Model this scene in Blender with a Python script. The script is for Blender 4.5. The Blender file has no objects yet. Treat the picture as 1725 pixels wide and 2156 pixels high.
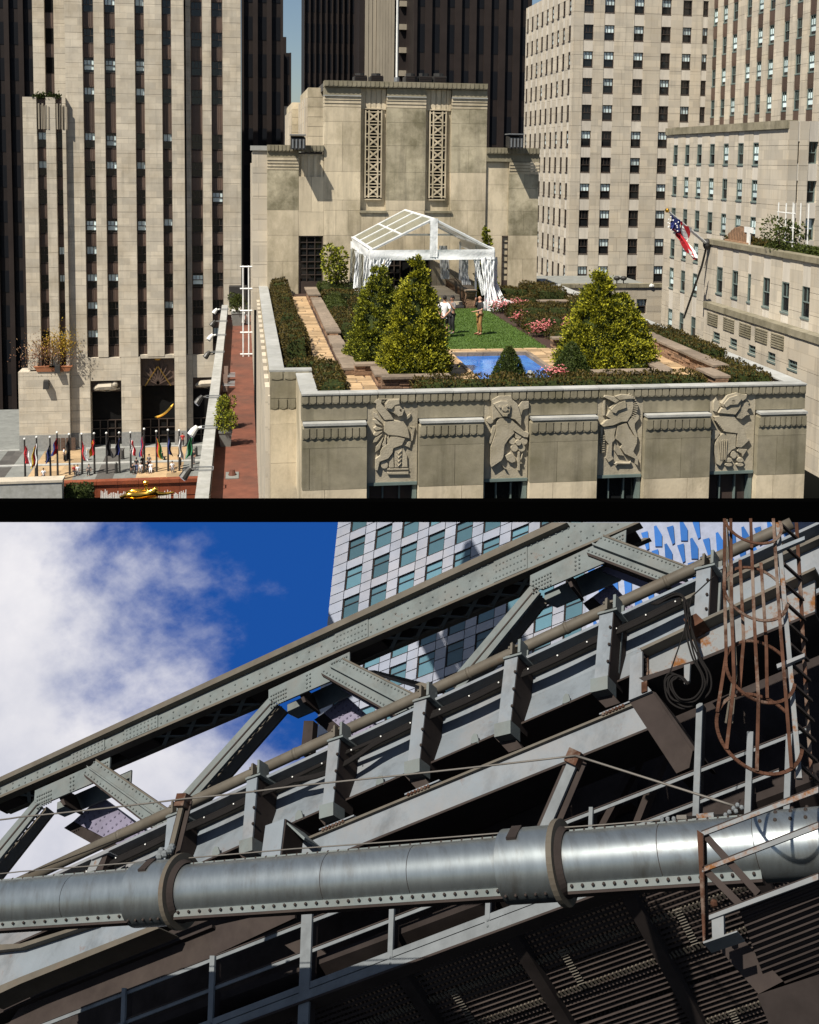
import bpy, bmesh, math, random
from math import sin, cos, pi, radians, atan, sqrt
from mathutils import Vector as V, Matrix
random.seed(7)
S = bpy.context.scene
COL = S.collection
# ---------------------------------------------------------------- camera
F = 2300.0; CX, CY = 862.5, 549.5          # focal length and optical axis, in units of a 1725 x 2156 picture
CAM = V((0, 0, 7.7))
psi = atan(352.5/F); th = atan(212.5/F); rho = .0115
cf = V((sin(psi)*cos(th), cos(psi)*cos(th), -sin(th)))
r0 = V((cos(psi), -sin(psi), 0)); u0 = r0.cross(cf)
cr = r0*cos(rho)+u0*sin(rho); cu = u0*cos(rho)-r0*sin(rho)
cd = bpy.data.cameras.new('camera'); cam = bpy.data.objects.new('camera', cd); COL.objects.link(cam)
cam.matrix_world = Matrix(((cr.x, cu.x, -cf.x, CAM.x), (cr.y, cu.y, -cf.y, CAM.y), (cr.z, cu.z, -cf.z, CAM.z), (0, 0, 0, 1)))
cd.sensor_fit = 'AUTO'; cd.sensor_width = 36; cd.lens = F/2156*36; cd.shift_y = -(1078-CY)/2156
cd.clip_start = .5; cd.clip_end = 3000
S.camera = cam
S.render.resolution_x = 819; S.render.resolution_y = 1024
# ---------------------------------------------------------------- sky, sun, exposure
SUN = V((-.45, -.35, .82)).normalized()
w = bpy.data.worlds.new('World'); S.world = w; w.use_nodes = True
nt = w.node_tree; bg = nt.nodes['Background']
sky = nt.nodes.new('ShaderNodeTexSky'); sky.sky_type = 'NISHITA'; sky.sun_disc = False
sky.sun_elevation = math.asin(SUN.z); sky.sun_rotation = math.atan2(SUN.x, SUN.y)
sky.air_density = 1.0; sky.dust_density = .6; sky.ozone_density = 2.0
tc = nt.nodes.new('ShaderNodeTexCoord'); mp = nt.nodes.new('ShaderNodeMapping'); mp.inputs['Scale'].default_value = (1, 1, 2.2)
nz = nt.nodes.new('ShaderNodeTexNoise'); nz.inputs['Scale'].default_value = 5.5; nz.inputs['Detail'].default_value = 8; nz.inputs['Roughness'].default_value = .6
rp = nt.nodes.new('ShaderNodeValToRGB'); rp.color_ramp.elements[0].position = .50; rp.color_ramp.elements[1].position = .72
mx = nt.nodes.new('ShaderNodeMix'); mx.data_type = 'RGBA'; mx.inputs['B'].default_value = (5.0, 5.1, 5.3, 1)
nt.links.new(tc.outputs['Generated'], mp.inputs['Vector']); nt.links.new(mp.outputs['Vector'], nz.inputs['Vector'])
nt.links.new(nz.outputs['Fac'], rp.inputs['Fac'])
sx_ = nt.nodes.new('ShaderNodeSeparateXYZ'); nt.links.new(tc.outputs['Generated'], sx_.inputs[0])
hz = nt.nodes.new('ShaderNodeMapRange'); hz.inputs['From Min'].default_value = -.02; hz.inputs['From Max'].default_value = .03; nt.links.new(sx_.outputs['Z'], hz.inputs['Value'])
ml = nt.nodes.new('ShaderNodeMath'); ml.operation = 'MULTIPLY'; nt.links.new(rp.outputs['Color'], ml.inputs[0]); nt.links.new(hz.outputs['Result'], ml.inputs[1]); nt.links.new(ml.outputs[0], mx.inputs['Factor'])
nt.links.new(sky.outputs['Color'], mx.inputs['A']); nt.links.new(mx.outputs['Result'], bg.inputs['Color'])
bg.inputs['Strength'].default_value = .05
sd = bpy.data.lights.new('sun', 'SUN'); sd.energy = 5.0; sd.angle = radians(.5); sd.color = (1, .935, .81)
so = bpy.data.objects.new('sun', sd); COL.objects.link(so); so.rotation_euler = SUN.to_track_quat('Z', 'Y').to_euler()
vs = S.view_settings; vs.view_transform = 'Standard'; vs.look = 'None'; vs.exposure = .58; vs.gamma = 1; vs.use_curve_mapping = False
# ---------------------------------------------------------------- pixel helpers
def ray(x, y): return cf+cr*((x-CX)/F)-cu*((y-CY)/F)
def onY(Y, x, y): d = ray(x, y); return CAM+d*((Y-CAM.y)/d.y)
def onX(X, x, y): d = ray(x, y); return CAM+d*((X-CAM.x)/d.x)
def onZ(z, x, y): d = ray(x, y); return CAM+d*((z-CAM.z)/d.z)
# ---------------------------------------------------------------- materials
MATS = {}
def new_mat(name):
    m = bpy.data.materials.new(name); m.use_nodes = True; MATS[name] = m
    return m, m.node_tree, m.node_tree.nodes['Principled BSDF']
def mat(name, col, rough=.8, metal=0, var=.15, scale=1.5, dirt=None, dirt_amt=0, dirt_scale=.5, bump=0, bscale=20, orand=0, stretch=(1, 1, 1), alpha=1, spec=None, dpos=(.45, .7), brick=None, btone=.12, rust=0, rust_col=(.10, .043, .02), streak=0):
    """procedural surface: colour noise, optional second colour in stains, per-piece tone, fine relief"""
    m, nt, b = new_mat(name)
    L = nt.links.new; N = nt.nodes.new
    g = N('ShaderNodeNewGeometry'); mp = N('ShaderNodeMapping'); mp.inputs['Scale'].default_value = stretch
    L(g.outputs['Position'], mp.inputs['Vector'])
    n = N('ShaderNodeTexNoise'); n.inputs['Scale'].default_value = scale; n.inputs['Detail'].default_value = 6; n.inputs['Roughness'].default_value = .65
    L(mp.outputs['Vector'], n.inputs['Vector'])
    r = N('ShaderNodeMapRange'); r.inputs['From Min'].default_value = .3; r.inputs['From Max'].default_value = .7
    r.inputs['To Min'].default_value = 1-var; r.inputs['To Max'].default_value = 1+var
    L(n.outputs['Fac'], r.inputs['Value'])
    val = r.outputs['Result']
    if orand:
        oi = N('ShaderNodeObjectInfo'); r2 = N('ShaderNodeMapRange'); r2.inputs['To Min'].default_value = 1-orand; r2.inputs['To Max'].default_value = 1+orand
        L(oi.outputs['Random'], r2.inputs['Value'])
        mu = N('ShaderNodeMath'); mu.operation = 'MULTIPLY'; L(val, mu.inputs[0]); L(r2.outputs['Result'], mu.inputs[1]); val = mu.outputs[0]
    c = N('ShaderNodeMix'); c.data_type = 'RGBA'; c.blend_type = 'MULTIPLY'; c.inputs['Factor'].default_value = 1
    c.inputs['A'].default_value = (*col, 1)
    L(val, c.inputs['B'])
    out = c.outputs['Result']
    if dirt:
        n2 = N('ShaderNodeTexNoise'); n2.inputs['Scale'].default_value = dirt_scale; n2.inputs['Detail'].default_value = 8; n2.inputs['Roughness'].default_value = .7
        L(mp.outputs['Vector'], n2.inputs['Vector'])
        rr = N('ShaderNodeMapRange'); rr.inputs['From Min'].default_value = dpos[0]; rr.inputs['From Max'].default_value = dpos[1]; rr.inputs['To Max'].default_value = dirt_amt
        L(n2.outputs['Fac'], rr.inputs['Value'])
        d = N('ShaderNodeMix'); d.data_type = 'RGBA'; d.inputs['B'].default_value = (*dirt, 1)
        L(rr.outputs['Result'], d.inputs['Factor']); L(out, d.inputs['A']); out = d.outputs['Result']
    if streak:                                  # soot and rain streaks running down
        ms = N('ShaderNodeMapping'); ms.inputs['Scale'].default_value = (1, 1, .07); L(g.outputs['Position'], ms.inputs['Vector'])
        n5 = N('ShaderNodeTexNoise'); n5.inputs['Scale'].default_value = 1.6; n5.inputs['Detail'].default_value = 7; n5.inputs['Roughness'].default_value = .7; L(ms.outputs['Vector'], n5.inputs['Vector'])
        r5 = N('ShaderNodeMapRange'); r5.inputs['From Min'].default_value = .50; r5.inputs['From Max'].default_value = .72; r5.inputs['To Min'].default_value = 1; r5.inputs['To Max'].default_value = 1-streak; L(n5.outputs['Fac'], r5.inputs['Value'])
        m5 = N('ShaderNodeMix'); m5.data_type = 'RGBA'; m5.blend_type = 'MULTIPLY'; m5.inputs['Factor'].default_value = 1; L(out, m5.inputs['A']); L(r5.outputs['Result'], m5.inputs['B']); out = m5.outputs['Result']
    if rust:
        n6 = N('ShaderNodeTexNoise'); n6.inputs['Scale'].default_value = 2.3; n6.inputs['Detail'].default_value = 12; n6.inputs['Roughness'].default_value = .75; L(g.outputs['Position'], n6.inputs['Vector'])
        r6 = N('ShaderNodeMapRange'); r6.inputs['From Min'].default_value = .60; r6.inputs['From Max'].default_value = .70; r6.inputs['To Max'].default_value = rust; L(n6.outputs['Fac'], r6.inputs['Value'])
        m6 = N('ShaderNodeMix'); m6.data_type = 'RGBA'; m6.inputs['B'].default_value = (*rust_col, 1); L(r6.outputs['Result'], m6.inputs['Factor']); L(out, m6.inputs['A']); out = m6.outputs['Result']
    if brick:                                   # fine ashlar: tone of the single stones and thin joints, too small to model
        sx = N('ShaderNodeSeparateXYZ'); L(g.outputs['Position'], sx.inputs[0]); ad = N('ShaderNodeMath'); L(sx.outputs['X'], ad.inputs[0]); L(sx.outputs['Y'], ad.inputs[1])
        cb = N('ShaderNodeCombineXYZ'); L(ad.outputs[0], cb.inputs['X']); L(sx.outputs['Z'], cb.inputs['Y'])
        bt = N('ShaderNodeTexBrick'); L(cb.outputs[0], bt.inputs['Vector']); bt.inputs['Scale'].default_value = 1; bt.inputs['Brick Width'].default_value = brick[0]; bt.inputs['Row Height'].default_value = brick[1]; bt.inputs['Mortar Size'].default_value = brick[2]; bt.inputs['Bias'].default_value = 0
        bt.inputs['Color1'].default_value = (1-btone,)*3+(1,); bt.inputs['Color2'].default_value = (1+btone, 1+btone*.9, 1+btone*.7, 1); bt.inputs['Mortar'].default_value = (.88, .87, .85, 1)
        bm_ = N('ShaderNodeMix'); bm_.data_type = 'RGBA'; bm_.blend_type = 'MULTIPLY'; bm_.inputs['Factor'].default_value = 1; L(out, bm_.inputs['A']); L(bt.outputs['Color'], bm_.inputs['B']); out = bm_.outputs['Result']
    L(out, b.inputs['Base Color'])
    b.inputs['Roughness'].default_value = rough; b.inputs['Metallic'].default_value = metal
    if spec is not None: b.inputs['Specular IOR Level'].default_value = spec
    if alpha < 1: b.inputs['Alpha'].default_value = alpha
    if bump:
        n3 = N('ShaderNodeTexNoise'); n3.inputs['Scale'].default_value = bscale; n3.inputs['Detail'].default_value = 5
        L(mp.outputs['Vector'], n3.inputs['Vector'])
        bp = N('ShaderNodeBump'); bp.inputs['Strength'].default_value = bump; bp.inputs['Distance'].default_value = .05
        L(n3.outputs['Fac'], bp.inputs['Height']); L(bp.outputs['Normal'], b.inputs['Normal'])
    return m
def leaf_mat(name, c1, c2, scale=3, trans=.25):
    m, nt, b = new_mat(name); L = nt.links.new; N = nt.nodes.new
    g = N('ShaderNodeNewGeometry'); n = N('ShaderNodeTexNoise'); n.inputs['Scale'].default_value = scale; n.inputs['Detail'].default_value = 4
    L(g.outputs['Position'], n.inputs['Vector'])
    r = N('ShaderNodeMath'); r.operation = 'MULTIPLY_ADD'; r.inputs[1].default_value = .7; r.inputs[2].default_value = -.35
    L(g.outputs['Random Per Island'], r.inputs[0])
    a = N('ShaderNodeMath'); a.operation = 'ADD'; L(n.outputs['Fac'], a.inputs[0]); L(r.outputs[0], a.inputs[1])
    rp = N('ShaderNodeMapRange'); rp.inputs['From Min'].default_value = .25; rp.inputs['From Max'].default_value = .75; L(a.outputs[0], rp.inputs['Value'])
    c = N('ShaderNodeMix'); c.data_type = 'RGBA'; c.inputs['A'].default_value = (*c1, 1); c.inputs['B'].default_value = (*c2, 1)
    L(rp.outputs['Result'], c.inputs['Factor']); L(c.outputs['Result'], b.inputs['Base Color'])
    b.inputs['Roughness'].default_value = .6; b.inputs['Specular IOR Level'].default_value = .25
    if trans:
        t = N('ShaderNodeBsdfTranslucent'); L(c.outputs['Result'], t.inputs['Color']); ms = N('ShaderNodeMixShader'); ms.inputs[0].default_value = trans
        o = nt.nodes['Material Output']; L(b.outputs[0], ms.inputs[1]); L(t.outputs[0], ms.inputs[2]); L(ms.outputs[0], o.inputs['Surface'])
    return m
def glass(name, col, rough=.06, orand=0):
    m = mat(name, col, rough=rough, var=.05, orand=orand); MATS[name].node_tree.nodes['Principled BSDF'].inputs['Specular IOR Level'].default_value = .5
    return m
STAIN = (.10, .085, .05)
mat('tower_stone', (.53, .475, .39), streak=.22, var=.12, scale=.5, dirt=(.33, .26, .17), dirt_amt=.5, dirt_scale=.22, orand=.05, bump=.1, bscale=6, brick=(1.7, .85, .03))
mat('pale_stone', (.49, .44, .365), streak=.22, var=.12, scale=.6, dirt=(.36, .29, .2), dirt_amt=.5, dirt_scale=.3, orand=.05, bump=.1, bscale=6, brick=(1.8, .9, .03))
mat('spandrel_stone', (.54, .495, .43), streak=.25, var=.12, scale=.8, orand=.06, stretch=(1, 1, .3))
mat('wall_stone', (.58, .495, .36), streak=.35, var=.15, scale=.8, dirt=(.17, .14, .075), dirt_amt=.75, dirt_scale=.38, orand=.10, bump=.15, bscale=14, stretch=(1, 1, .6), dpos=(.45, .68))
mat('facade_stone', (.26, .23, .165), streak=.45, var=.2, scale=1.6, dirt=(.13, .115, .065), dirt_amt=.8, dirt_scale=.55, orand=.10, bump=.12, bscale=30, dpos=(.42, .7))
mat('relief_stone', (.37, .325, .245), streak=.35, var=.14, scale=2, dirt=(.17, .14, .07), dirt_amt=.6, dirt_scale=.8, bump=.25, bscale=20, dpos=(.48, .75))
mat('coping_stone', (.36, .36, .345), var=.15, scale=2, dirt=(.2, .2, .17), dirt_amt=.5, dirt_scale=1.2, orand=.12, bump=.2)
mat('granite', (.25, .25, .24), var=.2, scale=3)
mat('bronze_panel', (.085, .055, .042), rough=.55, var=.25, scale=2, stretch=(4, 4, .15), orand=.25)
mat('window_frame', (.05, .035, .028), rough=.5)
mat('frame_teal', (.13, .17, .16), rough=.5)
glass('dark_glass', (.012, .013, .014)); glass('blind_glass', (.62, .74, .76), rough=.3, orand=.3); glass('brown_glass', (.06, .045, .04), rough=.2, orand=.2)
glass('far_glass', (.008, .009, .012), rough=.5); MATS['far_glass'].node_tree.nodes['Principled BSDF'].inputs['Specular IOR Level'].default_value = .12
mat('stained_stone', (.42, .37, .265), streak=.5, var=.18, scale=.9, dirt=(.13, .115, .065), dirt_amt=.85, dirt_scale=.5, orand=.12, bump=.15, bscale=14, dpos=(.42, .62))
mat('dark_tower', (.020, .015, .014), var=.2, scale=.3, rough=.6, spec=.2)  # tower bodies and ribs: their shade is put into this near-black
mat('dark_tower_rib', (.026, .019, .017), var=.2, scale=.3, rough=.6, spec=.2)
mat('far_light_stone', (.30, .26, .2), var=.15, scale=.5, stretch=(1, 1, .2))
mat('void_core', (.012, .012, .012), rough=.9, spec=0)
mat('slab_black', (.0008, .0008, .0008), rough=1, spec=0, var=0)
mat('ledge_stone', (.21, .125, .075), var=.3, scale=4, orand=.45, bump=.5, bscale=12, rough=.9)
mat('ledge_cap', (.20, .155, .115), var=.25, scale=3, orand=.2, bump=.35, bscale=10)
mat('flagstone', (.40, .275, .155), var=.2, scale=2.5, orand=.28, bump=.3, bscale=9)
mat('lawn', (.065, .12, .018), var=.35, scale=2.2, bump=.6, bscale=70, rough=.9, stretch=(.6, 2, 1))
mat('mulch', (.045, .022, .015), var=.5, scale=14, bump=.8, bscale=30)
mat('pool_water', (.008, .13, .50), rough=.04, var=.3, scale=1.6, dirt=(.05, .28, .66), dirt_amt=.7, dirt_scale=.9, bump=.10, bscale=7)
mat('rust_deck', (.145, .048, .028), var=.3, scale=1.2, dirt=(.07, .035, .025), dirt_amt=.8, dirt_scale=.35, bump=.15)
mat('red_granite', (.21, .055, .025), rough=.5, var=.25, scale=1)
mat('plaza_grey', (.17, .175, .165), var=.2, scale=1, orand=.15); mat('plaza_dark', (.07, .065, .06), var=.2, scale=1, orand=.2); mat('plaza_tan', (.36, .25, .14), var=.2, scale=.8, orand=.25)
mat('white_vinyl', (.80, .82, .84), rough=.35, var=.07, scale=3, bump=.5, bscale=5)
mat('white_metal', (.75, .76, .76), rough=.4)
m = mat('clear_vinyl', (.22, .22, .17), rough=.25, alpha=.8)
mat('grey_metal', (.22, .23, .24), rough=.45, metal=.3); mat('dark_metal', (.03, .028, .026), rough=.5)
mat('gold', (.85, .48, .08), rough=.22, metal=1, var=.05); mat('dim_gold', (.35, .22, .06), rough=.4, metal=.8)
mat('white_paint', (.72, .72, .7), rough=.5); mat('terracotta', (.34, .13, .06)); mat('bark', (.07, .045, .03), bump=.5)
leaf_mat('golden_leaf', (.022, .036, .006), (.44, .42, .03), 3.2)
leaf_mat('golden_leaf_b', (.020, .034, .007), (.33, .34, .03), 3.2)
leaf_mat('green_leaf', (.022, .038, .008), (.085, .115, .022), 3)
leaf_mat('hedge_leaf', (.022, .020, .005), (.125, .09, .02), 1.8)
leaf_mat('hedge_leaf_green', (.030, .042, .007), (.085, .105, .02), 1.6)
leaf_mat('ivy_leaf', (.02, .03, .008), (.06, .08, .02), 2)
leaf_mat('yellow_leaf', (.32, .2, .02), (.6, .42, .05), 2); leaf_mat('pinkish_leaf', (.3, .15, .1), (.42, .27, .15), 2)
leaf_mat('pink_petal', (.62, .14, .16), (.85, .35, .34), 5, .15)
for nm, c in dict(skin=(.46, .25, .17), skin_tan=(.32, .17, .11), cloth_white=(.78, .78, .8), cloth_black=(.014, .014, .016), cloth_khaki=(.33, .17, .06), cloth_grey=(.16, .15, .15), hair_dark=(.012, .009, .008), shoe_brown=(.16, .05, .025), cloth_blue=(.06, .09, .2), cloth_red=(.4, .03, .03), flag_red=(.5, .02, .03), flag_blue=(.02, .03, .16), flag_white=(.75, .75, .75), flag_green=(.02, .16, .06), flag_yellow=(.6, .4, .03)).items():
    mat(nm, c, rough=.8, var=.08, scale=8)
# ---------------------------------------------------------------- mesh helpers
BASE = {}
def link(o, parent=None):
    COL.objects.link(o)
    if parent is not None:
        o.parent = parent; o.matrix_parent_inverse = BASE.get(parent.name, Matrix())
    return o
def tag(o, label=None, cat=None, group=None, kind=None):
    if label: o['label'] = label
    if cat: o['category'] = cat
    if group: o['group'] = group
    if kind: o['kind'] = kind
    return o
def thing(name, label, cat, loc=(0, 0, 0), group=None):
    o = bpy.data.objects.new(name, None); COL.objects.link(o); o.location = loc; o.empty_display_size = .3
    BASE[o.name] = Matrix.Translation(V(loc)).inverted()
    return tag(o, label, cat, group)
MSC = 1.0
class MB:
    def __init__(s): s.v = []; s.f = []; s.m = []; s.k = 0
    def add(s, vs, fs):
        n = len(s.v); s.v += [tuple(p) for p in vs]; s.f += [tuple(n+i for i in f) for f in fs]; s.m += [s.k]*len(fs); return s
    def hexa(s, p):                                    # 8 points: bottom 4 ccw, top 4 ccw
        return s.add(p, [(3, 2, 1, 0), (4, 5, 6, 7), (0, 1, 5, 4), (1, 2, 6, 5), (2, 3, 7, 6), (3, 0, 4, 7)])
    def box(s, x0, x1, y0, y1, z0, z1):
        return s.hexa([(x0, y0, z0), (x1, y0, z0), (x1, y1, z0), (x0, y1, z0), (x0, y0, z1), (x1, y0, z1), (x1, y1, z1), (x0, y1, z1)])
    def prism(s, pts, d):                              # polygon (3-D points) pushed along d
        n = len(pts); a = [V(p) for p in pts]; d = V(d)
        nr = V((0, 0, 0))
        for i in range(n): nr += a[i].cross(a[(i+1) % n])
        if nr.dot(d) > 0: a.reverse()
        b = [p+d for p in a]
        return s.add(a+b, [tuple(range(n)), tuple(range(2*n-1, n-1, -1))]+[(i, n+i, n+(i+1) % n, (i+1) % n)[::-1] for i in range(n)])
    def bevel_prism(s, pts, d, ins):                   # raised plate with sloped edges (inset top), open at its back
        n = len(pts); a = [V(p) for p in pts]; d = V(d); c = sum(a, V((0, 0, 0)))/n
        ax = d.normalized(); nr = V((0, 0, 0))
        for i in range(n): nr += a[i].cross(a[(i+1) % n])
        if nr.dot(d) < 0: a.reverse()
        b = []
        for i in range(n):
            e1 = (a[i]-a[i-1]).normalized(); e2 = (a[(i+1) % n]-a[i]).normalized()
            n1 = ax.cross(e1); n2 = ax.cross(e2); mm = n1+n2
            if mm.length < .2: mm = n1
            mm.normalize(); b.append(a[i]+mm*ins+d)
        return s.add(a+b, [tuple(range(n, 2*n))]+[(i, (i+1) % n, n+(i+1) % n, n+i) for i in range(n)])
    def tube(s, pts, r, n=6, cap=True):
        pts = [V(p) for p in pts]; rs = [q*MSC for q in r] if isinstance(r, (list, tuple)) else [r*MSC]*len(pts)
        vs = []; fs = []; up = None
        for i, p in enumerate(pts):
            t = (pts[min(i+1, len(pts)-1)]-pts[max(i-1, 0)]).normalized()
            if up is None: up = V((0, 0, 1)) if abs(t.z) < .9 else V((1, 0, 0))
            a = t.cross(up).normalized(); b = a.cross(t); up = b
            for k in range(n):
                q = 2*pi*k/n; vs.append(p+a*(cos(q)*rs[i])+b*(sin(q)*rs[i]))
        for i in range(len(pts)-1):
            for k in range(n): fs.append((i*n+k, i*n+(k+1) % n, (i+1)*n+(k+1) % n, (i+1)*n+k))
        if cap: fs += [tuple(range(n))[::-1], tuple(range((len(pts)-1)*n, len(pts)*n))]
        return s.add(vs, fs)
    def bar(s, a, b, wdt, dep, up=(0, 0, 1)):          # rectangular bar from a to b
        a, b = V(a), V(b); wdt *= MSC; dep *= MSC; t = (b-a).normalized(); x = t.cross(V(up))
        if x.length < 1e-4: x = t.cross(V((1, 0, 0)))
        x = x.normalized()*wdt/2; y = x.cross(t).normalized()*dep/2
        return s.hexa([a-x-y, a+x-y, a+x+y, a-x+y, b-x-y, b+x-y, b+x+y, b-x+y])
    def ball(s, c, rx, ry=None, rz=None, nu=8, nv=5):
        ry = (ry or rx)*MSC; rz = (rz or rx)*MSC; rx *= MSC; c = V(c); vs = [c+V((0, 0, rz))]; fs = []
        for i in range(1, nv):
            for k in range(nu): q = 2*pi*k/nu; a = pi*i/nv; vs.append(c+V((rx*sin(a)*cos(q), ry*sin(a)*sin(q), rz*cos(a))))
        vs.append(c-V((0, 0, rz))); e = len(vs)-1
        for k in range(nu):
            fs.append((0, 1+k, 1+(k+1) % nu)); fs.append((e, e-nu+(k+1) % nu, e-nu+k))
            for i in range(nv-2): a = 1+i*nu; fs.append((a+k, a+nu+k, a+nu+(k+1) % nu, a+(k+1) % nu))
        return s.add(vs, fs)
    def mesh(s, name, mats, smooth=False):
        me = bpy.data.meshes.new(name); me.from_pydata(s.v, [], s.f)
        for q in ([mats] if isinstance(mats, str) else mats): me.materials.append(MATS[q])
        if max(s.m, default=0): me.polygons.foreach_set('material_index', s.m)
        if smooth: me.polygons.foreach_set('use_smooth', [True]*len(s.f))
        me.update(); return me
    def build(s, name, mats, parent=None, smooth=False, fix=False):
        me = s.mesh(name, mats, smooth)
        if fix:
            bm = bmesh.new(); bm.from_mesh(me); bmesh.ops.recalc_face_normals(bm, faces=bm.faces); bm.to_mesh(me); bm.free()
        return link(bpy.data.objects.new(name, me), parent)
UNIT = {}
def piece(name, mt, parent, x0, x1, y0, y1, z0, z1, rz=0, org=None, gap=0):
    """box-shaped piece (stone, plank, panel): shares one unit mesh per material"""
    key = (name, mt)
    if key not in UNIT: UNIT[key] = MB().box(-.5, .5, -.5, .5, -.5, .5).mesh(name, mt)
    o = bpy.data.objects.new(name, UNIT[key])
    c = V(((x0+x1)/2, (y0+y1)/2, (z0+z1)/2)); o.scale = (max(x1-x0-gap, .005), max(y1-y0, .005), max(z1-z0-gap, .005))
    if rz or org is not None:
        o.rotation_euler = (0, 0, rz); c = V(org or (0, 0, 0))+Matrix.Rotation(rz, 3, 'Z') @ c
    o.location = c
    return link(o, parent)
def inst(name, me, parent, loc, rz=0, sc=None):
    o = bpy.data.objects.new(name, me); o.location = loc; o.rotation_euler = (0, 0, rz)
    if sc: o.scale = sc
    return link(o, parent)
def structure(o): o['kind'] = 'structure'; return o
def leaves(mb, n, posfn, size, rng, droop=.0):
    """n small folded leaf faces; posfn -> (point, outward normal)"""
    for _ in range(n):
        p, nr = posfn(rng); p = V(p); nr = V(nr)
        t = V((rng.uniform(-1, 1), rng.uniform(-1, 1), rng.uniform(-1, 1)))
        d = (nr*1.0+t*.75+V((0, 0, -droop))).normalized()
        sd_ = d.cross(V((rng.uniform(-1, 1), rng.uniform(-1, 1), rng.uniform(-1, 1))))
        if sd_.length < 1e-3: continue
        sd_.normalize(); s_ = size*rng.uniform(.6, 1.35); up = sd_.cross(d)
        b = p+d*s_; mid = p+d*s_*.5
        mb.add([p, mid+sd_*s_*.32+up*s_*.12, b, mid-sd_*s_*.32+up*s_*.12], [(0, 1, 2), (0, 2, 3)])
# ================================================================ UPPER PLACE: city roof garden
# added black slab filling the band between the two places (seen edge-on)
def cp(d, x, y): return CAM+cf*d+cr*((x-CX)/F*d)-cu*((y-CY)/F*d)
b = MB(); d = 33.0
b.prism([cp(d, -700, 1056.5), cp(d, 2500, 1056.5), cp(d, 2500, 1099.5), cp(d, -700, 1099.5)], V((cf.x, cf.y, 0)).normalized()*.35)
structure(b.build('band_slab', 'slab_black'))
# ---------------------------------------------------------------- windows and facades
WIN = {}
def win_mesh(wd, h, style):
    k = (round(wd, 2), round(h, 2), style)
    if k in WIN: return WIN[k]
    f = MB(); t = .09 if style != 'steel' else .05; dp = .14
    f.box(0, t, 0, dp, 0, h).box(wd-t, wd, 0, dp, 0, h).box(t, wd-t, 0, dp, 0, t).box(t, wd-t, 0, dp, h-t, h)
    f.box(t, wd-t, .03, dp, h*.5-.04, h*.5+.04)
    for q in ((1/3, 2/3) if wd > 1.2 else (.5,)): f.box(wd*q-.025, wd*q+.025, .05, dp, h*.5, h-t)
    f.box(-.06, wd+.06, -.10, .05, -.12, -.003)
    g = MB()
    if style == 'blind':
        g.k = 1; g.add([(t, .12, h*.52), (wd-t, .12, h*.52), (wd-t, .12, h-t), (t, .12, h-t)], [(0, 1, 2, 3)])
        g.k = 0; g.add([(t, .12, t), (wd-t, .12, t), (wd-t, .12, h*.52), (t, .12, h*.52)], [(0, 1, 2, 3)])
    elif style == 'half':
        g.k = 1; g.add([(t, .12, h*.2), (wd-t, .12, h*.2), (wd-t, .12, h*.8), (t, .12, h*.8)], [(0, 1, 2, 3)])
        g.k = 0; g.add([(t, .13, t), (wd-t, .13, t), (wd-t, .13, h-t), (t, .13, h-t)], [(0, 1, 2, 3)])
    else: g.add([(t, .12, t), (wd-t, .12, t), (wd-t, .12, h-t), (t, .12, h-t)], [(0, 1, 2, 3)])
    g.add([(t, .1, t), (t+.001, .1, t), (t, .1, t+.001)], [(0, 1, 2)])
    WIN[k] = (f, g); return WIN[k]
WM = {}
def window(T, org, rz, x, y, z, wd, h, style, fm='window_frame', gl='dark_glass'):
    k = (round(wd, 2), round(h, 2), style, fm, gl)
    if k not in WM:
        f, g = win_mesh(wd, h, style); WM[k] = (f.mesh('window', fm), g.mesh('pane', [gl, 'blind_glass']))
    p = V(org)+Matrix.Rotation(rz, 3, 'Z') @ V((x, y, z))
    o = inst('window', WM[k][0], T, p, rz); c = bpy.data.objects.new('pane', WM[k][1]); COL.objects.link(c); c.parent = o
    return o
def flute_mesh(name, wd, h, mt, n=5, dp=.12):
    b = MB(); pr = .03; b.box(0, wd, pr, dp, 0, h)
    for i in range(n): x = wd*(i+.5)/n; q = wd/n*.42; b.hexa([(x-q, 0, h*.22), (x+q, 0, h*.22), (x+q, pr-.001, h*.22), (x-q, pr-.001, h*.22), (x-q, 0, h), (x+q, 0, h), (x+q, pr-.001, h), (x-q, pr-.001, h)]); b.hexa([(x-q*.3, .004, h*.05), (x+q*.3, .004, h*.05), (x+q*.3, pr-.001, h*.05), (x-q*.3, pr-.001, h*.05), (x-q, 0, h*.215), (x+q, 0, h*.215), (x+q, pr-.001, h*.215), (x-q, pr-.001, h*.215)])
    return b.mesh(name, mt)
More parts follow.
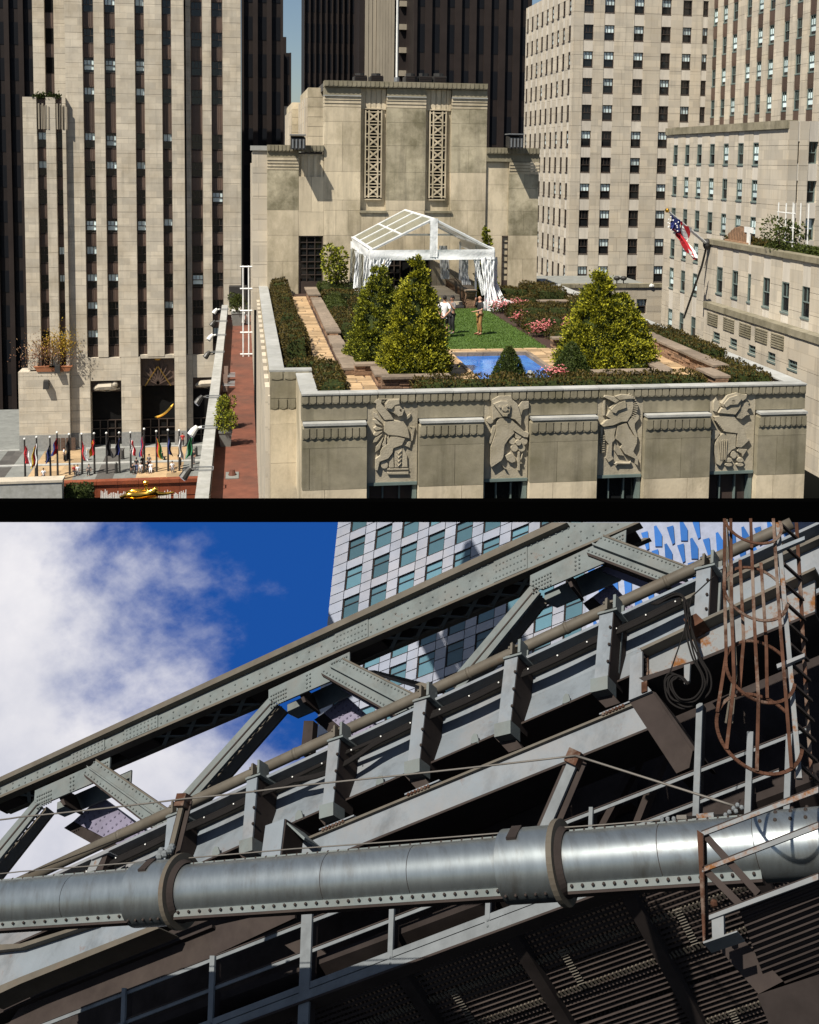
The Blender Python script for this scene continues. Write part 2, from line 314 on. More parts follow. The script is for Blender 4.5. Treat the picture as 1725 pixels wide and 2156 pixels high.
def facade(T, org, rz, width, cols, rows, zb, zt, pier, span, bh, proud=.35, styles=('dark',), fluted=False, rng=None, sp_y=.18, wy=.28, split=4.0, fm='window_frame', gl='dark_glass', skip=None, top=True):
    rng = rng or random.Random(3)
    xs = [0]+[v for c in cols for v in c]+[width]
    core = MB().box(0, width, .5, .8, zb, zt)
    M = Matrix.Translation(V(org)) @ Matrix.Rotation(rz, 4, 'Z')
    core.v = [tuple(M @ V(p)) for p in core.v]; core.build('wall_core', 'void_core', T)
    for i in range(0, len(xs), 2):
        a, c = xs[i], xs[i+1]
        if c-a < .05: continue
        z = zb; row = 0
        while z < zt-.05:
            h = min(bh, zt-z)
            if zt-z-h < bh*.4: h = zt-z
            if c-a > split:
                m_ = a+(c-a)*(.42 if row % 2 else .58)
                piece('stone_block', pier, T, a, m_, -proud, .5, z, z+h, rz, org, .03); piece('stone_block', pier, T, m_, c, -proud, .5, z, z+h, rz, org, .03)
            else: piece('stone_block', pier, T, a, c, -proud, .5, z, z+h, rz, org, .03)
            z += h; row += 1
    FM = {}
    for ci, (a, c) in enumerate(cols):
        z = zb
        for ri, (r0_, r1_) in enumerate(rows):
            if skip and skip(ci, ri): continue
            if r0_ > z+.05: spandrel(T, org, rz, a, c, z, r0_, span, sp_y, fluted, FM)
            window(T, org, rz, a, wy, r0_, c-a, r1_-r0_, rng.choice(styles), fm, gl); z = r1_
        if zt > z+.05: spandrel(T, org, rz, a, c, z, zt, span, sp_y, fluted, FM)
def spandrel(T, org, rz, a, c, z0, z1, mt, y, fluted, FM):
    if fluted:
        k = (round(c-a, 2), round(z1-z0, 2), mt)
        if k not in FM: FM[k] = flute_mesh('spandrel_panel', c-a, z1-z0, mt)
        inst('spandrel_panel', FM[k], T, V(org)+Matrix.Rotation(rz, 3, 'Z') @ V((a, y, z0)), rz)
    else: piece('spandrel_panel', mt, T, a, c, y, .5, z0, z1, rz, org)
# ---------------------------------------------------------------- left office tower
YT = 143.0
def tX(x, y=430): return onY(YT, x, y).x
def tz(y, x=250): return onY(YT, x, y).z
STREET = tz(935, 300)
rows_px = [(750, 783), (692, 724), (633, 664), (575, 606), (517, 551), (459, 490), (399, 430), (339.5, 371), (280, 313), (185, 217), (123, 155.5), (62, 94)]
rows = [(tz(b_), tz(a_)) for a_, b_ in rows_px]; rows += [(rows[-1][0]+3.8*k, rows[-1][1]+3.8*k) for k in (1, 2)]
T = thing('office_tower', 'tall pale limestone tower with dark window strips behind the flag-lined plaza', 'tower', (tX(300), YT, STREET))
cols = [(tX(182.5), tX(205)), (tX(227), tX(249.5)), (tX(290), tX(309)), (tX(345.6), tX(364.7))]
x0 = tX(146); ztop = 34
rg = random.Random(11)
ST = ('dark',)*7+('blind',)*2+('half',)
zent = tz(745)
def shift(cs, o): return [(a-o, b_-o) for a, b_ in cs]
facade(T, (x0, YT-1.0, 0), 0, tX(391)-x0, shift(cols, x0), rows, tz(748), ztop, 'tower_stone', 'bronze_panel', 1.85, styles=ST, fluted=True, rng=rg, skip=lambda c, r: c > 1 and r == 0, split=3)
x1 = tX(393.5)
facade(T, (x1, YT, 0), 0, tX(508)-x1, shift([(tX(404), tX(427.7)), (tX(447), tX(470))], x1), rows, tz(748), ztop, 'tower_stone', 'bronze_panel', 1.85, styles=ST, fluted=True, rng=rg, split=3)
# annex with ornament top and the set-back strip above it
xa = tX(58); 
facade(T, (xa, YT-1.6, 0), 0, tX(147)-xa, shift([(tX(87), tX(105.5)), (tX(126), tX(139))], xa), [r for r in rows if r[1] < tz(240)], tz(770), tz(209), 'tower_stone', 'bronze_panel', 1.85, styles=ST, fluted=True, rng=rg, split=3)
xb = tX(75)
facade(T, (xb, YT+.6, 0), 0, tX(147)-xb, shift([(tX(100), tX(119))], xb), [r for r in rows if r[0] > tz(215)], tz(209), ztop, 'tower_stone', 'bronze_panel', 1.85, styles=ST, fluted=True, rng=rg, split=3)
b = MB()
for x in (90, 98, 128, 135): 
    for k in range(3): b.box(tX(x)+k*.35, tX(x)+k*.35+.18, YT-2.0, YT-1.9, tz(275), tz(222+k*3))
b.build('ornament', 'far_light_stone', T)
rng = random.Random(2); b = MB()
leaves(b, 500, lambda r: (V((r.uniform(tX(80), tX(135)), YT-1.5+r.uniform(-.3, .5), tz(209)+abs(r.gauss(0, .28))-.2)), V((0, -.5, .6))), .3, rng)
o = b.build('ivy', 'ivy_leaf', T)
# tower body behind (sides)
MB().box(tX(76), tX(508)-.02, YT+.85, YT+22, STREET, ztop).build('tower_body', 'void_core', T)
MB().box(tX(508)-.5, tX(508), YT+.5, YT+22, STREET, ztop).build('side_wall', 'tower_stone', T)
# base: portals
def tp(x, y, dy=0): p = onY(YT, x, y); return V((p.x, YT+dy, p.z))
def base_blocks(xa_, xb_, yt, yb, dy, mt='tower_stone', bh=1.5):
    z = tz(yb); row = 0
    while z < tz(yt)-.1:
        h = min(bh, tz(yt)-z); n = max(1, int((tX(xb_)-tX(xa_))/3.2)); 
        for k in range(n):
            w_ = (tX(xb_)-tX(xa_))/n; of = (w_*.4 if row % 2 and n > 1 else 0)
            a = tX(xa_)+k*w_+(of if k else 0); c = tX(xa_)+(k+1)*w_+(of if k < n-1 else 0)
            piece('stone_block', mt, T, a, c, YT+dy, YT+.6, z, z+h, gap=.03)
        z += h; row += 1
for xa_, xb_, yt in ((146, 187.5, 748), (253, 294, 748), (366, 391, 748)): base_blocks(xa_, xb_, yt, 905, -1.35); piece('stone_base', 'granite', T, tX(xa_), tX(xb_), YT-1.45, YT+.6, STREET, tz(905))
base_blocks(187.5, 253, 748, 797, -1.3); base_blocks(294, 366, 744, 752, -1.3)
base_blocks(391, 404, 748, 905, -.35); base_blocks(404, 470, 748, 797, -.3); base_blocks(470, 508, 748, 905, -.35)
piece('stone_base', 'granite', T, tX(391), tX(404), YT-.4, YT+.6, STREET, tz(905)); piece('stone_base', 'granite', T, tX(470), tX(508), YT-.4, YT+.6, STREET, tz(905))
base_blocks(38, 146, 773, 903, -2.2); piece('stone_base', 'granite', T, tX(38), tX(146), YT-2.3, YT+.6, STREET, tz(903))
b = MB()
for i in range(4):
    for k in range(5): x = tX(121+i*11)-.35; z = tz(912+k*7.5)-.3; b.box(x, x+.5, YT-2.36, YT-2.28, z, z+.45)
b.build('bronze_plaque', 'bronze_panel', T)
for nm, xa_, xb_, yt in (('portal', 187.5, 253, 800), ('portal', 294, 366, 752), ('portal', 404, 470, 800)):
    a, c, z = tX(xa_), tX(xb_), tz(yt); dy = 0 if xa_ < 400 else .9
    o = MB().box(a, c, YT+.4, YT+.7, STREET, z).build('portal', 'void_core', T)
    hd = (z-STREET)*(.16 if xa_ != 294 else .32)
    piece('carved_panel', 'bronze_panel', o, a, c, YT-.5+dy, YT+.3, z-hd, z)
    b = MB(); rr = random.Random(int(xa_)); b.k = 0; cx = (a+c)/2
    for k in range(9):                       # rays and reclining figure of the carved head
        q = pi*(.1+.8*k/8); b.bar((cx, YT-.62+dy, z-hd*.95), (cx+cos(q)*(c-a)*.46, YT-.62+dy, z-hd*.95+sin(q)*hd*.8), .16, .16, (0, 1, 0))
    if xa_ == 294:
        b.k = 1; b.bar((cx, YT-.75, z-hd*.3), (a+.5, YT-.75, z-hd), .14, .1, (0, 1, 0)).bar((cx, YT-.75, z-hd*.3), (c-.5, YT-.75, z-hd), .14, .1, (0, 1, 0)); b.ball((cx, YT-.8, z+.05), .55, .3, .45)
        b.build('carving', ['bronze_panel', 'dim_gold'], o)
    else:
        b.k = 1; b.tube([(a+.4, YT-.7+dy, z-hd*.72), (cx-.9, YT-.8+dy, z-hd*.5), (cx+.6, YT-.8+dy, z-hd*.45), (c-.7, YT-.7+dy, z-hd*.75)], [.25, .5, .55, .2], 8); b.ball((cx+1.1, YT-.9+dy, z-hd*.25), .4)
        b.build('carving', ['tower_stone', 'pale_stone'], o)
    b = MB(); n = 4
    for k in range(n+1): x = a+(c-a)*k/n; b.box(x-.06, x+.06, YT+.2, YT+.36, STREET, STREET+3.2)
    for k in range(3): b.box(a, c, YT+.2, YT+.36, STREET+1+k*1.1, STREET+1.08+k*1.1)
    b.build('door_frame', 'window_frame', o)
p = [onY(YT-.9, 326+k*4.4, 878-((k/9)**2)*28) for k in range(10)]
MB().tube(p, [.03]+[.16]*8+[.03], 6).build('hanging_lamp', 'gold', T)
# terrace above the low wing: flowering tree, planters, lamps
TR = thing('flowering_tree', 'small tree with orange and yellow spring leaves on the low terrace left of the tower', 'tree', (tX(100), YT-1.9, tz(770)))
b = MB(); rng = random.Random(5)
for k, x in enumerate((80, 92, 120, 128, 108)): b.tube([(tX(x), YT-2, tz(770)), (tX(x)+.2, YT-2.1, tz(745)), (tX(x+rng.uniform(-10, 10)), YT-2.2, tz(715))], [.1, .07, .02], 5)
b.build('trunk', 'bark', TR)
b = MB(); leaves(b, 900, lambda r: (V((r.gauss(tX(95), 1.6), YT-2.2+r.uniform(-.6, .4), r.gauss(tz(732), .9))), V((0, -.3, .6))), .2, rng); b.build('crown', 'pinkish_leaf', TR)
b = MB(); leaves(b, 900, lambda r: (V((r.gauss(tX(128), 1.1), YT-2.2+r.uniform(-.6, .4), r.gauss(tz(716), .9))), V((0, -.3, .6))), .2, rng); b.build('crown', 'yellow_leaf', TR)
def planter(name, label, x, y, z, w_, d_, h, mt='terracotta'):
    t = thing(name, label, 'planter', (x, y, z)); b = MB()
    b.hexa([(x-w_*.4, y-d_*.4, z), (x+w_*.4, y-d_*.4, z), (x+w_*.4, y+d_*.4, z), (x-w_*.4, y+d_*.4, z), (x-w_*.5, y-d_*.5, z+h), (x+w_*.5, y-d_*.5, z+h), (x+w_*.5, y+d_*.5, z+h), (x-w_*.5, y+d_*.5, z+h)])
    b.build('tub', mt, t); MB().box(x-w_*.54, x+w_*.54, y-d_*.54, y+d_*.54, z+h-.02, z+h+.08).build('rim', mt, t); return t
planter('planter_box', 'left terracotta box under the flowering tree', tX(96), YT-2, tz(773)+.01, 2.6, .8, .6); planter('planter_box', 'right terracotta box under the yellow tree branches', tX(128), YT-2, tz(773)+.01, 2.6, .8, .6)
for x, y, lab in ((98, 808, 'dark wall lamp on the plain stone wing left of the portals'), (122, 775, 'dark floodlight on the ledge of the low wing left of the tower')):
    p = onY(YT-2.4, x, y); t = thing('wall_lamp', lab, 'lamp', p); b = MB().hexa([(p.x-.35, p.y-.5, p.z-.6), (p.x+.35, p.y-.5, p.z-.6), (p.x+.3, p.y+.2, p.z-.4), (p.x-.3, p.y+.2, p.z-.4), (p.x-.3, p.y-.4, p.z+.4), (p.x+.3, p.y-.4, p.z+.4), (p.x+.3, p.y+.2, p.z+.5), (p.x-.3, p.y+.2, p.z+.5)]); b.build('lamp_head', 'dark_metal', t); MB().tube([(p.x, p.y, p.z), (p.x, p.y+.5, p.z)], .06).build('bracket', 'dark_metal', t)
# ---------------------------------------------------------------- dark towers behind
def dark_tower(label, xl, xr, Y, ytop, ybot, ribs, rows_n, body='dark_tower', rib='dark_tower_rib', rw=.35, z1=None, side=12):
    a, c = onY(Y, xl, 300).x, onY(Y, xr, 300).x; z0, zt = onY(Y, 862, ybot).z, (z1 if z1 is not None else onY(Y, 862, ytop).z)
    t = thing('dark_tower', label, 'tower', ((a+c)/2, Y, z0)); MB().box(a, c, Y, Y+side, z0, zt).build('tower_body', body, t)
    n = ribs; wd = (c-a)/n; fh = (zt-z0)/rows_n
    gm = MB().add([(-wd*(.5-rw/2), 0, 0), (wd*(.5-rw/2), 0, 0), (wd*(.5-rw/2), 0, fh*.62), (-wd*(.5-rw/2), 0, fh*.62)], [(0, 1, 2, 3)]).mesh('window', 'far_glass')
    for k in range(n):
        for j in range(rows_n): inst('window', gm, t, (a+wd*(k+.5), Y-.05, z0+fh*(j+.25)))
    for k in range(n+1): piece('pier', rib, t, max(a, a+wd*k-wd*rw/2), min(c, a+wd*k+wd*rw/2), Y-.6, Y-.01, z0, zt)
    return t
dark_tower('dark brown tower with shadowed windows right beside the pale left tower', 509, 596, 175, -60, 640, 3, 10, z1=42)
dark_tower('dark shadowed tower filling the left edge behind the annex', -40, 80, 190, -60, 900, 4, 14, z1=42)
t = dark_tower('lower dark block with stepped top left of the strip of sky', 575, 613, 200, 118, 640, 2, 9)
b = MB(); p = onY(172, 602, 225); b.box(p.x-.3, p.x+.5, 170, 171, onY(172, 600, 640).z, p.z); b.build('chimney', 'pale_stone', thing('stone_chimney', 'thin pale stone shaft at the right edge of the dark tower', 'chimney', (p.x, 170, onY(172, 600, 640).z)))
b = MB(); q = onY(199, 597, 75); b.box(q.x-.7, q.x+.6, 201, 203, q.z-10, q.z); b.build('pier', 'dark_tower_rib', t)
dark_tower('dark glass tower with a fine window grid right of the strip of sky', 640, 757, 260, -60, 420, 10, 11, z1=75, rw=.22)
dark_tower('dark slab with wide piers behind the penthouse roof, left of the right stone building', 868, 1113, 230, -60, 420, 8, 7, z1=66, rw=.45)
Y = 240
a0 = onY(Y, 757, 100).x; a1 = onY(Y, 870, 100).x; z0 = onY(Y, 800, 400).z
t = thing('ribbed_tower', 'pale tower with tall stone ribs between the two dark towers', 'tower', (a0, Y, z0)); MB().box(a0, a1, Y+.5, Y+12, z0, 70).build('tower_body', 'dark_tower', t)
for x in (773, 781, 789, 797, 803, 809, 815, 821, 827): xx = onY(Y, x, 100).x; piece('pier', 'far_light_stone', t, xx-.42, xx+.3, Y-.4 if x > 795 else Y+.1, Y+.5, z0, 70)
for j in range(12):
    xx = onY(Y, 841, 100).x; piece('balcony', 'far_light_stone', t, xx, xx+2.6, Y-.3, Y+.5, z0+j*5, z0+j*5+1.2)
p = onY(64.5, 835.5, 172); t = thing('white_mast', 'thin white mast rising from the penthouse roof', 'mast', p); MB().tube([p, (p.x, p.y, 24)], [.07, .05], 8).build('pole', 'white_paint', t); MB().tube([p, (p.x, p.y, p.z+.25)], .16, 8).build('foot', 'grey_metal', t)
# ---------------------------------------------------------------- right-hand stone buildings
rg = random.Random(21)
Y1 = 144.0
def z4(x, y): return (1069.5+.36*x, 27.6+.36*y)
def rX(zx): return onY(Y1, *z4(zx, 760)).x
def rz_(zy, zx=600): return onY(Y1, *z4(zx, zy)).z
T = thing('stone_office_block', 'pale stone block of square windows with a receding left side, right of the penthouse', 'building', (rX(365), Y1, -30))
frows = [(rz_(b_), rz_(a_)) for a_, b_ in ((1480, 1575), (1320, 1410), (1153, 1250), (998, 1085), (845, 933), (690, 782), (538, 628), (382, 470), (226, 318), (70, 160))]
frows += [(frows[-1][0]+5.6*0+3.65, frows[-1][1]+3.65)]
x0 = rX(368); wN = onY(Y1, 1502, 300).x-x0
cl = [(rX(427)-x0, rX(484)-x0), (rX(547)-x0, rX(606)-x0), (rX(718)-x0, rX(776)-x0), (rX(876)-x0, rX(932)-x0), (rX(1000)-x0, rX(1052)-x0), (rX(1115)-x0, rX(1146)-x0)]
cl = [(a, c) for a, c in cl]
facade(T, (x0, Y1, 0), 0, wN, cl, frows, -14, 30, 'pale_stone', 'spandrel_stone', 1.9, proud=.04, styles=('blind',)*6+('dark',)*4, rng=rg, sp_y=.02, split=2.6, wy=.12)
# its left side: windows in nine columns
LX = x0; n = 9; Yfar = onX(LX, 1108, 60).y; L_ = Yfar-Y1
cs = [(L_-(L_*(k+.78)/n), L_-(L_*(k+.40)/n)) for k in range(n)][::-1]
cs = sorted((min(a, c), max(a, c)) for a, c in cs)
facade(T, (LX, Yfar, 0), -pi/2, L_, cs, frows, -14, rz_(30)+4.5, 'pale_stone', 'spandrel_stone', 1.9, proud=.04, styles=('dark', 'half', 'dark'), rng=rg, sp_y=.02, split=9, wy=.03)
MB().box(LX+.9, LX+34, Y1+.9, Yfar, -14, 30).build('building_core', 'void_core', T)
# terrace wall in front of its foot
def zq(x, y): return (1400*.69+x*.28, 820*.69+y*.28)
Yt = 128.0; T = thing('terrace_wing', 'low stone wing with one window and a flat roof behind the right golden tree', 'building', (46, Yt, -12))
a = onY(Yt, *zq(780, 120)).x; c = onY(Yt, *zq(1540, 120)).x; zt = onY(Yt, *zq(1200, 112)).z
wx0, wx1 = onY(Yt, *zq(1337, 280)).x, onY(Yt, *zq(1412, 280)).x; wz1, wz0 = onY(Yt, *zq(1370, 228)).z, onY(Yt, *zq(1370, 340)).z
facade(T, (a, Yt, 0), 0, c-a, [(wx0-a, wx1-a)], [(wz0, wz1)], -16, zt-.5, 'pale_stone', 'pale_stone', 1.8, proud=.04, styles=('blind',), rng=rg, split=3, sp_y=-.03)
for k in range(8): piece('coping_stone', 'facade_stone', T, a+(c-a)*k/8, a+(c-a)*(k+1)/8, Yt-.2, Yt+.7, zt-.5, zt, gap=.04)
MB().box(a, c, Yt+.8, Y1-.2, zt-1.2, zt-.7).build('roof', 'plaza_grey', T)
for x, y, lab in ((1190, 72, 'left of the two small floodlights on the low wing roof'), (1240, 72, 'right of the two small floodlights on the low wing roof'), (1447, 128, 'small white floodlight at the right end of the low wing coping')):
    p = onY(Yt, *zq(x, y)); t = thing('roof_floodlight', lab, 'lamp', p); MB().tube([(p.x, p.y, zt), (p.x, p.y, p.z)], .07).build('stem', 'dark_metal', t); MB().ball(p, .45, .35, .3).build('lamp_head', 'dark_metal' if x < 1400 else 'white_paint', t)
# upper right block with brown spandrels (side facing left)
XR2 = onY(Y1, 1502, 300).x-.6
def side_cols(X, pairs, yref): return [(onX(X, a, yref).y, onX(X, c, yref).y) for a, c in pairs]
def sidewall(T, X, Yfar, Ynear, pairs, yref, rows, zb, zt, **k):
    cs = sorted((Yfar-onX(X, a, yref).y, Yfar-onX(X, c, yref).y) for a, c in pairs)
    k.setdefault('wy', .03); k['sp_y'] = min(k.get('sp_y', 0), -.04) if k.get('fluted') else k.get('sp_y', 0)
    facade(T, (X, Yfar, 0), -pi/2, Yfar-Ynear, cs, rows, zb, zt, **k)
T = thing('spandrel_tower', 'stone block with brown metal panels between its windows, top right corner', 'building', (XR2, 120, 0))
prs = [(z4(v, 0)[0], z4(v+w_, 0)[0]) for v, w_ in ((1198, 26), (1254, 28), (1312, 30), (1392, 30), (1458, 32), (1524, 34), (1612, 34), (1684, 36), (1760, 40), (1840, 42))]
zr = lambda zy: onX(XR2, *z4(1400, zy)).z
rws = [(zr(600), zr(490)), (zr(400), zr(300)), (zr(215), zr(110)), (zr(30), zr(-75)), (zr(-160), zr(-260))]
rws = [(zr(590)+.0+k*(zr(0)-zr(190)), zr(590)+k*(zr(0)-zr(190))+(zr(0)-zr(105))) for k in range(-1, 5)]
sidewall(T, XR2, Y1-.2, 105, prs, 120, rws, 4, 32, pier='pale_stone', span='bronze_panel', bh=1.9, proud=.12, styles=('half', 'dark', 'dark'), fluted=True, rng=rg, split=4, fm='frame_teal')
MB().box(XR2+.9, XR2+20, 105, Y1+20, 4, 32).build('building_core', 'void_core', T)
# middle right block
XR3 = 48.0
T = thing('stone_wing', 'plain stone wing with seven narrow windows per floor behind the hanging flag', 'building', (XR3, 108, 0))
Yf3 = onX(XR3, *z4(933, 690)).y; Yn3 = onX(XR3, *z4(1645, 690)).y
prs = [(z4(v, 0)[0], z4(v+w_, 0)[0]) for v, w_ in ((966, 26), (1034, 26), (1104, 28), (1178, 30), (1258, 30), (1342, 34), (1430, 34))]
z3 = lambda zy: onX(XR3, *z4(1200, zy)).z
rws = [(z3(a_), z3(c_)) for a_, c_ in ((1520+160, 1520+30), (1480, 1365), (1280, 1165), (1082, 965), (884, 765))]
rws.insert(0, (rws[0][0]-4.7, rws[0][1]-4.7))
sidewall(T, XR3, Yf3, Yn3, prs, 350, rws, -14, z3(700), pier='pale_stone', span='spandrel_stone', bh=1.8, proud=.03, styles=('dark', 'dark', 'half'), rng=rg, sp_y=.01, split=4, fm='frame_teal')
for k in range(9): piece('coping_stone', 'facade_stone', T, XR3-.25, XR3+.8, Yn3+(Yf3-Yn3)*k/9, Yn3+(Yf3-Yn3)*(k+1)/9, z3(700), z3(655), gap=.04)
fw = [(max(.9, onY(Yn3, *z4(1652, 800)).x-XR3), onY(Yn3, *z4(1705, 800)).x-XR3), (onY(Yn3, *z4(1760, 800)).x-XR3, onY(Yn3, *z4(1815, 800)).x-XR3)]
zf = lambda zy: onY(Yn3, *z4(1690, zy)).z
facade(T, (XR3, Yn3, 0), 0, 12, fw, [(zf(1560), zf(1430)), (zf(1330), zf(1200)), (zf(1110), zf(980)), (zf(880), zf(750))], -14, z3(660), 'pale_stone', 'spandrel_stone', 1.8, proud=.03, styles=('blind', 'dark'), rng=rg, sp_y=.01, fm='frame_teal')
MB().box(XR3+.9, XR3+14, Yn3+.9, Yf3, -14, z3(690)).build('building_core', 'void_core', T)
# near right low block with roof planting, and the ledge below it
def z6c(x, y): return (1069.5+.36*x, 538.2+.36*y)
XR4 = 40.0; T = thing('flag_building', 'low stone building at right edge carrying the flagpole and a planted roof', 'building', (XR4, 85, 0))
Yf4 = onX(XR4, 1486, 520).y; zt4 = onX(XR4, 1490, 502).z; Yn4 = 66
prs = [(z6c(v, 0)[0], z6c(v+w_, 0)[0]) for v, w_ in ((1217, 36), (1308, 36), (1400, 20), (1490, 42), (1600, 46), (1720, 48))]
zz4 = lambda zy, zx: onX(XR4, *z6c(zx, zy)).z
sidewall(T, XR4, Yf4, Yn4, prs, 620, [(zz4(245, 1320), zz4(85, 1320))], zz4(300, 1180)-1.5, zt4-.45, pier='pale_stone', span='spandrel_stone', bh=1.6, proud=.03, styles=('dark', 'steel'), rng=rg, sp_y=.01, split=4, fm='frame_teal')
for k in range(14): piece('coping_stone', 'facade_stone', T, XR4-.2, XR4+.8, Yn4+(Yf4-Yn4)*k/14, Yn4+(Yf4-Yn4)*(k+1)/14, zt4-.45, zt4, gap=.04)
MB().box(XR4+.8, XR3-.05, Yn4, Yf4, zt4-1, zt4-.5).build('roof', 'plaza_grey', T); MB().box(XR4+.85, XR3-.05, Yf4-.3, Yf4, -12, zt4-.6).build('end_wall', 'pale_stone', T)
XR5 = 36.0; zt5 = onX(XR5, 1484, 634).z; Yf5 = onX(XR5, 1484, 634).y
T5 = thing('ledge_wing', 'lowest stone ledge wing with small windows along the right parapet', 'building', (XR5, 70, -10))
prs = [(z6c(v, 0)[0], z6c(v+w_, 0)[0]) for v, w_ in ((1200, 40), (1300, 42), (1410, 42), (1525, 45), (1645, 55))]
zz5 = lambda zy, zx: onX(XR5, *z6c(zx, zy)).z
sidewall(T5, XR5, Yf5, 50, prs, 720, [(zz5(575, 1430), zz5(525, 1430))], -12, zt5-.5, pier='pale_stone', span='pale_stone', bh=1.6, proud=.03, styles=('dark',), rng=rg, sp_y=-.02, split=4, fm='frame_teal')
for k in range(16): piece('coping_stone', 'facade_stone', T5, XR5-.15, XR5+.7, 50+(Yf5-50)*k/16, 50+(Yf5-50)*(k+1)/16, zt5-.5, zt5, gap=.04)
for k in range(5):
    p = onX(XR5, 1069.5+.36*(1200+k*95), 538.2+.36*(370+k*32))
    for j in range(6): piece('carved_bar', 'facade_stone', T5, XR5-.1, XR5-.02, p.y-.9, p.y+.9, p.z-.5+j*.17, p.z-.41+j*.17)
MB().box(XR5+.7, XR4-.05, 50, Yf5, zt5-1.4, zt5-1).build('roof', 'coping_stone', T5); MB().box(XR5+.8, XR4-.05, Yf5-.3, Yf5, -12, zt5-1.1).build('end_wall', 'pale_stone', T5)
# flag on its slanting pole, rods, roof plants
p0 = onX(XR4-.3, 1489, 514); p1 = onX(XR4-5.0, 1405, 443)
t = thing('flagpole', 'slanting pole on the right building carrying a striped flag with stars', 'flagpole', p0)
MB().tube([p0, p1], [.14, .09], 8).build('pole', 'white_paint', t); MB().ball(p1, .2).build('finial', 'gold', t)
MB().tube([p0, onX(XR4-.3, 1478, 560), onX(XR4-.6, 1440, 670)], .09, 6).build('rod', 'dark_metal', t); MB().ball(p0, .4, .3, .5).build('bracket', 'dark_metal', t)
f = thing('striped_flag', 'limp flag of red and white stripes with a starred blue corner', 'flag', onX(XR4-3, 1430, 490))
fp = lambda x, y, k: onX(XR4-3.6+k, 1069.5+.36*x, 27.6+.36*y)
def sheet(mb, A, B, C, D, n, m, wav, sel):           # bilinear cloth with folds; sel(i,j)->material
    n0 = len(mb.v)
    for j in range(m+1):
        for i in range(n+1):
            u, v_ = i/n, j/m; q = A*(1-u)*(1-v_)+B*u*(1-v_)+C*u*v_+D*(1-u)*v_
            mb.v.append(tuple(q+wav(u, v_)))
    for j in range(m):
        for i in range(n): a = n0+j*(n+1)+i; mb.f.append((a, a+1, a+n+2, a+n+1)); mb.m.append(sel(i, j))
b = MB(); A, B = fp(945, 1180, -1.2), fp(1000, 1215, -.2); C_, D_ = fp(1002, 1300, .0), fp(962, 1260, -.9)
wv = lambda u, v_: V((.25*sin(u*9+v_*3), .18*sin(u*7), .05*sin(u*11)))
sheet(b, A, B, C_, D_, 6, 5, wv, lambda i, j: 2)
sheet(b, B, fp(1068, 1262, .9), fp(1060, 1352, 1.0), C_, 7, 5, wv, lambda i, j: i % 2)
sheet(b, D_, C_, fp(1095, 1430, 1.2), fp(1060, 1400, .6), 4, 8, wv, lambda i, j: i % 2)
sheet(b, C_, fp(1060, 1352, 1.0), fp(1100, 1440, 1.2), fp(1090, 1425, 1.0), 3, 6, wv, lambda i, j: i % 2)
b.build('cloth', ['flag_red', 'flag_white', 'flag_blue'], f)
b = MB(); nrm = V((-1, 0, 0))
for j in range(4):
    for i in range(4): q = A*(1-(i+.5)/4)*(1-(j+.5)/4)+B*((i+.5)/4)*(1-(j+.5)/4)+C_*((i+.5)/4)*((j+.5)/4)+D_*(1-(i+.5)/4)*((j+.5)/4); b.ball(q+V((-.28, -.2, 0))+wv((i+.5)/4, (j+.5)/4), .07, nu=5, nv=3)
b.build('stars', 'flag_white', f)
zz = onX(XR4+1.5, 1660, 520)
def shrub(name, label, cat, c, rx, ry, rz__, n, mt, size=.2, seed=1, stem=True, group=None):
    t = thing(name, label, cat, (c[0], c[1], c[2]-rz__), group); rng = random.Random(seed); b = MB(); c = V(c)
    lob = [(V((rng.uniform(-.5, .5)*rx, rng.uniform(-.5, .5)*ry, rng.uniform(-.4, .5)*rz__)), rng.uniform(.45, .7)) for _ in range(9)]
    def pf(r):
        o, s_ = r.choice(lob); d = V((r.gauss(0, 1), r.gauss(0, 1), r.gauss(0, 1))).normalized(); k = r.uniform(.6, 1)**.5
        return c+o+V((d.x*rx, d.y*ry, d.z*rz__))*(s_*k), d
    leaves(b, n, pf, size, rng); b.build('crown', mt, t)
    if stem:
        b = MB(); base = V((c.x, c.y, c.z-rz__))
        for k in range(4): b.tube([base, base+V((rng.uniform(-.3, .3)*rx, rng.uniform(-.3, .3)*ry, rz__*.8)), c+V((rng.uniform(-.6, .6)*rx, rng.uniform(-.6, .6)*ry, rng.uniform(0, .5)*rz__))], [rx*.06+.02, rx*.04+.01, .01], 5)
        b.build('trunk', 'bark', t)
    return t
p = onX(XR4+1.2, 1648, 497); shrub('roof_shrub', 'feathery green shrub on the roof of the flag building', 'shrub', p, 1.7, 1.7, 1.5, 900, 'hedge_leaf_green', .25, 4)
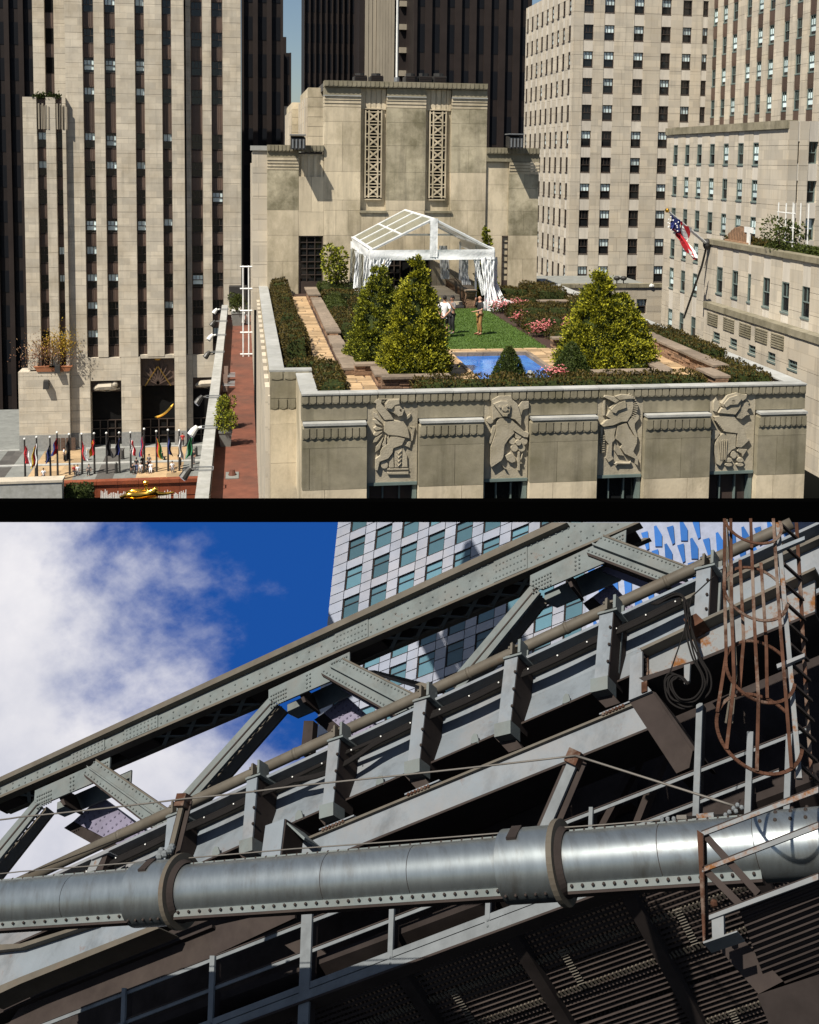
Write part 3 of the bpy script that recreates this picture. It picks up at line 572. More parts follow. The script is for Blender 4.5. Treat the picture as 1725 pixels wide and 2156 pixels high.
def hedge(label, x0, x1, y0, y1, z0, z1, mt='hedge_leaf', dens=260, size=.085, seed=0, group='clipped hedges of the roof garden', rnd=.1):
    rng = random.Random(seed*7+int(x0*100)+int(y0*10)); t = thing('clipped_hedge', label, 'hedge', ((x0+x1)/2, (y0+y1)/2, z0), group)
    s_ = min(.06, (x1-x0)*.2); ch = min(.16, (x1-x0)*.3, (z1-z0)*.35)
    b = MB(); c0 = MB(); a = (x0+s_, x1-s_, y0+s_, y1-s_)
    c0.hexa([(a[0], a[2], z0), (a[1], a[2], z0), (a[1], a[3], z0), (a[0], a[3], z0), (a[0]+ch*.5, a[2]+ch*.5, z1-s_-.02), (a[1]-ch*.5, a[2]+ch*.5, z1-s_-.02), (a[1]-ch*.5, a[3]-ch*.5, z1-s_-.02), (a[0]+ch*.5, a[3]-ch*.5, z1-s_-.02)])
    c0.build('inner_core', 'ivy_leaf', t)  # solid dark core added to stop light passing between the leaves
    X, Y_, Z = x1-x0, y1-y0, z1-z0; ar = [X*Y_, X*Z, X*Z, Y_*Z, Y_*Z]; N = int(sum(ar)*dens)
    ph = rng.uniform(0, 9)
    def pf(r):
        f = r.choices(range(5), ar)[0]; u, v_ = r.random(), r.random()
        if f == 0: p = [x0+u*X, y0+v_*Y_, z1]; n_ = V((0, 0, 1))
        elif f < 3: p = [x0+u*X, (y0, y1)[f-1], z0+v_*Z]; n_ = V((0, (-1, 1)[f-1], .3))
        else: p = [(x0, x1)[f-3], y0+u*Y_, z0+v_*Z]; n_ = V(((-1, 1)[f-3], 0, .3))
        hz = (p[2]-z0)/Z
        for ax, (lo, hi) in ((0, (x0, x1)), (1, (y0, y1))):
            e = max(0, hz-.55)*ch*1.6
            p[ax] = min(max(p[ax], lo+e), hi-e)
        bmp = .05*sin(p[0]*5+ph)+.05*sin(p[1]*4.2+ph*2)+.03*sin(p[0]*13+p[1]*11)
        return V(p)+n_*(bmp+r.uniform(-.05, .02)), n_
    leaves(b, N, pf, size, rng); b.build('foliage', mt, t); return t
p = onX(XR4+.9, 1660, 535); hedge('low green planting along the roof edge of the flag building', XR4+.9, XR4+2, p.y-6, p.y+3, zt4-.5, zt4+.35, 'hedge_leaf_green', 60, .2, group='roof planting of the right building'); 
p = onX(XR4+.9, 1545, 497); hedge('dark mat of plants beside the carved roof ornament', XR4+.9, XR4+2.5, p.y-5, p.y+2, zt4-.5, zt4+.25, 'hedge_leaf', 60, .2, group='roof planting of the right building')
p = onX(XR4+1.0, 1560, 492); t = thing('roof_ornament', 'brown carved scroll ornament on the roof edge of the flag building', 'ornament', p); b = MB()
for k in range(7): b.tube([(p.x, p.y-1.6+k*.5, p.z-.9), (p.x-.1, p.y-1.5+k*.5, p.z+.5*sin(k*.55)), (p.x, p.y-1.2+k*.5, p.z-.2)], [.28, .34, .2], 6)
b.build('scroll', 'ledge_stone', t); MB().box(p.x-.4, p.x+.4, p.y-2.2, p.y+2.2, p.z-1.2, p.z-.6).build('plinth', 'ledge_stone', t)
p = onX(XR4+.7, 1577, 490); t = thing('white_marker', 'white T-shaped panel standing on the right building roof', 'sign', p); MB().box(p.x-.05, p.x+.05, p.y-.75, p.y+.75, p.z, p.z+.45).build('crossbar', 'white_paint', t); MB().box(p.x-.05, p.x+.05, p.y-.25, p.y+.25, zt4-.3, p.z).build('post', 'white_paint', t)
p = onX(XR4+1.2, 1655, 455); t = thing('roof_scaffold', 'pale pipe frame standing on the roof at the right edge', 'scaffold', (p.x, p.y, zt4)); b = MB()
for i in range(3):
    for j in range(2): b.tube([(p.x+j*1.2, p.y-1.2+i*1.2, zt4-.4), (p.x+j*1.2, p.y-1.2+i*1.2, p.z+1)], .05, 5)
b.build('upright', 'white_paint', t); b = MB()
for k in range(3): b.tube([(p.x, p.y-1.4, zt4+.6+k*1.1), (p.x, p.y+1.4, zt4+.6+k*1.1)], .045, 5)
b.build('rail', 'white_paint', t)
# ---------------------------------------------------------------- roof-garden building: front facade
YF = 34.2
GB = thing('roof_garden_building', 'stone building in front whose facade carries four carved beasts and a garden roof', 'building', (10, YF, -4))
XL, XRt = 1.82, 18.95; ZB = -3.75
MB().box(XL+.25, XRt-.2, YF+.35, 37.5, ZB, -.06).box(1.3, XRt-.2, 37.75, 62, ZB, -.06).build('building_core', 'void_core', GB)
FL = {}
def fluted(name, parent, x0, x1, y, z0, z1, mt, n, dp=.35, rz=0, org=None):
    k = (round(x1-x0, 2), round(z1-z0, 2), mt, n, dp)
    if k not in FL: FL[k] = flute_mesh(name, x1-x0-.015, z1-z0, mt, n, dp)
    p = V((x0, y, z0)); p = p if org is None else V(org)+Matrix.Rotation(rz, 3, 'Z') @ p
    return inst(name, FL[k], parent, p, rz)
rel = [(773, 879), (1018, 1112), (1256, 1352), (1492, 1588)]
RX = [(onY(YF, a, 930).x, onY(YF, c, 930).x) for a, c in rel]
# front coping, band
n = 14; wd = (XRt-XL)/n
for k in range(n):
    a = XL+wd*k
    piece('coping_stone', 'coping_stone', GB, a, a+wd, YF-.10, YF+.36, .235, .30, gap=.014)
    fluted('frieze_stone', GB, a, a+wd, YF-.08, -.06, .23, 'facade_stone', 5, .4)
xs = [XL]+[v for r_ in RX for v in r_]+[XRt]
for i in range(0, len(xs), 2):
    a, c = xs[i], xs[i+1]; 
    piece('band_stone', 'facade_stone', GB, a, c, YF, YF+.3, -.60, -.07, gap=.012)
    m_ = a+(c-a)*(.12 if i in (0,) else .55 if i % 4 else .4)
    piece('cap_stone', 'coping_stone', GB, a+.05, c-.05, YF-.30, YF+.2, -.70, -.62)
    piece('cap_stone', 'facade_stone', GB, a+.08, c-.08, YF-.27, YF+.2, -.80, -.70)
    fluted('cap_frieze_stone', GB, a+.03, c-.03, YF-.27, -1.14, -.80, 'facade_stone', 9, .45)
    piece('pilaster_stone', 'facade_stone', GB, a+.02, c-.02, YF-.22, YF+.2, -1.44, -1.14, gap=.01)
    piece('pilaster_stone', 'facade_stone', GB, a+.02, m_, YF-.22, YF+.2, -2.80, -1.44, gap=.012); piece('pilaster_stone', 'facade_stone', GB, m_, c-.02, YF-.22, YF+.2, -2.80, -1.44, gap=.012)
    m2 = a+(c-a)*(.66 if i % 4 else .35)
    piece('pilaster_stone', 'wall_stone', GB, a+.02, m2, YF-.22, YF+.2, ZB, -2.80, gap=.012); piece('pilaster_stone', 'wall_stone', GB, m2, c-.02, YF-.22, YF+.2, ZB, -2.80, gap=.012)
# relief panels
ROFF = [(1080, 1180), (1440, 1180), (1790, 1170), (2130, 1170)]
def circ(cx, cy, r, n=10, ry=None): return [(cx+r*cos(2*pi*k/n), cy+(ry or r)*sin(2*pi*k/n)) for k in range(n)]
def wedge(cx, cy, tx, ty, w_): 
    dx, dy = tx-cx, ty-cy; l = sqrt(dx*dx+dy*dy); nx, ny = -dy/l*w_, dx/l*w_
    return [(cx+dx*.35, cy+dy*.35), (cx+dx*.8+nx, cy+dy*.8+ny), (tx, ty), (cx+dx*.8-nx, cy+dy*.8-ny)]
def ang(cx, cy, r_, a_, b_): return [(cx+r_*cos(radians(a_)), cy+r_*sin(radians(a_))), (cx+r_*cos(radians(b_)), cy+r_*sin(radians(b_)))]
def teeth(cx, cy, ra, rb, a0_, a1_, n): 
    out = []
    for k in range(n):
        q = a0_+(a1_-a0_)*k/n; e = (a1_-a0_)/n*.55
        out.append(ang(cx, cy, ra, q, q+e)+ang(cx, cy, rb, q+e, q))
    return out
REL = [
 [(.10, [[(430, 215), (850, 205), (870, 330), (840, 380), (940, 420), (945, 480), (890, 545), (830, 560), (740, 480), (640, 440), (580, 390), (570, 310), (620, 225)], [(370, 280), (430, 215), (520, 230), (510, 300), (700, 520), (740, 600), (570, 610), (420, 420), (410, 300)]]),
  (.14, [[(640, 230), (840, 220), (850, 300), (760, 330), (700, 400), (600, 380), (590, 300)], [(750, 350), (860, 340), (930, 430), (900, 520), (820, 540), (760, 470)], circ(870, 420, 34)]),
  (.09, [[(570, 650), (740, 625), (930, 640), (1010, 760), (1040, 955), (830, 910), (640, 895), (560, 830)], [(680, 925), (820, 925), (955, 965), (900, 1080), (740, 1140), (720, 1230), (640, 1335), (480, 1395), (440, 1560), (395, 1550), (400, 1345), (490, 1270), (490, 1200), (530, 1130), (640, 1050)]]),
  (.08, [wedge(630, 780, *q, 40) for q in ((345, 460), (350, 610), (360, 770), (355, 900), (350, 1040), (400, 1220), (545, 1150), (660, 1090))]),
  (.05, [[(750, 1135), (915, 1130), (890, 1510), (765, 1510)], [(660, 1335), (738, 1245), (752, 1510), (660, 1515)], [(920, 1130), (1000, 1280), (1005, 1500), (897, 1505)], [(620, 1530), (1025, 1522), (1025, 1552), (620, 1560)], [(620, 1600), (1025, 1590), (1025, 1638), (630, 1642)], circ(570, 1460, 75, 9), [(980, 560), (1065, 490), (1060, 560), (960, 640)], [(1050, 740), (1150, 755), (1105, 1000), (1060, 1020), (1095, 780)], [(960, 1100), (1030, 1010), (1075, 1020), (1050, 1140)]]),
  (.075, [[(780, 1180+j*75), (830, 1240+j*75), (885, 1180+j*75), (885, 1205+j*75), (830, 1265+j*75), (780, 1205+j*75)] for j in range(4)])],
 [(.12, [[(355, 230), (490, 155), (725, 150), (740, 215), (840, 300), (915, 560), (905, 715), (790, 600), (640, 555), (450, 565), (380, 620), (370, 400)]]),
  (.17, [[(375, 300), (520, 240), (640, 245), (705, 310), (690, 460), (640, 545), (560, 535), (480, 440), (430, 370)]]),
  (.20, [[(560, 330), (610, 330), (660, 400), (600, 440), (530, 410)], circ(500, 350, 26, 7), circ(640, 330, 26, 7), [(560, 470), (660, 460), (630, 530), (570, 520)]]),
  (.08, [[(855, 370), (940, 255), (1060, 262), (1060, 390), (950, 425), (915, 535), (870, 480)], [(380, 725), (450, 700), (420, 860), (350, 1060), (310, 1050), (350, 860)], circ(335, 620, 68, 9)]),
  (.11, [[(450, 640), (520, 565), (700, 575), (830, 690), (970, 820), (1055, 850), (1040, 935), (960, 930), (750, 795), (790, 850), (680, 960), (600, 1080), (590, 1200), (580, 1300), (540, 1370), (350, 1495), (335, 1440), (340, 1120), (430, 850)]]),
  (.08, [circ(860, 905, 72), circ(968, 1010, 72), circ(925, 1138, 72), circ(790, 1138, 72), circ(752, 1005, 72), [(850, 1205), (892, 1205), (892, 1560), (850, 1560)], [(610, 1280), (720, 1232), (800, 1300), (815, 1390), (740, 1420), (650, 1370)], [(900, 1335), (945, 1240), (935, 1330), (900, 1375)], [(895, 1390), (945, 1425), (900, 1440)], [(560, 1460), (650, 1540), (590, 1520)]]),
  (.13, [circ(858, 1030, 58)])],
 [(.11, [[(410, 450), (520, 340), (580, 292), (740, 275), (840, 255), (862, 400), (830, 560), (740, 700), (640, 705), (480, 770), (295, 800), (250, 770), (340, 680), (430, 650), (350, 600), (420, 490)]]),
  (.15, [[(295, 235), (320, 200), (500, 228), (580, 300), (520, 350)], [(500, 222), (620, 182), (800, 200), (870, 262), (740, 272), (580, 290)], [(425, 470), (540, 350), (700, 300), (720, 430), (560, 490), (520, 540), (450, 520)]]),
  (.10, teeth(640, 430, 215, 305, -62, 48, 13)),
  (.09, [[(735, 725), (560, 790), (530, 1030), (650, 1130), (620, 1200), (700, 1310), (890, 1400), (900, 1500), (950, 1530), (945, 1370), (862, 1262), (930, 1110), (935, 1010), (860, 960), (780, 820)], [(745, 700), (850, 605), (930, 562), (975, 592), (960, 660), (890, 740), (890, 820), (945, 980), (915, 1030), (870, 950), (785, 800)]]),
  (.07, [[(300, 805), (550, 795), (510, 960), (528, 1040), (470, 1100), (460, 1340), (500, 1400), (400, 1470), (350, 1400), (400, 1130), (340, 1060), (330, 960)], [(250, 800), (300, 810), (285, 960), (245, 960)], [(510, 1500), (560, 1470), (790, 1478), (820, 1445), (830, 1470), (800, 1505), (570, 1505), (535, 1545)], [(520, 1120), (600, 1220), (700, 1350), (560, 1330), (510, 1250)], [(300, 320), (340, 310), (340, 590), (300, 600)]]),
  (.06, [[(235+k*4, 975+k*42), (335, 965+k*42+(10 if k > 3 else 0)), (340, 985+k*42), (240+k*4, 1000+k*42)] for k in range(8)])],
 [(.13, [[(410, 360), (520, 200), (690, 152), (820, 190), (890, 190), (870, 262), (780, 330), (760, 440), (670, 565), (350, 535), (405, 450), (470, 440), (420, 410)]]),
  (.17, [[(430, 370), (540, 240), (700, 190), (780, 260), (700, 370), (560, 380), (480, 430)], circ(620, 320, 48, 9)]),
  (.09, [[(880, 322), (940, 350), (920, 382), (990, 450), (920, 462), (900, 512), (950, 572), (880, 590), (800, 655), (705, 640), (685, 600), (775, 430), (785, 345)], [(275, 615), (380, 600), (650, 592), (720, 680), (820, 770), (888, 1000), (950, 1040), (880, 1110), (790, 1190), (700, 1180), (720, 925), (540, 905), (450, 890), (400, 800), (290, 660)]]),
  (.07, [[(350, 1005), (450, 925), (700, 935), (690, 1200), (620, 1240), (500, 1380), (400, 1540), (330, 1500), (290, 1300), (295, 1150)], [(215, 985), (265, 860), (340, 870), (400, 920), (330, 1030), (240, 1060)], [(720, 1265), (740, 1200), (910, 1232), (855, 1310), (820, 1370), (800, 1310)], circ(560, 1430, 70, 9, 45), circ(775, 1430, 70, 9, 45), circ(560, 1515, 75, 9, 35), circ(770, 1515, 75, 9, 35), circ(655, 1330, 60, 9, 75), [(275, 350), (320, 240), (405, 405), (330, 530), (275, 510)]]),
  (.10, [[(345+k*42, 1040), (362+k*42, 1040), (400+k*26, 1420), (388+k*26, 1420)] for k in range(5)]),
  (.12, [[(285+k*26, 660+k*32), (320+k*26, 665+k*32), (325+k*26, 685+k*32), (290+k*26, 690+k*32)] for k in range(7)])]]
NM = ['relief of a winged lion-headed beast over sheaves', 'relief of a standing maned lion beside a flower', 'relief of a one-horned horse', 'relief of a horse with a spiky mane']
for i, (ox, oy) in enumerate(ROFF):
    a, c = RX[i]
    pan = piece('relief_panel', 'relief_stone', GB, a, c, YF+.02, YF+.3, -2.68, -.07); pan['label'] = NM[i]
    b = MB()
    f = lambda q: onY(YF+.02, ox*.69+q[0]*.112, oy*.69+q[1]*.112)
    for h, polys in REL[i]:
        for pl in polys: b.bevel_prism([f(q) for q in pl], (0, -h*1.25, 0), .010)
    o = b.build('carving', 'relief_stone', GB); o['label'] = NM[i]
    # window under it
    b = MB(); z = -2.68
    b.box(a, c, YF-.02, YF+.12, z-.10, z-.005).box(c-.14, c, YF+.06, YF+.3, ZB, z-.1).box(a, a+.1, YF+.1, YF+.3, ZB, z-.1)
    for q in (1/3, 2/3): b.box(a+(c-a)*q-.025, a+(c-a)*q+.025, YF+.2, YF+.3, ZB, z-.1)
    w_ = b.build('window', 'frame_teal', GB)
    for k in range(3): q0 = a+(c-a)*k/3; o = piece('pane', 'brown_glass' if i in (0, 3) else 'dark_glass', w_, q0+.03, q0+(c-a)/3-.03, YF+.29, YF+.31, ZB, z-.1)
# left side: stepped corner, side wall, parapets
yj = 37.6; xo = .93
for k in range(3):
    y0 = YF+.36+k*(yj-YF-.36)/3; y1 = YF+.36+(k+1)*(yj-YF-.36)/3
    piece('coping_stone', 'coping_stone', GB, XL-.02, XL+.55, y0, y1, .235, .30, gap=.014); piece('wall_stone', 'wall_stone', GB, XL, XL+.4, y0, y1, -.65, .23, gap=.014)
    for j in range(3): piece('wall_stone', 'wall_stone', GB, XL, XL+.4, y0, y1, ZB+j*1.03, ZB+(j+1)*1.03, gap=.014)
piece('coping_stone', 'coping_stone', GB, xo-.04, XL+.55, yj, yj+.42, .335, .40); fluted('frieze_stone', GB, xo, XL+.5, yj-.02, .04, .33, 'facade_stone', 3, .3)
piece('wall_stone', 'facade_stone', GB, xo, XL+.1, yj, yj+.3, -.6, .03); fluted('frieze_stone', GB, xo, XL+.02, yj-.02, -1.0, -.62, 'facade_stone', 3, .3); piece('wall_stone', 'wall_stone', GB, xo, XL+.1, yj, yj+.3, -1.5, -1.0)
for z0, z1 in ((-2.9, -1.5), (-4.5, -2.9)): piece('wall_stone', 'wall_stone', GB, xo, XL+.1, yj, yj+.3, z0, z1, gap=.012)
zl = lambda y: max(-9.6, 7.7-.322*y)
n = 18; L0 = yj+.42; L1 = 66.0
for k in range(n):
    y0 = L0+(L1-L0)*k/n; y1 = L0+(L1-L0)*(k+1)/n
    piece('coping_stone', 'coping_stone', GB, xo-.04, xo+.50, y0, y1, .335, .40, gap=.016); piece('parapet_stone', 'wall_stone', GB, xo, xo+.46, y0, y1, -.2, .33, gap=.01)
    piece('wall_stone', 'wall_stone', GB, xo, xo+.3, y0, y1, zl(y0), -.2, gap=.02); piece('pilaster', 'pale_stone', GB, xo-.16, xo, y0+.35, y1-.35, zl(y0), -.35)
    piece('pilaster', 'pale_stone', GB, xo-.06, xo, y0+.05, y0+.2, zl(y0), -.6)
# right parapet
n = 16
for k in range(n):
    y0 = YF+.36+(67-YF-.36)*k/n; y1 = YF+.36+(67-YF-.36)*(k+1)/n
    piece('coping_stone', 'coping_stone', GB, XRt-.62, XRt+.05, y0, y1, .235, .30, gap=.016); piece('parapet_stone', 'wall_stone', GB, XRt-.55, XRt, y0, y1, -.6, .23, gap=.01)
piece('wall_stone', 'wall_stone', GB, XRt-.3, XRt, YF+.36, 67, ZB, -.62)
o = MB().box(XRt-1.5, XRt-.62, 39.2, 39.9, .1, .62).build('parapet_block', 'coping_stone', GB)
# ---------------------------------------------------------------- penthouse
YP = 62.5
def p3(x, y): return (510.6+.36*x, 27.6+.36*y)
def pX(zx, zy=800): return onY(YP, *p3(zx, zy)).x
def pz(zy, zx=900): return onY(YP, *p3(zx, zy)).z
PH = thing('penthouse', 'tall windowless stone penthouse with two pierced stone grilles at the back of the garden', 'building', (9, YP, 0))
PZ = pz(403)
def wallcol(x0, x1, zts, dy, nsplit=(1,), mt='wall_stone', back=1.2, zb=-.3):
    z = zb
    for i, zt in enumerate(zts):
        n = nsplit[i % len(nsplit)]
        for k in range(n): piece('wall_stone', mt, PH, x0+(x1-x0)*k/n, x0+(x1-x0)*(k+1)/n, YP+dy, YP+back, z, zt, gap=.012)
        z = zt
cz = [pz(v) for v in (1440, 1300, 1155, 1095, 930, 775, 640, 555)]
c2 = [pz(v) for v in (1300, 1150, 930, 775, 640, 555)]
A = [pX(v) for v in (478, 692, 842, 1072, 1222, 1428)]
wallcol(A[0], A[1], cz, 0, (2, 1, 3, 2, 1, 2)); wallcol(A[2], A[3], cz[:4], 0, (1, 2, 1)); wallcol(A[2], A[3], cz[4:], 0, (1, 2, 1), 'stained_stone', zb=cz[3]); wallcol(A[4], A[5], cz[:5], 0, (2, 1, 2)); wallcol(A[4], A[5], cz[5:], 0, (2, 1, 2), 'stained_stone', zb=cz[4])
wallcol(A[1], A[2], [pz(v) for v in (1300, 1160)], 0, (1, 2)); wallcol(A[3], A[4], [pz(v) for v in (1300, 1160)], 0, (2, 1))
wallcol(A[1], A[2], [pz(v) for v in (930, 700, 560, 440)], .3, zb=pz(1160)); wallcol(A[3], A[4], [pz(v) for v in (930, 700, 560, 440)], .3, zb=pz(1160))
for a, c in ((A[0], A[1]), (A[2], A[3]), (A[4], A[5])):
    for k in range(3): piece('cornice_stone', 'wall_stone', PH, a, c, YP-.03*k, YP+1, pz(553-k*20), pz(535-k*20))
    piece('cornice_stone', 'coping_stone', PH, a, c, YP-.12, YP+1, pz(493), pz(486)); piece('wall_stone', 'facade_stone', PH, a, c, YP-.02, YP+1, pz(486), pz(440), gap=.02)
for a, c in ((A[1], A[2]), (A[3], A[4])):
    for k in range(5): x = a+(c-a)*(k+.5)/5; piece('groove_rib', 'wall_stone', PH, x-.13, x+.13, YP+.2, YP+.32, pz(565), pz(442))
    piece('sill_stone', 'facade_stone', PH, a-.05, c+.05, YP-.1, YP+.4, pz(1168), pz(1156))
n = 12
for k in range(n): fluted('coping_stone', PH, A[0]+(A[5]-A[0])*k/n, A[0]+(A[5]-A[0])*(k+1)/n, YP-.2, pz(438), PZ, 'facade_stone', 3, 1.2)
for zx in (768, 1145):                                   # pierced grilles
    cx = pX(zx); hw = pX(zx+48)-cx; zt, zb = pz(570), pz(1082); N = 7; uh = (zt-zb)/N
    MB().box(cx-hw-.05, cx+hw+.05, YP+.285, YP+.296, zb-.05, zt+.05).build('grille_back', 'void_core', PH)
    b = MB(); y0, y1 = YP+.12, YP+.28; s_ = hw*.62
    for x_ in (-hw*1.05, -s_, s_-.07, hw*1.05-.07): b.box(cx+x_, cx+x_+.07, y0, y1, zb, zt)
    for k in range(N+1): b.box(cx-hw, cx+hw, y0+.01, y1, zb+uh*k-.12, zb+uh*k-.06).box(cx-hw, cx+hw, y0+.012, y1, zb+uh*k+.06, zb+uh*k+.12)
    for k in range(N):
        z0, z1 = zb+uh*k+.13, zb+uh*(k+1)-.13
        b.bar((cx-s_, y0+.08, z0), (cx+s_, y0+.08, z1), .10, .13, (0, 1, 0)).bar((cx-s_, y0+.085, z1), (cx+s_, y0+.085, z0), .10, .13, (0, 1, 0))
        b.box(cx-.07, cx+.07, y0-.01, y1, (z0+z1)/2-.07, (z0+z1)/2+.07)
    b.build('stone_grille', 'wall_stone', PH)
MB().box(A[0]+.3, A[5]-.3, YP+1.21, YP+4, -.3, PZ-.1).build('core', 'void_core', PH); MB().box(A[0], A[5], YP+1, YP+5, PZ-.5, PZ-.08).build('roof', 'plaza_dark', PH)
# stepped left return of the tall block
for x0, y0, zt, zx in ((A[0]-.75, YP+3, pz(425), 0), (A[0]-1.3, YP+12, pz(470), 0)):
    yb = y0+9
    for k in range(6): piece('wall_stone', 'wall_stone', PH, x0, A[5]-.5, y0, yb, pz(780)+(zt-pz(780))*k/6, pz(780)+(zt-pz(780))*(k+1)/6, gap=.02)
    for k in range(4): piece('pilaster', 'pale_stone', PH, x0-.15, x0, y0+.4+k*2.2, y0+1.5+k*2.2, pz(780), zt-.6)
# wings
W0, W1 = pX(145), A[0]; wz = pz(772, 300)
wallcol(pX(330), W1, [pz(v) for v in (1165, 960)], 0, (1, 2), zb=pz(1303, 400)); wallcol(pX(330)+.0, W1, [wz-.5], .14, (1,), zb=pz(960))
wallcol(W0, pX(330), [pz(v) for v in (1450, 1300, 1155)], 0, (2, 1, 1)); wallcol(W0, pX(330), [pz(925)], 0, (1,), 'stained_stone', zb=pz(1155)); wallcol(pX(474), W1, [pz(1303)], 0)
for a, c, dy in ((W0, pX(330), 0),):
    for k in range(4): piece('cornice_stone', 'wall_stone', PH, a, c, YP-.03*k, YP+1, pz(922-k*18), pz(906-k*18))
    piece('wall_stone', 'facade_stone', PH, a, c, YP-.02, YP+1, pz(850), wz-.35)
for k in range(4): x = pX(345+k*38); piece('groove_rib', 'wall_stone', PH, x, x+.16, YP+.08, YP+.16, pz(1300), wz-.6)
for k in range(5): fluted('coping_stone', PH, W0+(W1-W0)*k/5, W0+(W1-W0)*(k+1)/5, YP-.15, wz-.36, wz, 'facade_stone', 3, 1.0)
X0 = pX(58); 
for k in range(7): piece('wall_stone', 'pale_stone', PH, X0, W0+.05, YP+.5, YP+2, -1+(wz+1-.3)*k/7, -1+(wz+1-.3)*(k+1)/7, gap=.02)
piece('coping_stone', 'coping_stone', PH, X0-.1, W0+.05, YP+.4, YP+2, wz-.32, wz-.05)
MB().box(X0+.2, W1, YP+1.2, YP+12, -9, wz-.4).build('core', 'void_core', PH)
R0, R1 = A[5], pX(1738); wr = pz(788, 1560)
wallcol(R0, pX(1565), [pz(v) for v in (1300, 1150, 1000, 865)], .14, (1,)); wallcol(pX(1565), R1, [pz(v) for v in (1440, 1300)], 0, (2, 1)); wallcol(pX(1565), R1, [pz(v) for v in (1155, 1020, 935)], 0, (2, 1), 'stained_stone', zb=pz(1300))
for k in range(4): piece('cornice_stone', 'wall_stone', PH, pX(1565), R1, YP-.03*k, YP+1, pz(935-k*18), pz(919-k*18))
piece('wall_stone', 'facade_stone', PH, R0, R1, YP-.02, YP+1, pz(862), wr-.35)
for k in range(5): fluted('coping_stone', PH, R0+(R1-R0)*k/5, R0+(R1-R0)*(k+1)/5, YP-.15, wr-.36, wr, 'facade_stone', 3, 1.0)
MB().box(R0, R1-.2, YP+1.2, YP+6, -4, wr-.4).build('core', 'void_core', PH)
# steel doors
def steel_door(x0, x1, z0, z1, nx, nz, kick=.22):
    o = MB().box(x0, x1, YP+.16, YP+.2, z0, z1).build('door', 'dark_glass', PH); b = MB()
    b.box(x0, x0+.06, YP+.05, YP+.159, z0, z1).box(x1-.06, x1, YP+.05, YP+.159, z0, z1).box(x0, x1, YP+.05, YP+.159, z1-.06, z1)
    zk = z0+(z1-z0)*kick; b.box(x0+.06, x1-.06, YP+.1, YP+.159, z0, zk)
    for k in range(1, nx): b.box(x0+(x1-x0)*k/nx-.02, x0+(x1-x0)*k/nx+.02, YP+.09, YP+.159, zk, z1)
    for k in range(1, nz): b.box(x0, x1, YP+.095, YP+.159, zk+(z1-zk)*k/nz-.02, zk+(z1-zk)*k/nz+.02)
    b.build('door_frame', 'window_frame', o); return o
steel_door(pX(332), pX(474), -.05, pz(1303, 400), 3, 7); steel_door(onY(YP, 1057, 560).x, onY(YP, 1071, 560).x, -.05, pz(1303), 1, 7)
a, c = onY(YP, 817, 560).x, onY(YP, 903, 560).x; z = onY(YP, 860, 540).z
b = MB().box(a, c, YP-.03, YP-.01, -.1, z); o = b.build('door', 'void_core', PH); b = MB()
for x0, x1 in ((a, a+.7), (c-1.1, c)):
    for k in range(3): x = x0+(x1-x0)*k/2; b.box(x-.03, x+.03, YP-.12, YP-.04, 0, z)
    for k in range(5): b.box(x0, x1, YP-.11, YP-.04, z*k/5+.3, z*k/5+.35)
b.box(a, c, YP-.13, YP-.04, z-.1, z); b.build('door_frame', 'window_frame', o)
# floodlights on the wings, roof units
for x, y, lab in ((627, 299, 'dark floodlight box on the coping of the left penthouse wing'), (1083, 297, 'dark floodlight box on the coping of the right penthouse wing')):
    p = onY(YP-.75, x, y); t = thing('floodlight', lab, 'floodlight', p); s_ = .42
    MB().hexa([(p.x-s_, p.y-.5, p.z-.42), (p.x+s_, p.y-.5, p.z-.42), (p.x+s_*.9, p.y+.5, p.z-.3), (p.x-s_*.9, p.y+.5, p.z-.3), (p.x-s_, p.y-.45, p.z+.2), (p.x+s_, p.y-.45, p.z+.2), (p.x+s_*.9, p.y+.5, p.z+.35), (p.x-s_*.9, p.y+.5, p.z+.35)]).build('housing', 'dark_metal', t)
    MB().box(p.x-s_*1.05, p.x+s_*1.05, p.y-.55, p.y+.5, p.z+.36, p.z+.42).build('hood', 'grey_metal', t); MB().tube([(p.x, p.y+.3, p.z-.3), (p.x, p.y+.95, p.z-.5)], .07).build('bracket', 'dark_metal', t)
    b = MB(); 
    for k in range(4): b.box(p.x-s_*.8+k*.2, p.x-s_*.8+k*.2+.08, p.y-.53, p.y-.49, p.z-.35, p.z+.15)
    b.build('grille', 'grey_metal', t)
for k, (x0, x1) in enumerate(((745, 772), (779, 806), (852, 878), (880, 908), (911, 938))):
    p = onY(66, (x0+x1)/2, 165); hw = (onY(66, x1, 165).x-onY(66, x0, 165).x)/2; t = thing('roof_unit', ('leftmost', 'second from left', 'middle', 'second from right', 'rightmost')[k]+' of the five dark cooling units on the penthouse roof', 'roof unit', (p.x, 66, PZ-.1), 'cooling units on the penthouse roof')
    MB().box(p.x-hw, p.x+hw, 65.6, 66.8, PZ-.08, p.z+.1).build('housing', 'dark_metal', t); b = MB()
    for j in range(6): b.box(p.x-hw*.9, p.x+hw*.9, 65.55, 65.6, PZ+.02+j*.1, PZ+.07+j*.1)
    b.build('louvre', 'dark_tower_rib', t); MB().tube([(p.x, 66.2, p.z+.05), (p.x, 66.2, p.z+.3)], hw*.75, 10).build('fan_cowl', 'dark_metal', t)
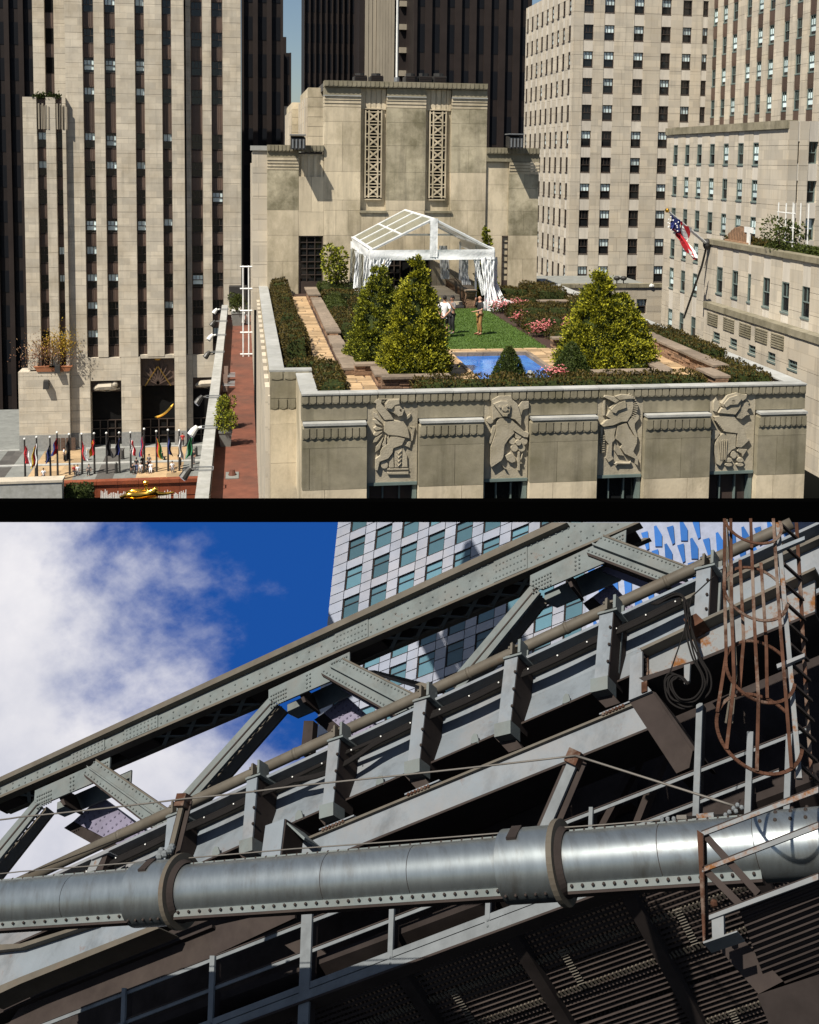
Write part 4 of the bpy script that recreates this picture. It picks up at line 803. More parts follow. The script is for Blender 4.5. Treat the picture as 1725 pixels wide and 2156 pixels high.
# ---------------------------------------------------------------- garden ground
def sheet_s(name, mt, x0, x1, y0, y1, z): return structure(MB().add([(x0, y0, z), (x1, y0, z), (x1, y1, z), (x0, y1, z)], [(0, 1, 2, 3)]).build(name, mt))
structure(MB().add([(2.3, 34.5, -.02), (18.4, 34.5, -.02), (18.4, 38.05, -.02), (18.4, 62.6, -.02), (1.35, 62.6, -.02), (1.35, 38.05, -.02), (2.3, 38.05, -.02)], [(0, 1, 2, 6), (6, 2, 3, 4, 5)]).build('garden_soil', 'mulch'))
sheet_s('lawn', 'lawn', 8.1, 12.45, 43.2, 55.4, .02)
rng = random.Random(9); b = MB()
def lawnp(r): return V((r.uniform(8.1, 12.5), r.uniform(43.2, 55.4), .02)), V((0, 0, 1))
leaves(b, 16000, lawnp, .05, rng); leaf_mat('grass_blade', (.055, .10, .012), (.10, .17, .025), .8, .2)
o = b.build('grass', 'grass_blade'); tag(o, kind='stuff', label='short green grass blades of the roof lawn')
def paving(name, rects, seed):
    x0 = min(r[0] for r in rects); b = MB()
    for r in rects: b.box(r[0], r[1], r[2], r[3], -.015, .012)
    base = structure(b.build(name, 'ledge_cap')); rng = random.Random(seed)
    for (xa_, xb_, ya, yb) in rects:
        y = ya
        while y < yb-.1:
            h = min(rng.uniform(.32, .62), yb-y); h = yb-y if yb-y-h < .2 else h; x = xa_
            while x < xb_-.1:
                w_ = min(rng.uniform(.4, 1.0), xb_-x); w_ = xb_-x if xb_-x-w_ < .25 else w_
                zt = .045+rng.uniform(0, .02); q = [rng.uniform(0, .035) for _ in range(8)]
                P_ = [(x+q[0], y+q[1]), (x+w_-.02-q[2], y+q[3]), (x+w_-.02-q[4], y+h-.02-q[5]), (x+q[6], y+h-.02-q[7])]
                MB().hexa([(*p, .0125) for p in P_]+[(*p, zt) for p in P_]).build('flagstone', 'flagstone', base); x += w_
            y += h
paving('stone_path', [(2.68, 3.5, 38.6, 60.8), (3.5, 4.5, 35.0, 38.6), (2.3, 3.5, 36.9, 38.6)], 4)
paving('pool_terrace', [(7.2, 13.2, 41.95, 43.2), (7.3, 8.15, 36.4, 41.95), (11.25, 12.3, 36.4, 41.95)], 5)
paving('right_path', [(15.2, 16.5, 35.2, 45.5)], 6)
# pool
pool = structure(MB().add([(8.2, 36.2, .005), (11.2, 36.2, .005), (11.2, 41.9, .005), (8.2, 41.9, .005)], [(0, 1, 2, 3)]).build('pool_water', 'pool_water'))
KB = thing('pool_kerb', 'dark stone edging round the blue pool', 'kerb', (9.7, 39, 0))
for k in range(5): piece('kerb_stone', 'ledge_cap', KB, 8.15+k*.62, 8.77+k*.62, 41.78, 42.02, -.01, .16, gap=.015)
for k in range(9): piece('kerb_stone', 'ledge_cap', KB, 11.10, 11.3, 36.4+k*.597, 36.997+k*.597, -.01, .16, gap=.015); piece('kerb_stone', 'flagstone', KB, 8.06, 8.2, 36.4+k*.597, 36.997+k*.597, -.01, .12, gap=.015)
t = thing('pool_rock', 'small pale rock standing by the pool behind the clipped cone', 'rock', (10.0, 36.9, 0)); b = MB(); b.ball((10.05, 36.95, .12), .2, .16, .24, 7, 5); b.v = [tuple(V(v)+V((random.uniform(-.04, .04), random.uniform(-.04, .04), random.uniform(-.05, .05)))) for v in b.v]; b.build('stone', 'coping_stone', t)
# ---------------------------------------------------------------- ledge-stone planter walls
def stone_wall(label, x0, x1, y0, y1, z0, z1, seed, along='y', cap=True, cl=.09):
    t = thing('ledge_stone_wall', label, 'garden wall', ((x0+x1)/2, (y0+y1)/2, z0), 'ledge-stone walls of the roof garden'); rng = random.Random(seed)
    zc = z1-(cl if cap else 0); z = z0
    MB().box(x0+.06, x1-.06, y0+.06, y1-.06, z0, zc-.01).build('wall_core', 'void_core', t)
    while z < zc-.02:
        h = min(rng.uniform(.08, .15), zc-z); h = zc-z if zc-z-h < .05 else h
        lo, hi = (y0, y1) if along == 'y' else (x0, x1); p = lo
        while p < hi-.02:
            l = min(rng.uniform(.3, .85), hi-p); l = hi-p if hi-p-l < .2 else l; j = rng.uniform(0, .05)
            if along == 'y': piece('ledge_stone', 'ledge_stone', t, x0+j, x1-rng.uniform(0, .05), p+.008, p+l-.008, z, z+h-.012)
            else: piece('ledge_stone', 'ledge_stone', t, p+.008, p+l-.008, y0+j, y1-rng.uniform(0, .05), z, z+h-.012)
            p += l
        z += h
    if cap:
        lo, hi = (y0, y1) if along == 'y' else (x0, x1); n = max(1, round((hi-lo)/1.1))
        for k in range(n):
            a, c = lo+(hi-lo)*k/n, lo+(hi-lo)*(k+1)/n; e = rng.uniform(.0, .05)
            if along == 'y': piece('cap_slab', 'ledge_cap', t, x0-.04-e, x1+.05+e, a, c, zc, z1, gap=.012)
            else: piece('cap_slab', 'ledge_cap', t, a, c, y0-.05-e, y1+.05+e, zc, z1, gap=.012)
    return t
stone_wall('long low stone wall along the left garden path', 3.55, 4.0, 45.5, 57.0, 0, .48, 1)
stone_wall('higher stone pier at the far end of the left path wall', 3.45, 3.95, 57.0, 60.5, 0, .62, 2)
stone_wall('left path wall section beside the two golden trees', 3.55, 4.0, 38.2, 45.5, 0, .32, 3)
stone_wall('short stone planter face behind the small patch of paving', 3.9, 4.7, 38.0, 38.35, 0, .5, 4, 'x')
stone_wall('stone planter front under the front golden tree', 4.62, 7.0, 36.0, 36.4, 0, .42, 5, 'x')
stone_wall('short stone planter side next to the lower paving', 4.5, 4.85, 36.4, 38.2, 0, .42, 6)
stone_wall('stone planter front under the right golden tree', 12.1, 14.95, 36.2, 36.6, 0, .42, 7, 'x')
stone_wall('stone planter side right of the right golden tree', 14.7, 15.1, 36.6, 40.2, 0, .40, 8)
stone_wall('long stone wall right of the right path', 16.45, 16.95, 36.0, 43.5, 0, .62, 9)
stone_wall('near low stone wall at the right end of the front hedge', 15.9, 16.4, 34.7, 36.2, 0, .5, 10)
stone_wall('short stone wall behind the right golden tree', 15.4, 16.8, 44.3, 44.7, 0, .45, 11, 'x')
stone_wall('stone edging at the near end of the flower bed', 12.75, 14.3, 43.6, 43.95, 0, .4, 12, 'x')
stone_wall('stone wall beside the tent entrance steps', 11.55, 12.1, 55.6, 61.6, 0, .95, 13)
stone_wall('low stone wall under the far right hedge', 14.9, 17.3, 55.3, 55.7, 0, .42, 14, 'x')
# ---------------------------------------------------------------- hedges
for k, (x0, x1, y0, y1, z1) in enumerate(((1.55, 2.45, 60.2, 62.3, .85), (1.55, 2.45, 54.4, 58.9, .82), (1.58, 2.48, 47.8, 53.0, .82), (1.58, 2.48, 41.4, 46.4, .85))):
    hedge('clipped brownish hedge block along the left parapet, '+('farthest', 'third from the camera', 'second from the camera', 'nearest')[k]+' of the four', x0, x1, y0, y1, 0, z1, seed=k+1)
hedge('low hedge strip behind the corner step of the left parapet', 1.5, 3.0, 39.3, 40.2, 0, .34, seed=7); hedge('broad clipped hedge in the near left corner of the garden', 2.45, 3.4, 34.75, 38.9, 0, .48, seed=8)
hedge('long low hedge just behind the front parapet', 5.6, 15.8, 34.75, 35.9, 0, .42, seed=9)
for k, (x0, x1, y0, y1, z1, m_) in enumerate(((4.05, 7.2, 59.6, 61.4, .75, 'hedge_leaf_green'), (4.1, 6.9, 57.0, 58.6, .7, 'hedge_leaf'), (4.1, 5.0, 52.6, 56.0, .65, 'hedge_leaf_green'), (5.3, 7.0, 53.6, 55.0, .6, 'hedge_leaf'), (4.1, 5.1, 46.4, 51.2, .65, 'hedge_leaf'), (5.4, 7.2, 49.5, 51.0, .55, 'hedge_leaf'))):
    hedge('clipped hedge in the left planted bed, '+('one, right by the steel door', 'two, in front of the tent corner', 'three, along the far path wall', 'four, short cross row', 'five, along the near path wall', 'six, short row behind the golden trees')[k].split(', ', 1)[1], x0, x1, y0, y1, 0, z1, m_, seed=20+k)
for k, (x0, x1, y0, y1, z1) in enumerate(((13.3, 15.5, 57.6, 59.0, .75), (12.9, 15.2, 54.6, 55.2, .7), (13.0, 16.0, 51.0, 53.0, .62), (12.75, 15.3, 47.3, 49.2, .62), (13.2, 14.6, 44.6, 46.0, .5))):
    hedge(('farthest hedge row beside the tent', 'narrow hedge row right of the tent curtain', 'dark hedge row in the middle of the flower bed', 'broad dark hedge row above the pink flowers', 'low hedge at the near end of the flower bed')[k], x0, x1, y0, y1, 0, z1, seed=30+k)
for k, (x0, x1, y0, y1, z0, z1) in enumerate(((15.4, 17.2, 56.0, 60.0, 0, .85), (16.9, 18.2, 50.5, 56.5, 0, .55), (16.8, 18.2, 45.0, 50.0, 0, .5), (17.0, 18.2, 38.6, 44.2, 0, .72), (16.5, 18.1, 34.8, 38.3, 0, .5))):
    hedge(('hedge block on the far right stone wall', 'thin hedge along the far right parapet', 'hedge along the right parapet behind the golden tree', 'long clipped hedge along the right parapet', 'near hedge in the right front corner')[k], x0, x1, y0, y1, z0, z1, seed=40+k)
# ---------------------------------------------------------------- conifers
def conifer(label, x, y, H, R, mt, n, size, seed, name='conifer', cat='tree', z=0, flat=.0, group=None, low=.0, squash=1.0):
    t = thing(name, label, cat, (x, y, z), group); rng = random.Random(seed); b = MB(); fine = size < .07
    def prof(h): return max(.02, (1-h)**.74*(.80+.20*min(1, h/.13)))
    nc = int(420*R*H/5.5) if not fine else 900
    tuf = []
    for _ in range(nc):                                   # tufts of foliage spread over the crown
        h = min(.985, max(.0, 1-sqrt(rng.random()*.97+.02))) if rng.random() < .9 else rng.uniform(.6, .98); q = rng.uniform(0, 2*pi)
        k = rng.uniform(.80, 1.06) if not fine else rng.uniform(.94, 1.0); rr = R*prof(h)*k
        tuf.append((V((x+cos(q)*rr, y+sin(q)*rr*squash, z+low+h*(H-low))), V((cos(q), sin(q), .55+.5*h)).normalized(), rng.uniform(.10, .21)*(R if not fine else R*.7)*(1.15-.6*h)))
    per = max(4, n//nc)
    for c, nr, rad in tuf:
        lean = V((rng.gauss(0, .25), rng.gauss(0, .25), rng.gauss(.1, .25)))
        for _ in range(per):
            d = (nr+lean+V((rng.gauss(0, .55), rng.gauss(0, .55), rng.gauss(0, .5)))).normalized(); p = c+V((rng.gauss(0, .5), rng.gauss(0, .5), rng.gauss(0, .42)))*rad+d*rad*.25
            s_ = size*rng.uniform(.5, 1.5); sx = d.cross(V((rng.gauss(0, 1), rng.gauss(0, 1), rng.gauss(0, .5))))
            if sx.length < .05: continue
            sx.normalize(); up = sx.cross(d); e = p+d*s_
            b.add([p, p+d*s_*.55+sx*s_*.30-up*s_*.06, e+up*s_*.2, p+d*s_*.55-sx*s_*.30-up*s_*.06], [(0, 1, 2), (0, 2, 3)])
    b.build('crown', mt, t)
    c = MB(); c.tube([(x, y, z), (x, y, z+H*.9)], [R*.09, .02], 7)
    for k in range(16): q = k*2.4; h = .08+.05*k; c.tube([(x, y, z+low+h*(H-low)), (x+cos(q)*R*prof(h)*.85, y+sin(q)*R*prof(h)*.85, z+low+(h+.04)*(H-low))], [.035*R, .01], 5)
    c.build('trunk', 'bark', t)
    c = MB(); c.tube([(x, y, z+low+.05), (x, y, z+low+(H-low)*.3), (x, y, z+low+(H-low)*.6), (x, y, z+low+(H-low)*.92)], [R*.70, R*.55, R*.34, .04], 12); c.build('inner_branches', 'ivy_leaf', t); return t
conifer('left one of the two adjoining golden conifers, half hidden', 5.1, 40.9, 3.75, 1.25, 'golden_leaf_b', 26000, .085, 3)
conifer('front golden conifer in front of the tent doorway', 6.05, 38.0, 4.3, 1.26, 'golden_leaf', 38000, .085, 4)
conifer('taller bright golden conifer right of the pool, of an overlapping pair', 12.95, 38.3, 3.7, 1.50, 'golden_leaf', 42000, .085, 5)
conifer('lower golden conifer at the right of the overlapping pair', 14.05, 38.9, 2.8, 1.3, 'golden_leaf', 30000, .085, 15)
conifer('small clipped green cone in front of the pool', 9.15, 36.6, 1.30, .62, 'green_leaf', 7000, .06, 6, 'clipped_cone', 'shrub')
conifer('small clipped green cone beside the big right golden tree', 11.5, 36.9, 1.35, .72, 'green_leaf', 7500, .06, 7, 'clipped_cone', 'shrub')
conifer('tall narrow golden conifer standing right of the tent', 13.7, 60.6, 4.1, .62, 'golden_leaf_b', 8000, .11, 8)
shrub('young_tree', 'loose young yellow-green tree between the steel door and the tent', 'tree', (5.15, 60.2, 1.9), .85, .7, 1.3, 1300, 'golden_leaf_b', .17, 9)
conifer('slim golden conifer half hidden behind the left tent curtain', 7.55, 58.5, 2.1, .4, 'golden_leaf_b', 1200, .16, 10)
shrub('bare_shrub', 'dark twiggy shrub on the soil near the tent corner', 'shrub', (6.4, 56.2, .45), .9, .5, .45, 500, 'hedge_leaf', .12, 10)
for x, y, h, s_ in ((5.6, 40.0, .75, 1), (5.9, 37.1, .45, 2), (13.9, 37.2, .5, 3)): shrub('low_evergreen', ('dark low evergreen at the foot of the left golden tree', 'dark low evergreen at the foot of the front golden tree', 'dark low evergreen at the foot of the right golden tree')[s_-1], 'shrub', (x-.3, y, h*.5), .75, .5, h*.6, 1300, 'hedge_leaf_green', .09, 50+s_)
# pink azaleas
for k, (x, y, rx) in enumerate(((12.95, 53.9, .55), (13.9, 54.2, .5), (12.75, 49.3, .35), (12.85, 46.4, .5), (13.35, 46.7, .4), (14.6, 47.0, .5), (10.5, 36.1, .28), (10.9, 36.05, .2))):
    t = shrub('azalea_bush', ('pink flowering bush at the foot of the right tent curtain', 'pale pink bush behind the first flower hedge', 'small pink bush at the lawn edge by the second hedge', 'brightest pink bush at the near end of the flower bed', 'pink bush just right of the brightest one', 'pink bush under the broad dark hedge', 'low pink flowers behind the front hedge by the pool', 'few pink flowers at the right pool corner')[k], 'flower bush', (x, y, .3), rx, rx*.7, .25, int(420*rx), 'hedge_leaf_green', .1, 60+k, False, 'pink flowering bushes')
    b = MB(); rng = random.Random(80+k)
    for _ in range(int(150*rx*2)):
        q = V((rng.gauss(0, .5)*rx, rng.gauss(0, .45)*rx, abs(rng.gauss(.28, .12)))); c = V((x, y, .15))+q
        for j in range(4): a_ = j*pi/2+rng.uniform(0, 1); b.add([c, c+V((cos(a_)*.055, sin(a_)*.055, .02)), c+V((cos(a_+.8)*.06, sin(a_+.8)*.06, .03))], [(0, 1, 2)])
    b.build('blossoms', 'pink_petal', t)
# ---------------------------------------------------------------- event tent
Yt0, Yt1 = 54.8, 61.2
E0, E1, Rf = V((6.36, Yt0, 3.12)), V((12.8, Yt0, 3.16)), V((9.62, Yt0, 4.76)); B0, B1, Rb = V((6.06, Yt1, 3.28)), V((12.3, Yt1, 3.3)), V((9.12, Yt1, 4.9))
TN = thing('event_tent', 'white gabled tent with clear roof panels and tied-back curtains at the garden end', 'tent', (9.5, 58, 0))
def slab(mb, a, c, d_, e, t_=.02):
    n_ = (c-a).cross(e-a).normalized()*t_; mb.hexa([a, c, d_, e, a+n_, c+n_, d_+n_, e+n_])
for (ea, eb, ra, rb) in ((E0, B0, Rf, Rb), (E1, B1, Rf, Rb)):
    for j in range(2):
        for i in range(3):
            f = lambda u, v_: (ea*(1-u)+eb*u)*(1-v_)+(ra*(1-u)+rb*u)*v_
            b = MB(); b.add([f(i/3, j/2), f((i+1)/3, j/2), f((i+1)/3, (j+1)/2), f(i/3, (j+1)/2)], [(0, 1, 2, 3)]); b.build('roof_panel', 'clear_vinyl', TN)
    for u in (0, 1/3, 2/3, 1): MB().bar(f(u, 0), f(u, 1), .13, .06, (0, 0, 1)).build('roof_strip', 'white_vinyl', TN)
    for v_ in (.5,): MB().bar(f(0, v_), f(1, v_), .12, .05, (0, 0, 1)).build('roof_strip', 'white_vinyl', TN)
    for v_, w_ in ((.04, .3), (.985, .1)): MB().bar(f(0, v_), f(1, v_), w_, .05, (0, 0, 1)).build('roof_strip', 'white_vinyl', TN)
def cloth(mb, A, B, dz, n, m_, seed, amp=.06, taper=0):
    r = random.Random(seed); ph = [r.uniform(0, 6) for _ in range(3)]; t_ = (B-A).normalized(); nn = t_.cross(V((0, 0, 1)))
    sheet(mb, A, B, B+V((0, 0, -dz))+t_*taper*-(B-A).length, A+V((0, 0, -dz)), n, m_, lambda u, v_: nn*(amp*(.4+v_)*(sin(u*17+ph[0]+v_*1.5)+.5*sin(u*41+ph[1]))+.02*sin(v_*19+ph[2]+u*5)), lambda i, j: 0)
for A_, B_, s_ in ((E0, E1, 1), (B0, E0, 2), (E1, B1, 3)):
    b = MB(); cloth(b, A_+V((0, -.08, .02)), B_+V((0, -.08, .02)), .52, 46, 4, s_, .018); b.build('valance', 'white_vinyl', TN, True)
b = MB(); cloth(b, Rf+V((-.2, -.1, .0)), Rf+V((.2, -.1, 0)), 1.98, 6, 8, 7, .02); b.build('centre_post_wrap', 'white_vinyl', TN, True)
MB().bar(Rf+V((0, .05, 0)), (Rf.x, Yt0+.05, 3.0), .16, .16).build('king_post', 'white_metal', TN)
for a_, c_ in ((E0, Rf), (E1, Rf), (B0, Rb), (B1, Rb)): MB().bar(a_+V((0, .0, -.03)), c_+V((0, 0, -.03)), .12, .1, (0, 1, 0)).build('rafter', 'white_metal', TN)
MB().bar(V((8.0, 58, 3.7)), V((11.3, 58, 3.7)), .14, .1).build('tie_beam', 'white_metal', TN)
for a_ in (E0, E1, B0, B1, (E0+B0)/2, (E1+B1)/2): MB().bar(V((a_.x, a_.y, 0)), V((a_.x, a_.y, 3.1)), .1, .1, (0, 1, 0)).build('tent_pole', 'white_metal', TN)
def drape(pts, w0, w1, w2, seed, mt='white_vinyl', z1=0.02):      # gathered curtain from a top point bunching down to its foot
    b = MB(); r = random.Random(seed); N = 14; M_ = 18
    for j in range(M_+1):
        v_ = j/M_; c = pts[0].lerp(pts[1], min(1, v_*1.6)) if v_ < .625 else pts[1].lerp(pts[2], (v_-.625)/.375)
        wd_ = w0+(w1-w0)*min(1, v_*1.6) if v_ < .625 else w1+(w2-w1)*((v_-.625)/.375)
        for i in range(N+1): u = i/N-.5; b.v.append((c.x+u*wd_, c.y+.10*sin(i*2.1+v_*2+seed)*(.5+v_)+.04*sin(j*1.3+i), c.z+.02*sin(i*3+j)))
    for j in range(M_):
        for i in range(N): a = j*(N+1)+i; b.f.append((a, a+1, a+N+2, a+N+1)); b.m.append(0)
    o = b.build('curtain', mt, TN, True); return o
drape([E0+V((.35, -.05, -.4)), V((6.55, Yt0-.05, 1.4)), V((6.45, Yt0-.1, .05))], .8, .35, .55, 1); drape([E1+V((-.35, -.05, -.4)), V((12.55, Yt0-.1, 1.3)), V((12.75, Yt0-.35, .02))], .75, .5, 1.0, 2)
drape([E0+V((1.0, -.02, -.4)), V((7.1, Yt0, 1.9)), V((7.0, Yt0, .9))], .35, .2, .2, 3); drape([E1+V((-.95, -.02, -.4)), V((12.0, Yt0, 1.9)), V((12.3, Yt0-.1, .8))], .35, .25, .3, 4)
drape([E1+V((.02, .1, -.4)), V((12.85, Yt0+.3, 1.4)), V((13.2, Yt0-.1, .3))], .4, .4, .6, 5); drape([V((11.2, 60.6, 2.9)), V((11.3, 60.6, 1.7)), V((11.35, 60.6, 1.0))], .45, .5, .45, 6); drape([V((12.0, 58.4, 2.8)), V((12.0, 58.4, 1.5)), V((12.1, 58.2, .95))], .4, .4, .5, 7)
for k, y_ in enumerate((55.6, 57.0, 58.6, 60.2)): x_ = 6.35-(y_-54.8)*.045; drape([V((x_, y_, 2.75)), V((x_-.05, y_, 1.4)), V((x_-.1, y_-.2, .1))], .25+.15*(k % 2), .35, .45, 10+k, 'white_vinyl' if k % 2 == 0 else 'clear_vinyl')
for k in range(5): MB().tube([V((6.3-k*.05, 55.2+k*1.1, 2.7)), V((6.0+k*.12, 54.9+k*1.0, .05))], .025, 5).build('guy_rope', 'white_metal', TN)
b = MB(); b.ball((6.0, 55.0, .12), .45, .3, .14); b.build('curtain_heap', 'white_vinyl', TN)
for x0, x1, y in ((12.2, 13.3, 54.5),): b = MB(); cloth(b, V((x0, y, .5)), V((x1, y-.1, .55)), .5, 16, 6, 31, .10); b.build('curtain_heap', 'white_vinyl', TN, True)
b = MB(); cloth(b, V((13.3, 54.6, .62)), V((13.8, 54.4, .5)), .3, 8, 3, 33, .06); b.build('curtain_heap', 'white_vinyl', TN, True)
# steps with dark railing under the tent
SP = thing('garden_steps', 'pale stone steps leading to the dark doorway under the tent', 'steps', (10.5, 57, 0))
for k in range(4): piece('step', 'pale_stone', SP, 8.6, 11.5, 55.9+k*.4, 61.5, k*.13, (k+1)*.13)
RL = thing('stair_railing', 'dark metal railing on the left of the tent steps', 'railing', (9.8, 57.5, 0)); b = MB()
for k in range(9): y = 56.4+k*.55; z = .2+k*.08; b.bar((9.75, y, z), (9.75, y, z+.95), .05, .05)
b.build('baluster', 'dark_metal', RL); MB().bar((9.75, 56.2, 1.05), (9.75, 61.2, 1.85), .07, .06).build('handrail', 'dark_metal', RL); MB().bar((9.75, 56.2, .3), (9.75, 61.2, 1.0), .06, .05).build('bottom_rail', 'dark_metal', RL)
RL = thing('stair_railing', 'thin dark rail leaning along the stone wall right of the steps', 'railing', (11.5, 57.5, 0)); b = MB()
for y in (56.6, 57.6, 58.0): b.tube([(11.45, y, .2), (11.42, y+.1, 1.2)], .03, 5)
b.build('baluster', 'dark_metal', RL); MB().tube([(11.45, 56.2, 1.1), (11.45, 61, 1.7)], .03, 5).build('handrail', 'dark_metal', RL)
# ---------------------------------------------------------------- people
def skin_obj(name, joints, edges, mt, parent, root=0, sub=1):
    me = bpy.data.meshes.new(name); names = list(joints); ix = {k: i for i, k in enumerate(names)}
    me.from_pydata([joints[k][:3] for k in names], [(ix[a], ix[b_]) for a, b_ in edges], []); me.materials.append(MATS[mt])
    o = bpy.data.objects.new(name, me); COL.objects.link(o); o.parent = parent
    md = o.modifiers.new('Skin', 'SKIN'); md.use_smooth_shade = True
    sv = me.skin_vertices[0].data
    for k in names:
        r = joints[k][3]; sv[ix[k]].radius = r if isinstance(r, tuple) else (r, r)
    sv[ix[names[root]]].use_root = True
    ss = o.modifiers.new('Subdivision', 'SUBSURF'); ss.levels = sub; ss.render_levels = sub
    return o
def person(label, loc, h, yaw, top='cloth_white', bottom='cloth_black', skin='skin', hair='hair_dark', shoe='cloth_white', long_legs=True, armL=None, armR=None, lean=0, hands=True, sit=False, group=None, lady=False):
    """faces -Y before yaw; armX = (elbow, wrist) points in metres for a 1.75 m figure"""
    t = thing('person', label, 'person', loc, group); t.rotation_euler = (0, 0, yaw); t.scale = (h/1.75,)*3
    aL = armL or ((.27, .03, 1.16), (.25, -.04, .90)); aR = armR or ((-.27, .03, 1.16), (-.25, -.04, .90))
    sw = .165 if lady else .19
    J = {'pel': (0, 0, .95, (.12, .09)), 'sp': (0, .01, 1.13, (.125 if lady else .14, .10)), 'ch': (0, .01, 1.32, (.16, .115)), 'nk0': (0, .005, 1.44, .085), 'nk': (0, 0, 1.52, .052), 'hd': (0, -.01, 1.60, (.072, .085)), 'hd1': (0, 0, 1.68, (.078, .095)), 'top': (0, .005, 1.735, .05)}
    Ed = [('pel', 'sp'), ('sp', 'ch'), ('ch', 'nk0'), ('nk0', 'nk'), ('nk', 'hd'), ('hd', 'hd1'), ('hd1', 'top')]
    legs = {}
    for s_, n_, ar in ((1, 'L', aL), (-1, 'R', aR)):
        J['sh'+n_] = (s_*sw, .01, 1.40, .06); J['el'+n_] = (*ar[0], .043); J['wr'+n_] = (*ar[1], .028)
        Ed += [('nk0', 'sh'+n_), ('sh'+n_, 'el'+n_), ('el'+n_, 'wr'+n_)]
        d = (V(ar[1])-V(ar[0])).normalized(); hp = V(ar[1])+d*.08; J['pa'+n_] = (*hp, (.038, .022)); Ed.append(('wr'+n_, 'pa'+n_))
        if hands:
            sd_ = d.cross(V((0, 0, 1))); sd_ = sd_.normalized() if sd_.length > .1 else V((1, 0, 0)); cu_ = sd_.cross(d)
            for q, (of, ln) in enumerate(((-.03, .075), (-.01, .09), (.01, .085), (.03, .07))):
                b_ = hp+sd_*of+d*.02; J['f%d%s' % (q, n_)] = (*(b_+d*ln*.5+cu_*.012), .009); J['g%d%s' % (q, n_)] = (*(b_+d*ln*.9+cu_*.04), .0075); Ed += [('pa'+n_, 'f%d%s' % (q, n_)), ('f%d%s' % (q, n_), 'g%d%s' % (q, n_))]
            b_ = V(ar[1])+sd_*.045*s_+d*.05; J['t1'+n_] = (*b_, .011); J['t2'+n_] = (*(b_+sd_*.015*s_+d*.035), .009); Ed += [('wr'+n_, 't1'+n_), ('t1'+n_, 't2'+n_)]
        hx = s_*.095
        if sit: L_ = {'hp': (hx, -.02, .93, .095), 'kn': (hx*1.2, -.42, .88, .065), 'ca': (hx*1.2, -.44, .68, .055), 'an': (hx*1.2, -.42, .47, .036), 'to': (hx*1.3, -.58, .43, .034)}
        else: L_ = {'hp': (hx, 0, .88, .078), 'kn': (hx*1.1, -.01-.04*(s_ > 0), .50, .06), 'ca': (hx*1.1, .02-.03*(s_ > 0), .36, .056), 'an': (hx*1.1, .02, .085, .036), 'to': (hx*1.35, -.14, .035, .034)}
        for k, v_ in L_.items(): J[k+n_] = v_
        Ed += [('pel', 'hp'+n_), ('hp'+n_, 'kn'+n_), ('kn'+n_, 'ca'+n_), ('ca'+n_, 'an'+n_), ('an'+n_, 'to'+n_)]
    if lean:
        for k, v_ in J.items():
            if v_[2] > .95 : J[k] = (v_[0], v_[1]-lean*(v_[2]-.95), v_[2], v_[3])
    if hands: J['nose'] = (J['hd1'][0], J['hd1'][1]-.105, 1.635, .012); Ed.append(('hd1', 'nose'))
    skin_obj('body', J, Ed, skin, t)
    g = lambda k, a=.016: (*J[k][:3], tuple(r+a for r in J[k][3]) if isinstance(J[k][3], tuple) else J[k][3]+a)
    def half(k1, k2, f, r): p = V(J[k1][:3]).lerp(V(J[k2][:3]), f); return (*p, r)
    C1 = {'a': g('pel', .018), 'b': g('sp', .02), 'c': g('ch', .022), 'd': (*J['nk0'][:3], .088), 'hem': (J['pel'][0], J['pel'][1], .88, (.135, .105))}; E1_ = [('hem', 'a'), ('a', 'b'), ('b', 'c'), ('c', 'd')]
    for n_ in 'LR': C1['s'+n_] = g('sh'+n_, .018); C1['u'+n_] = half('sh'+n_, 'el'+n_, .85, .068); E1_ += [('d', 's'+n_), ('s'+n_, 'u'+n_)]
    skin_obj('shirt', C1, E1_, top, t)
    C2 = {'a': (J['pel'][0], J['pel'][1], J['pel'][2]-.01, (.132, .102))}; E2 = []
    for n_ in 'LR':
        C2['h'+n_] = g('hp'+n_, .016); C2['k'+n_] = g('kn'+n_, .024) if long_legs else half('hp'+n_, 'kn'+n_, .9, .082); E2 += [('a', 'h'+n_), ('h'+n_, 'k'+n_)]
        if long_legs: C2['c'+n_] = g('ca'+n_, .02); C2['e'+n_] = half('ca'+n_, 'an'+n_, .92, .056); E2 += [('k'+n_, 'c'+n_), ('c'+n_, 'e'+n_)]
    skin_obj('trousers' if long_legs else 'shorts', C2, E2, bottom, t)
    for n_ in 'LR':
        a = J['an'+n_]; b_ = J['to'+n_]; skin_obj('shoe', {'a': (a[0], a[1]+.02, a[2]-.035, .048), 'b': (b_[0], b_[1], b_[2]+.003, (.05, .04)), 'c': (b_[0], b_[1]-.06, b_[2]-.002, .034)}, [('a', 'b'), ('b', 'c')], shoe, t)
    if hair:
        hd = V(J['hd1'][:3]); b = MB(); b.ball(hd+V((0, .02, .03)), .092, .108, .095, 10, 7); b.v = [v for v in b.v]; o = b.build('hair', hair); o.parent = t; o.matrix_parent_inverse = Matrix()
        if lady: b = MB().ball(hd+V((0, .11, -.02)), .05, .05, .06); o = b.build('hair_bun', hair); o.parent = t
    if hands:
        hd = V(J['hd1'][:3]); b = MB()
        for s_ in (-1, 1): b.ball(hd+V((s_*.033, -.088, -.02)), .011, .008, .009, 6, 4)
        o = b.build('eyes', 'hair_dark'); o.parent = t
        b = MB()
        for s_ in (-1, 1): b.ball(hd+V((s_*.088, .005, -.03)), .012, .022, .032, 6, 4)
        o = b.build('ears', skin); o.parent = t
        b = MB().ball(hd+V((0, -.086, -.078)), .026, .008, .007, 6, 4); o = b.build('mouth', 'cloth_red'); o.parent = t
    return t
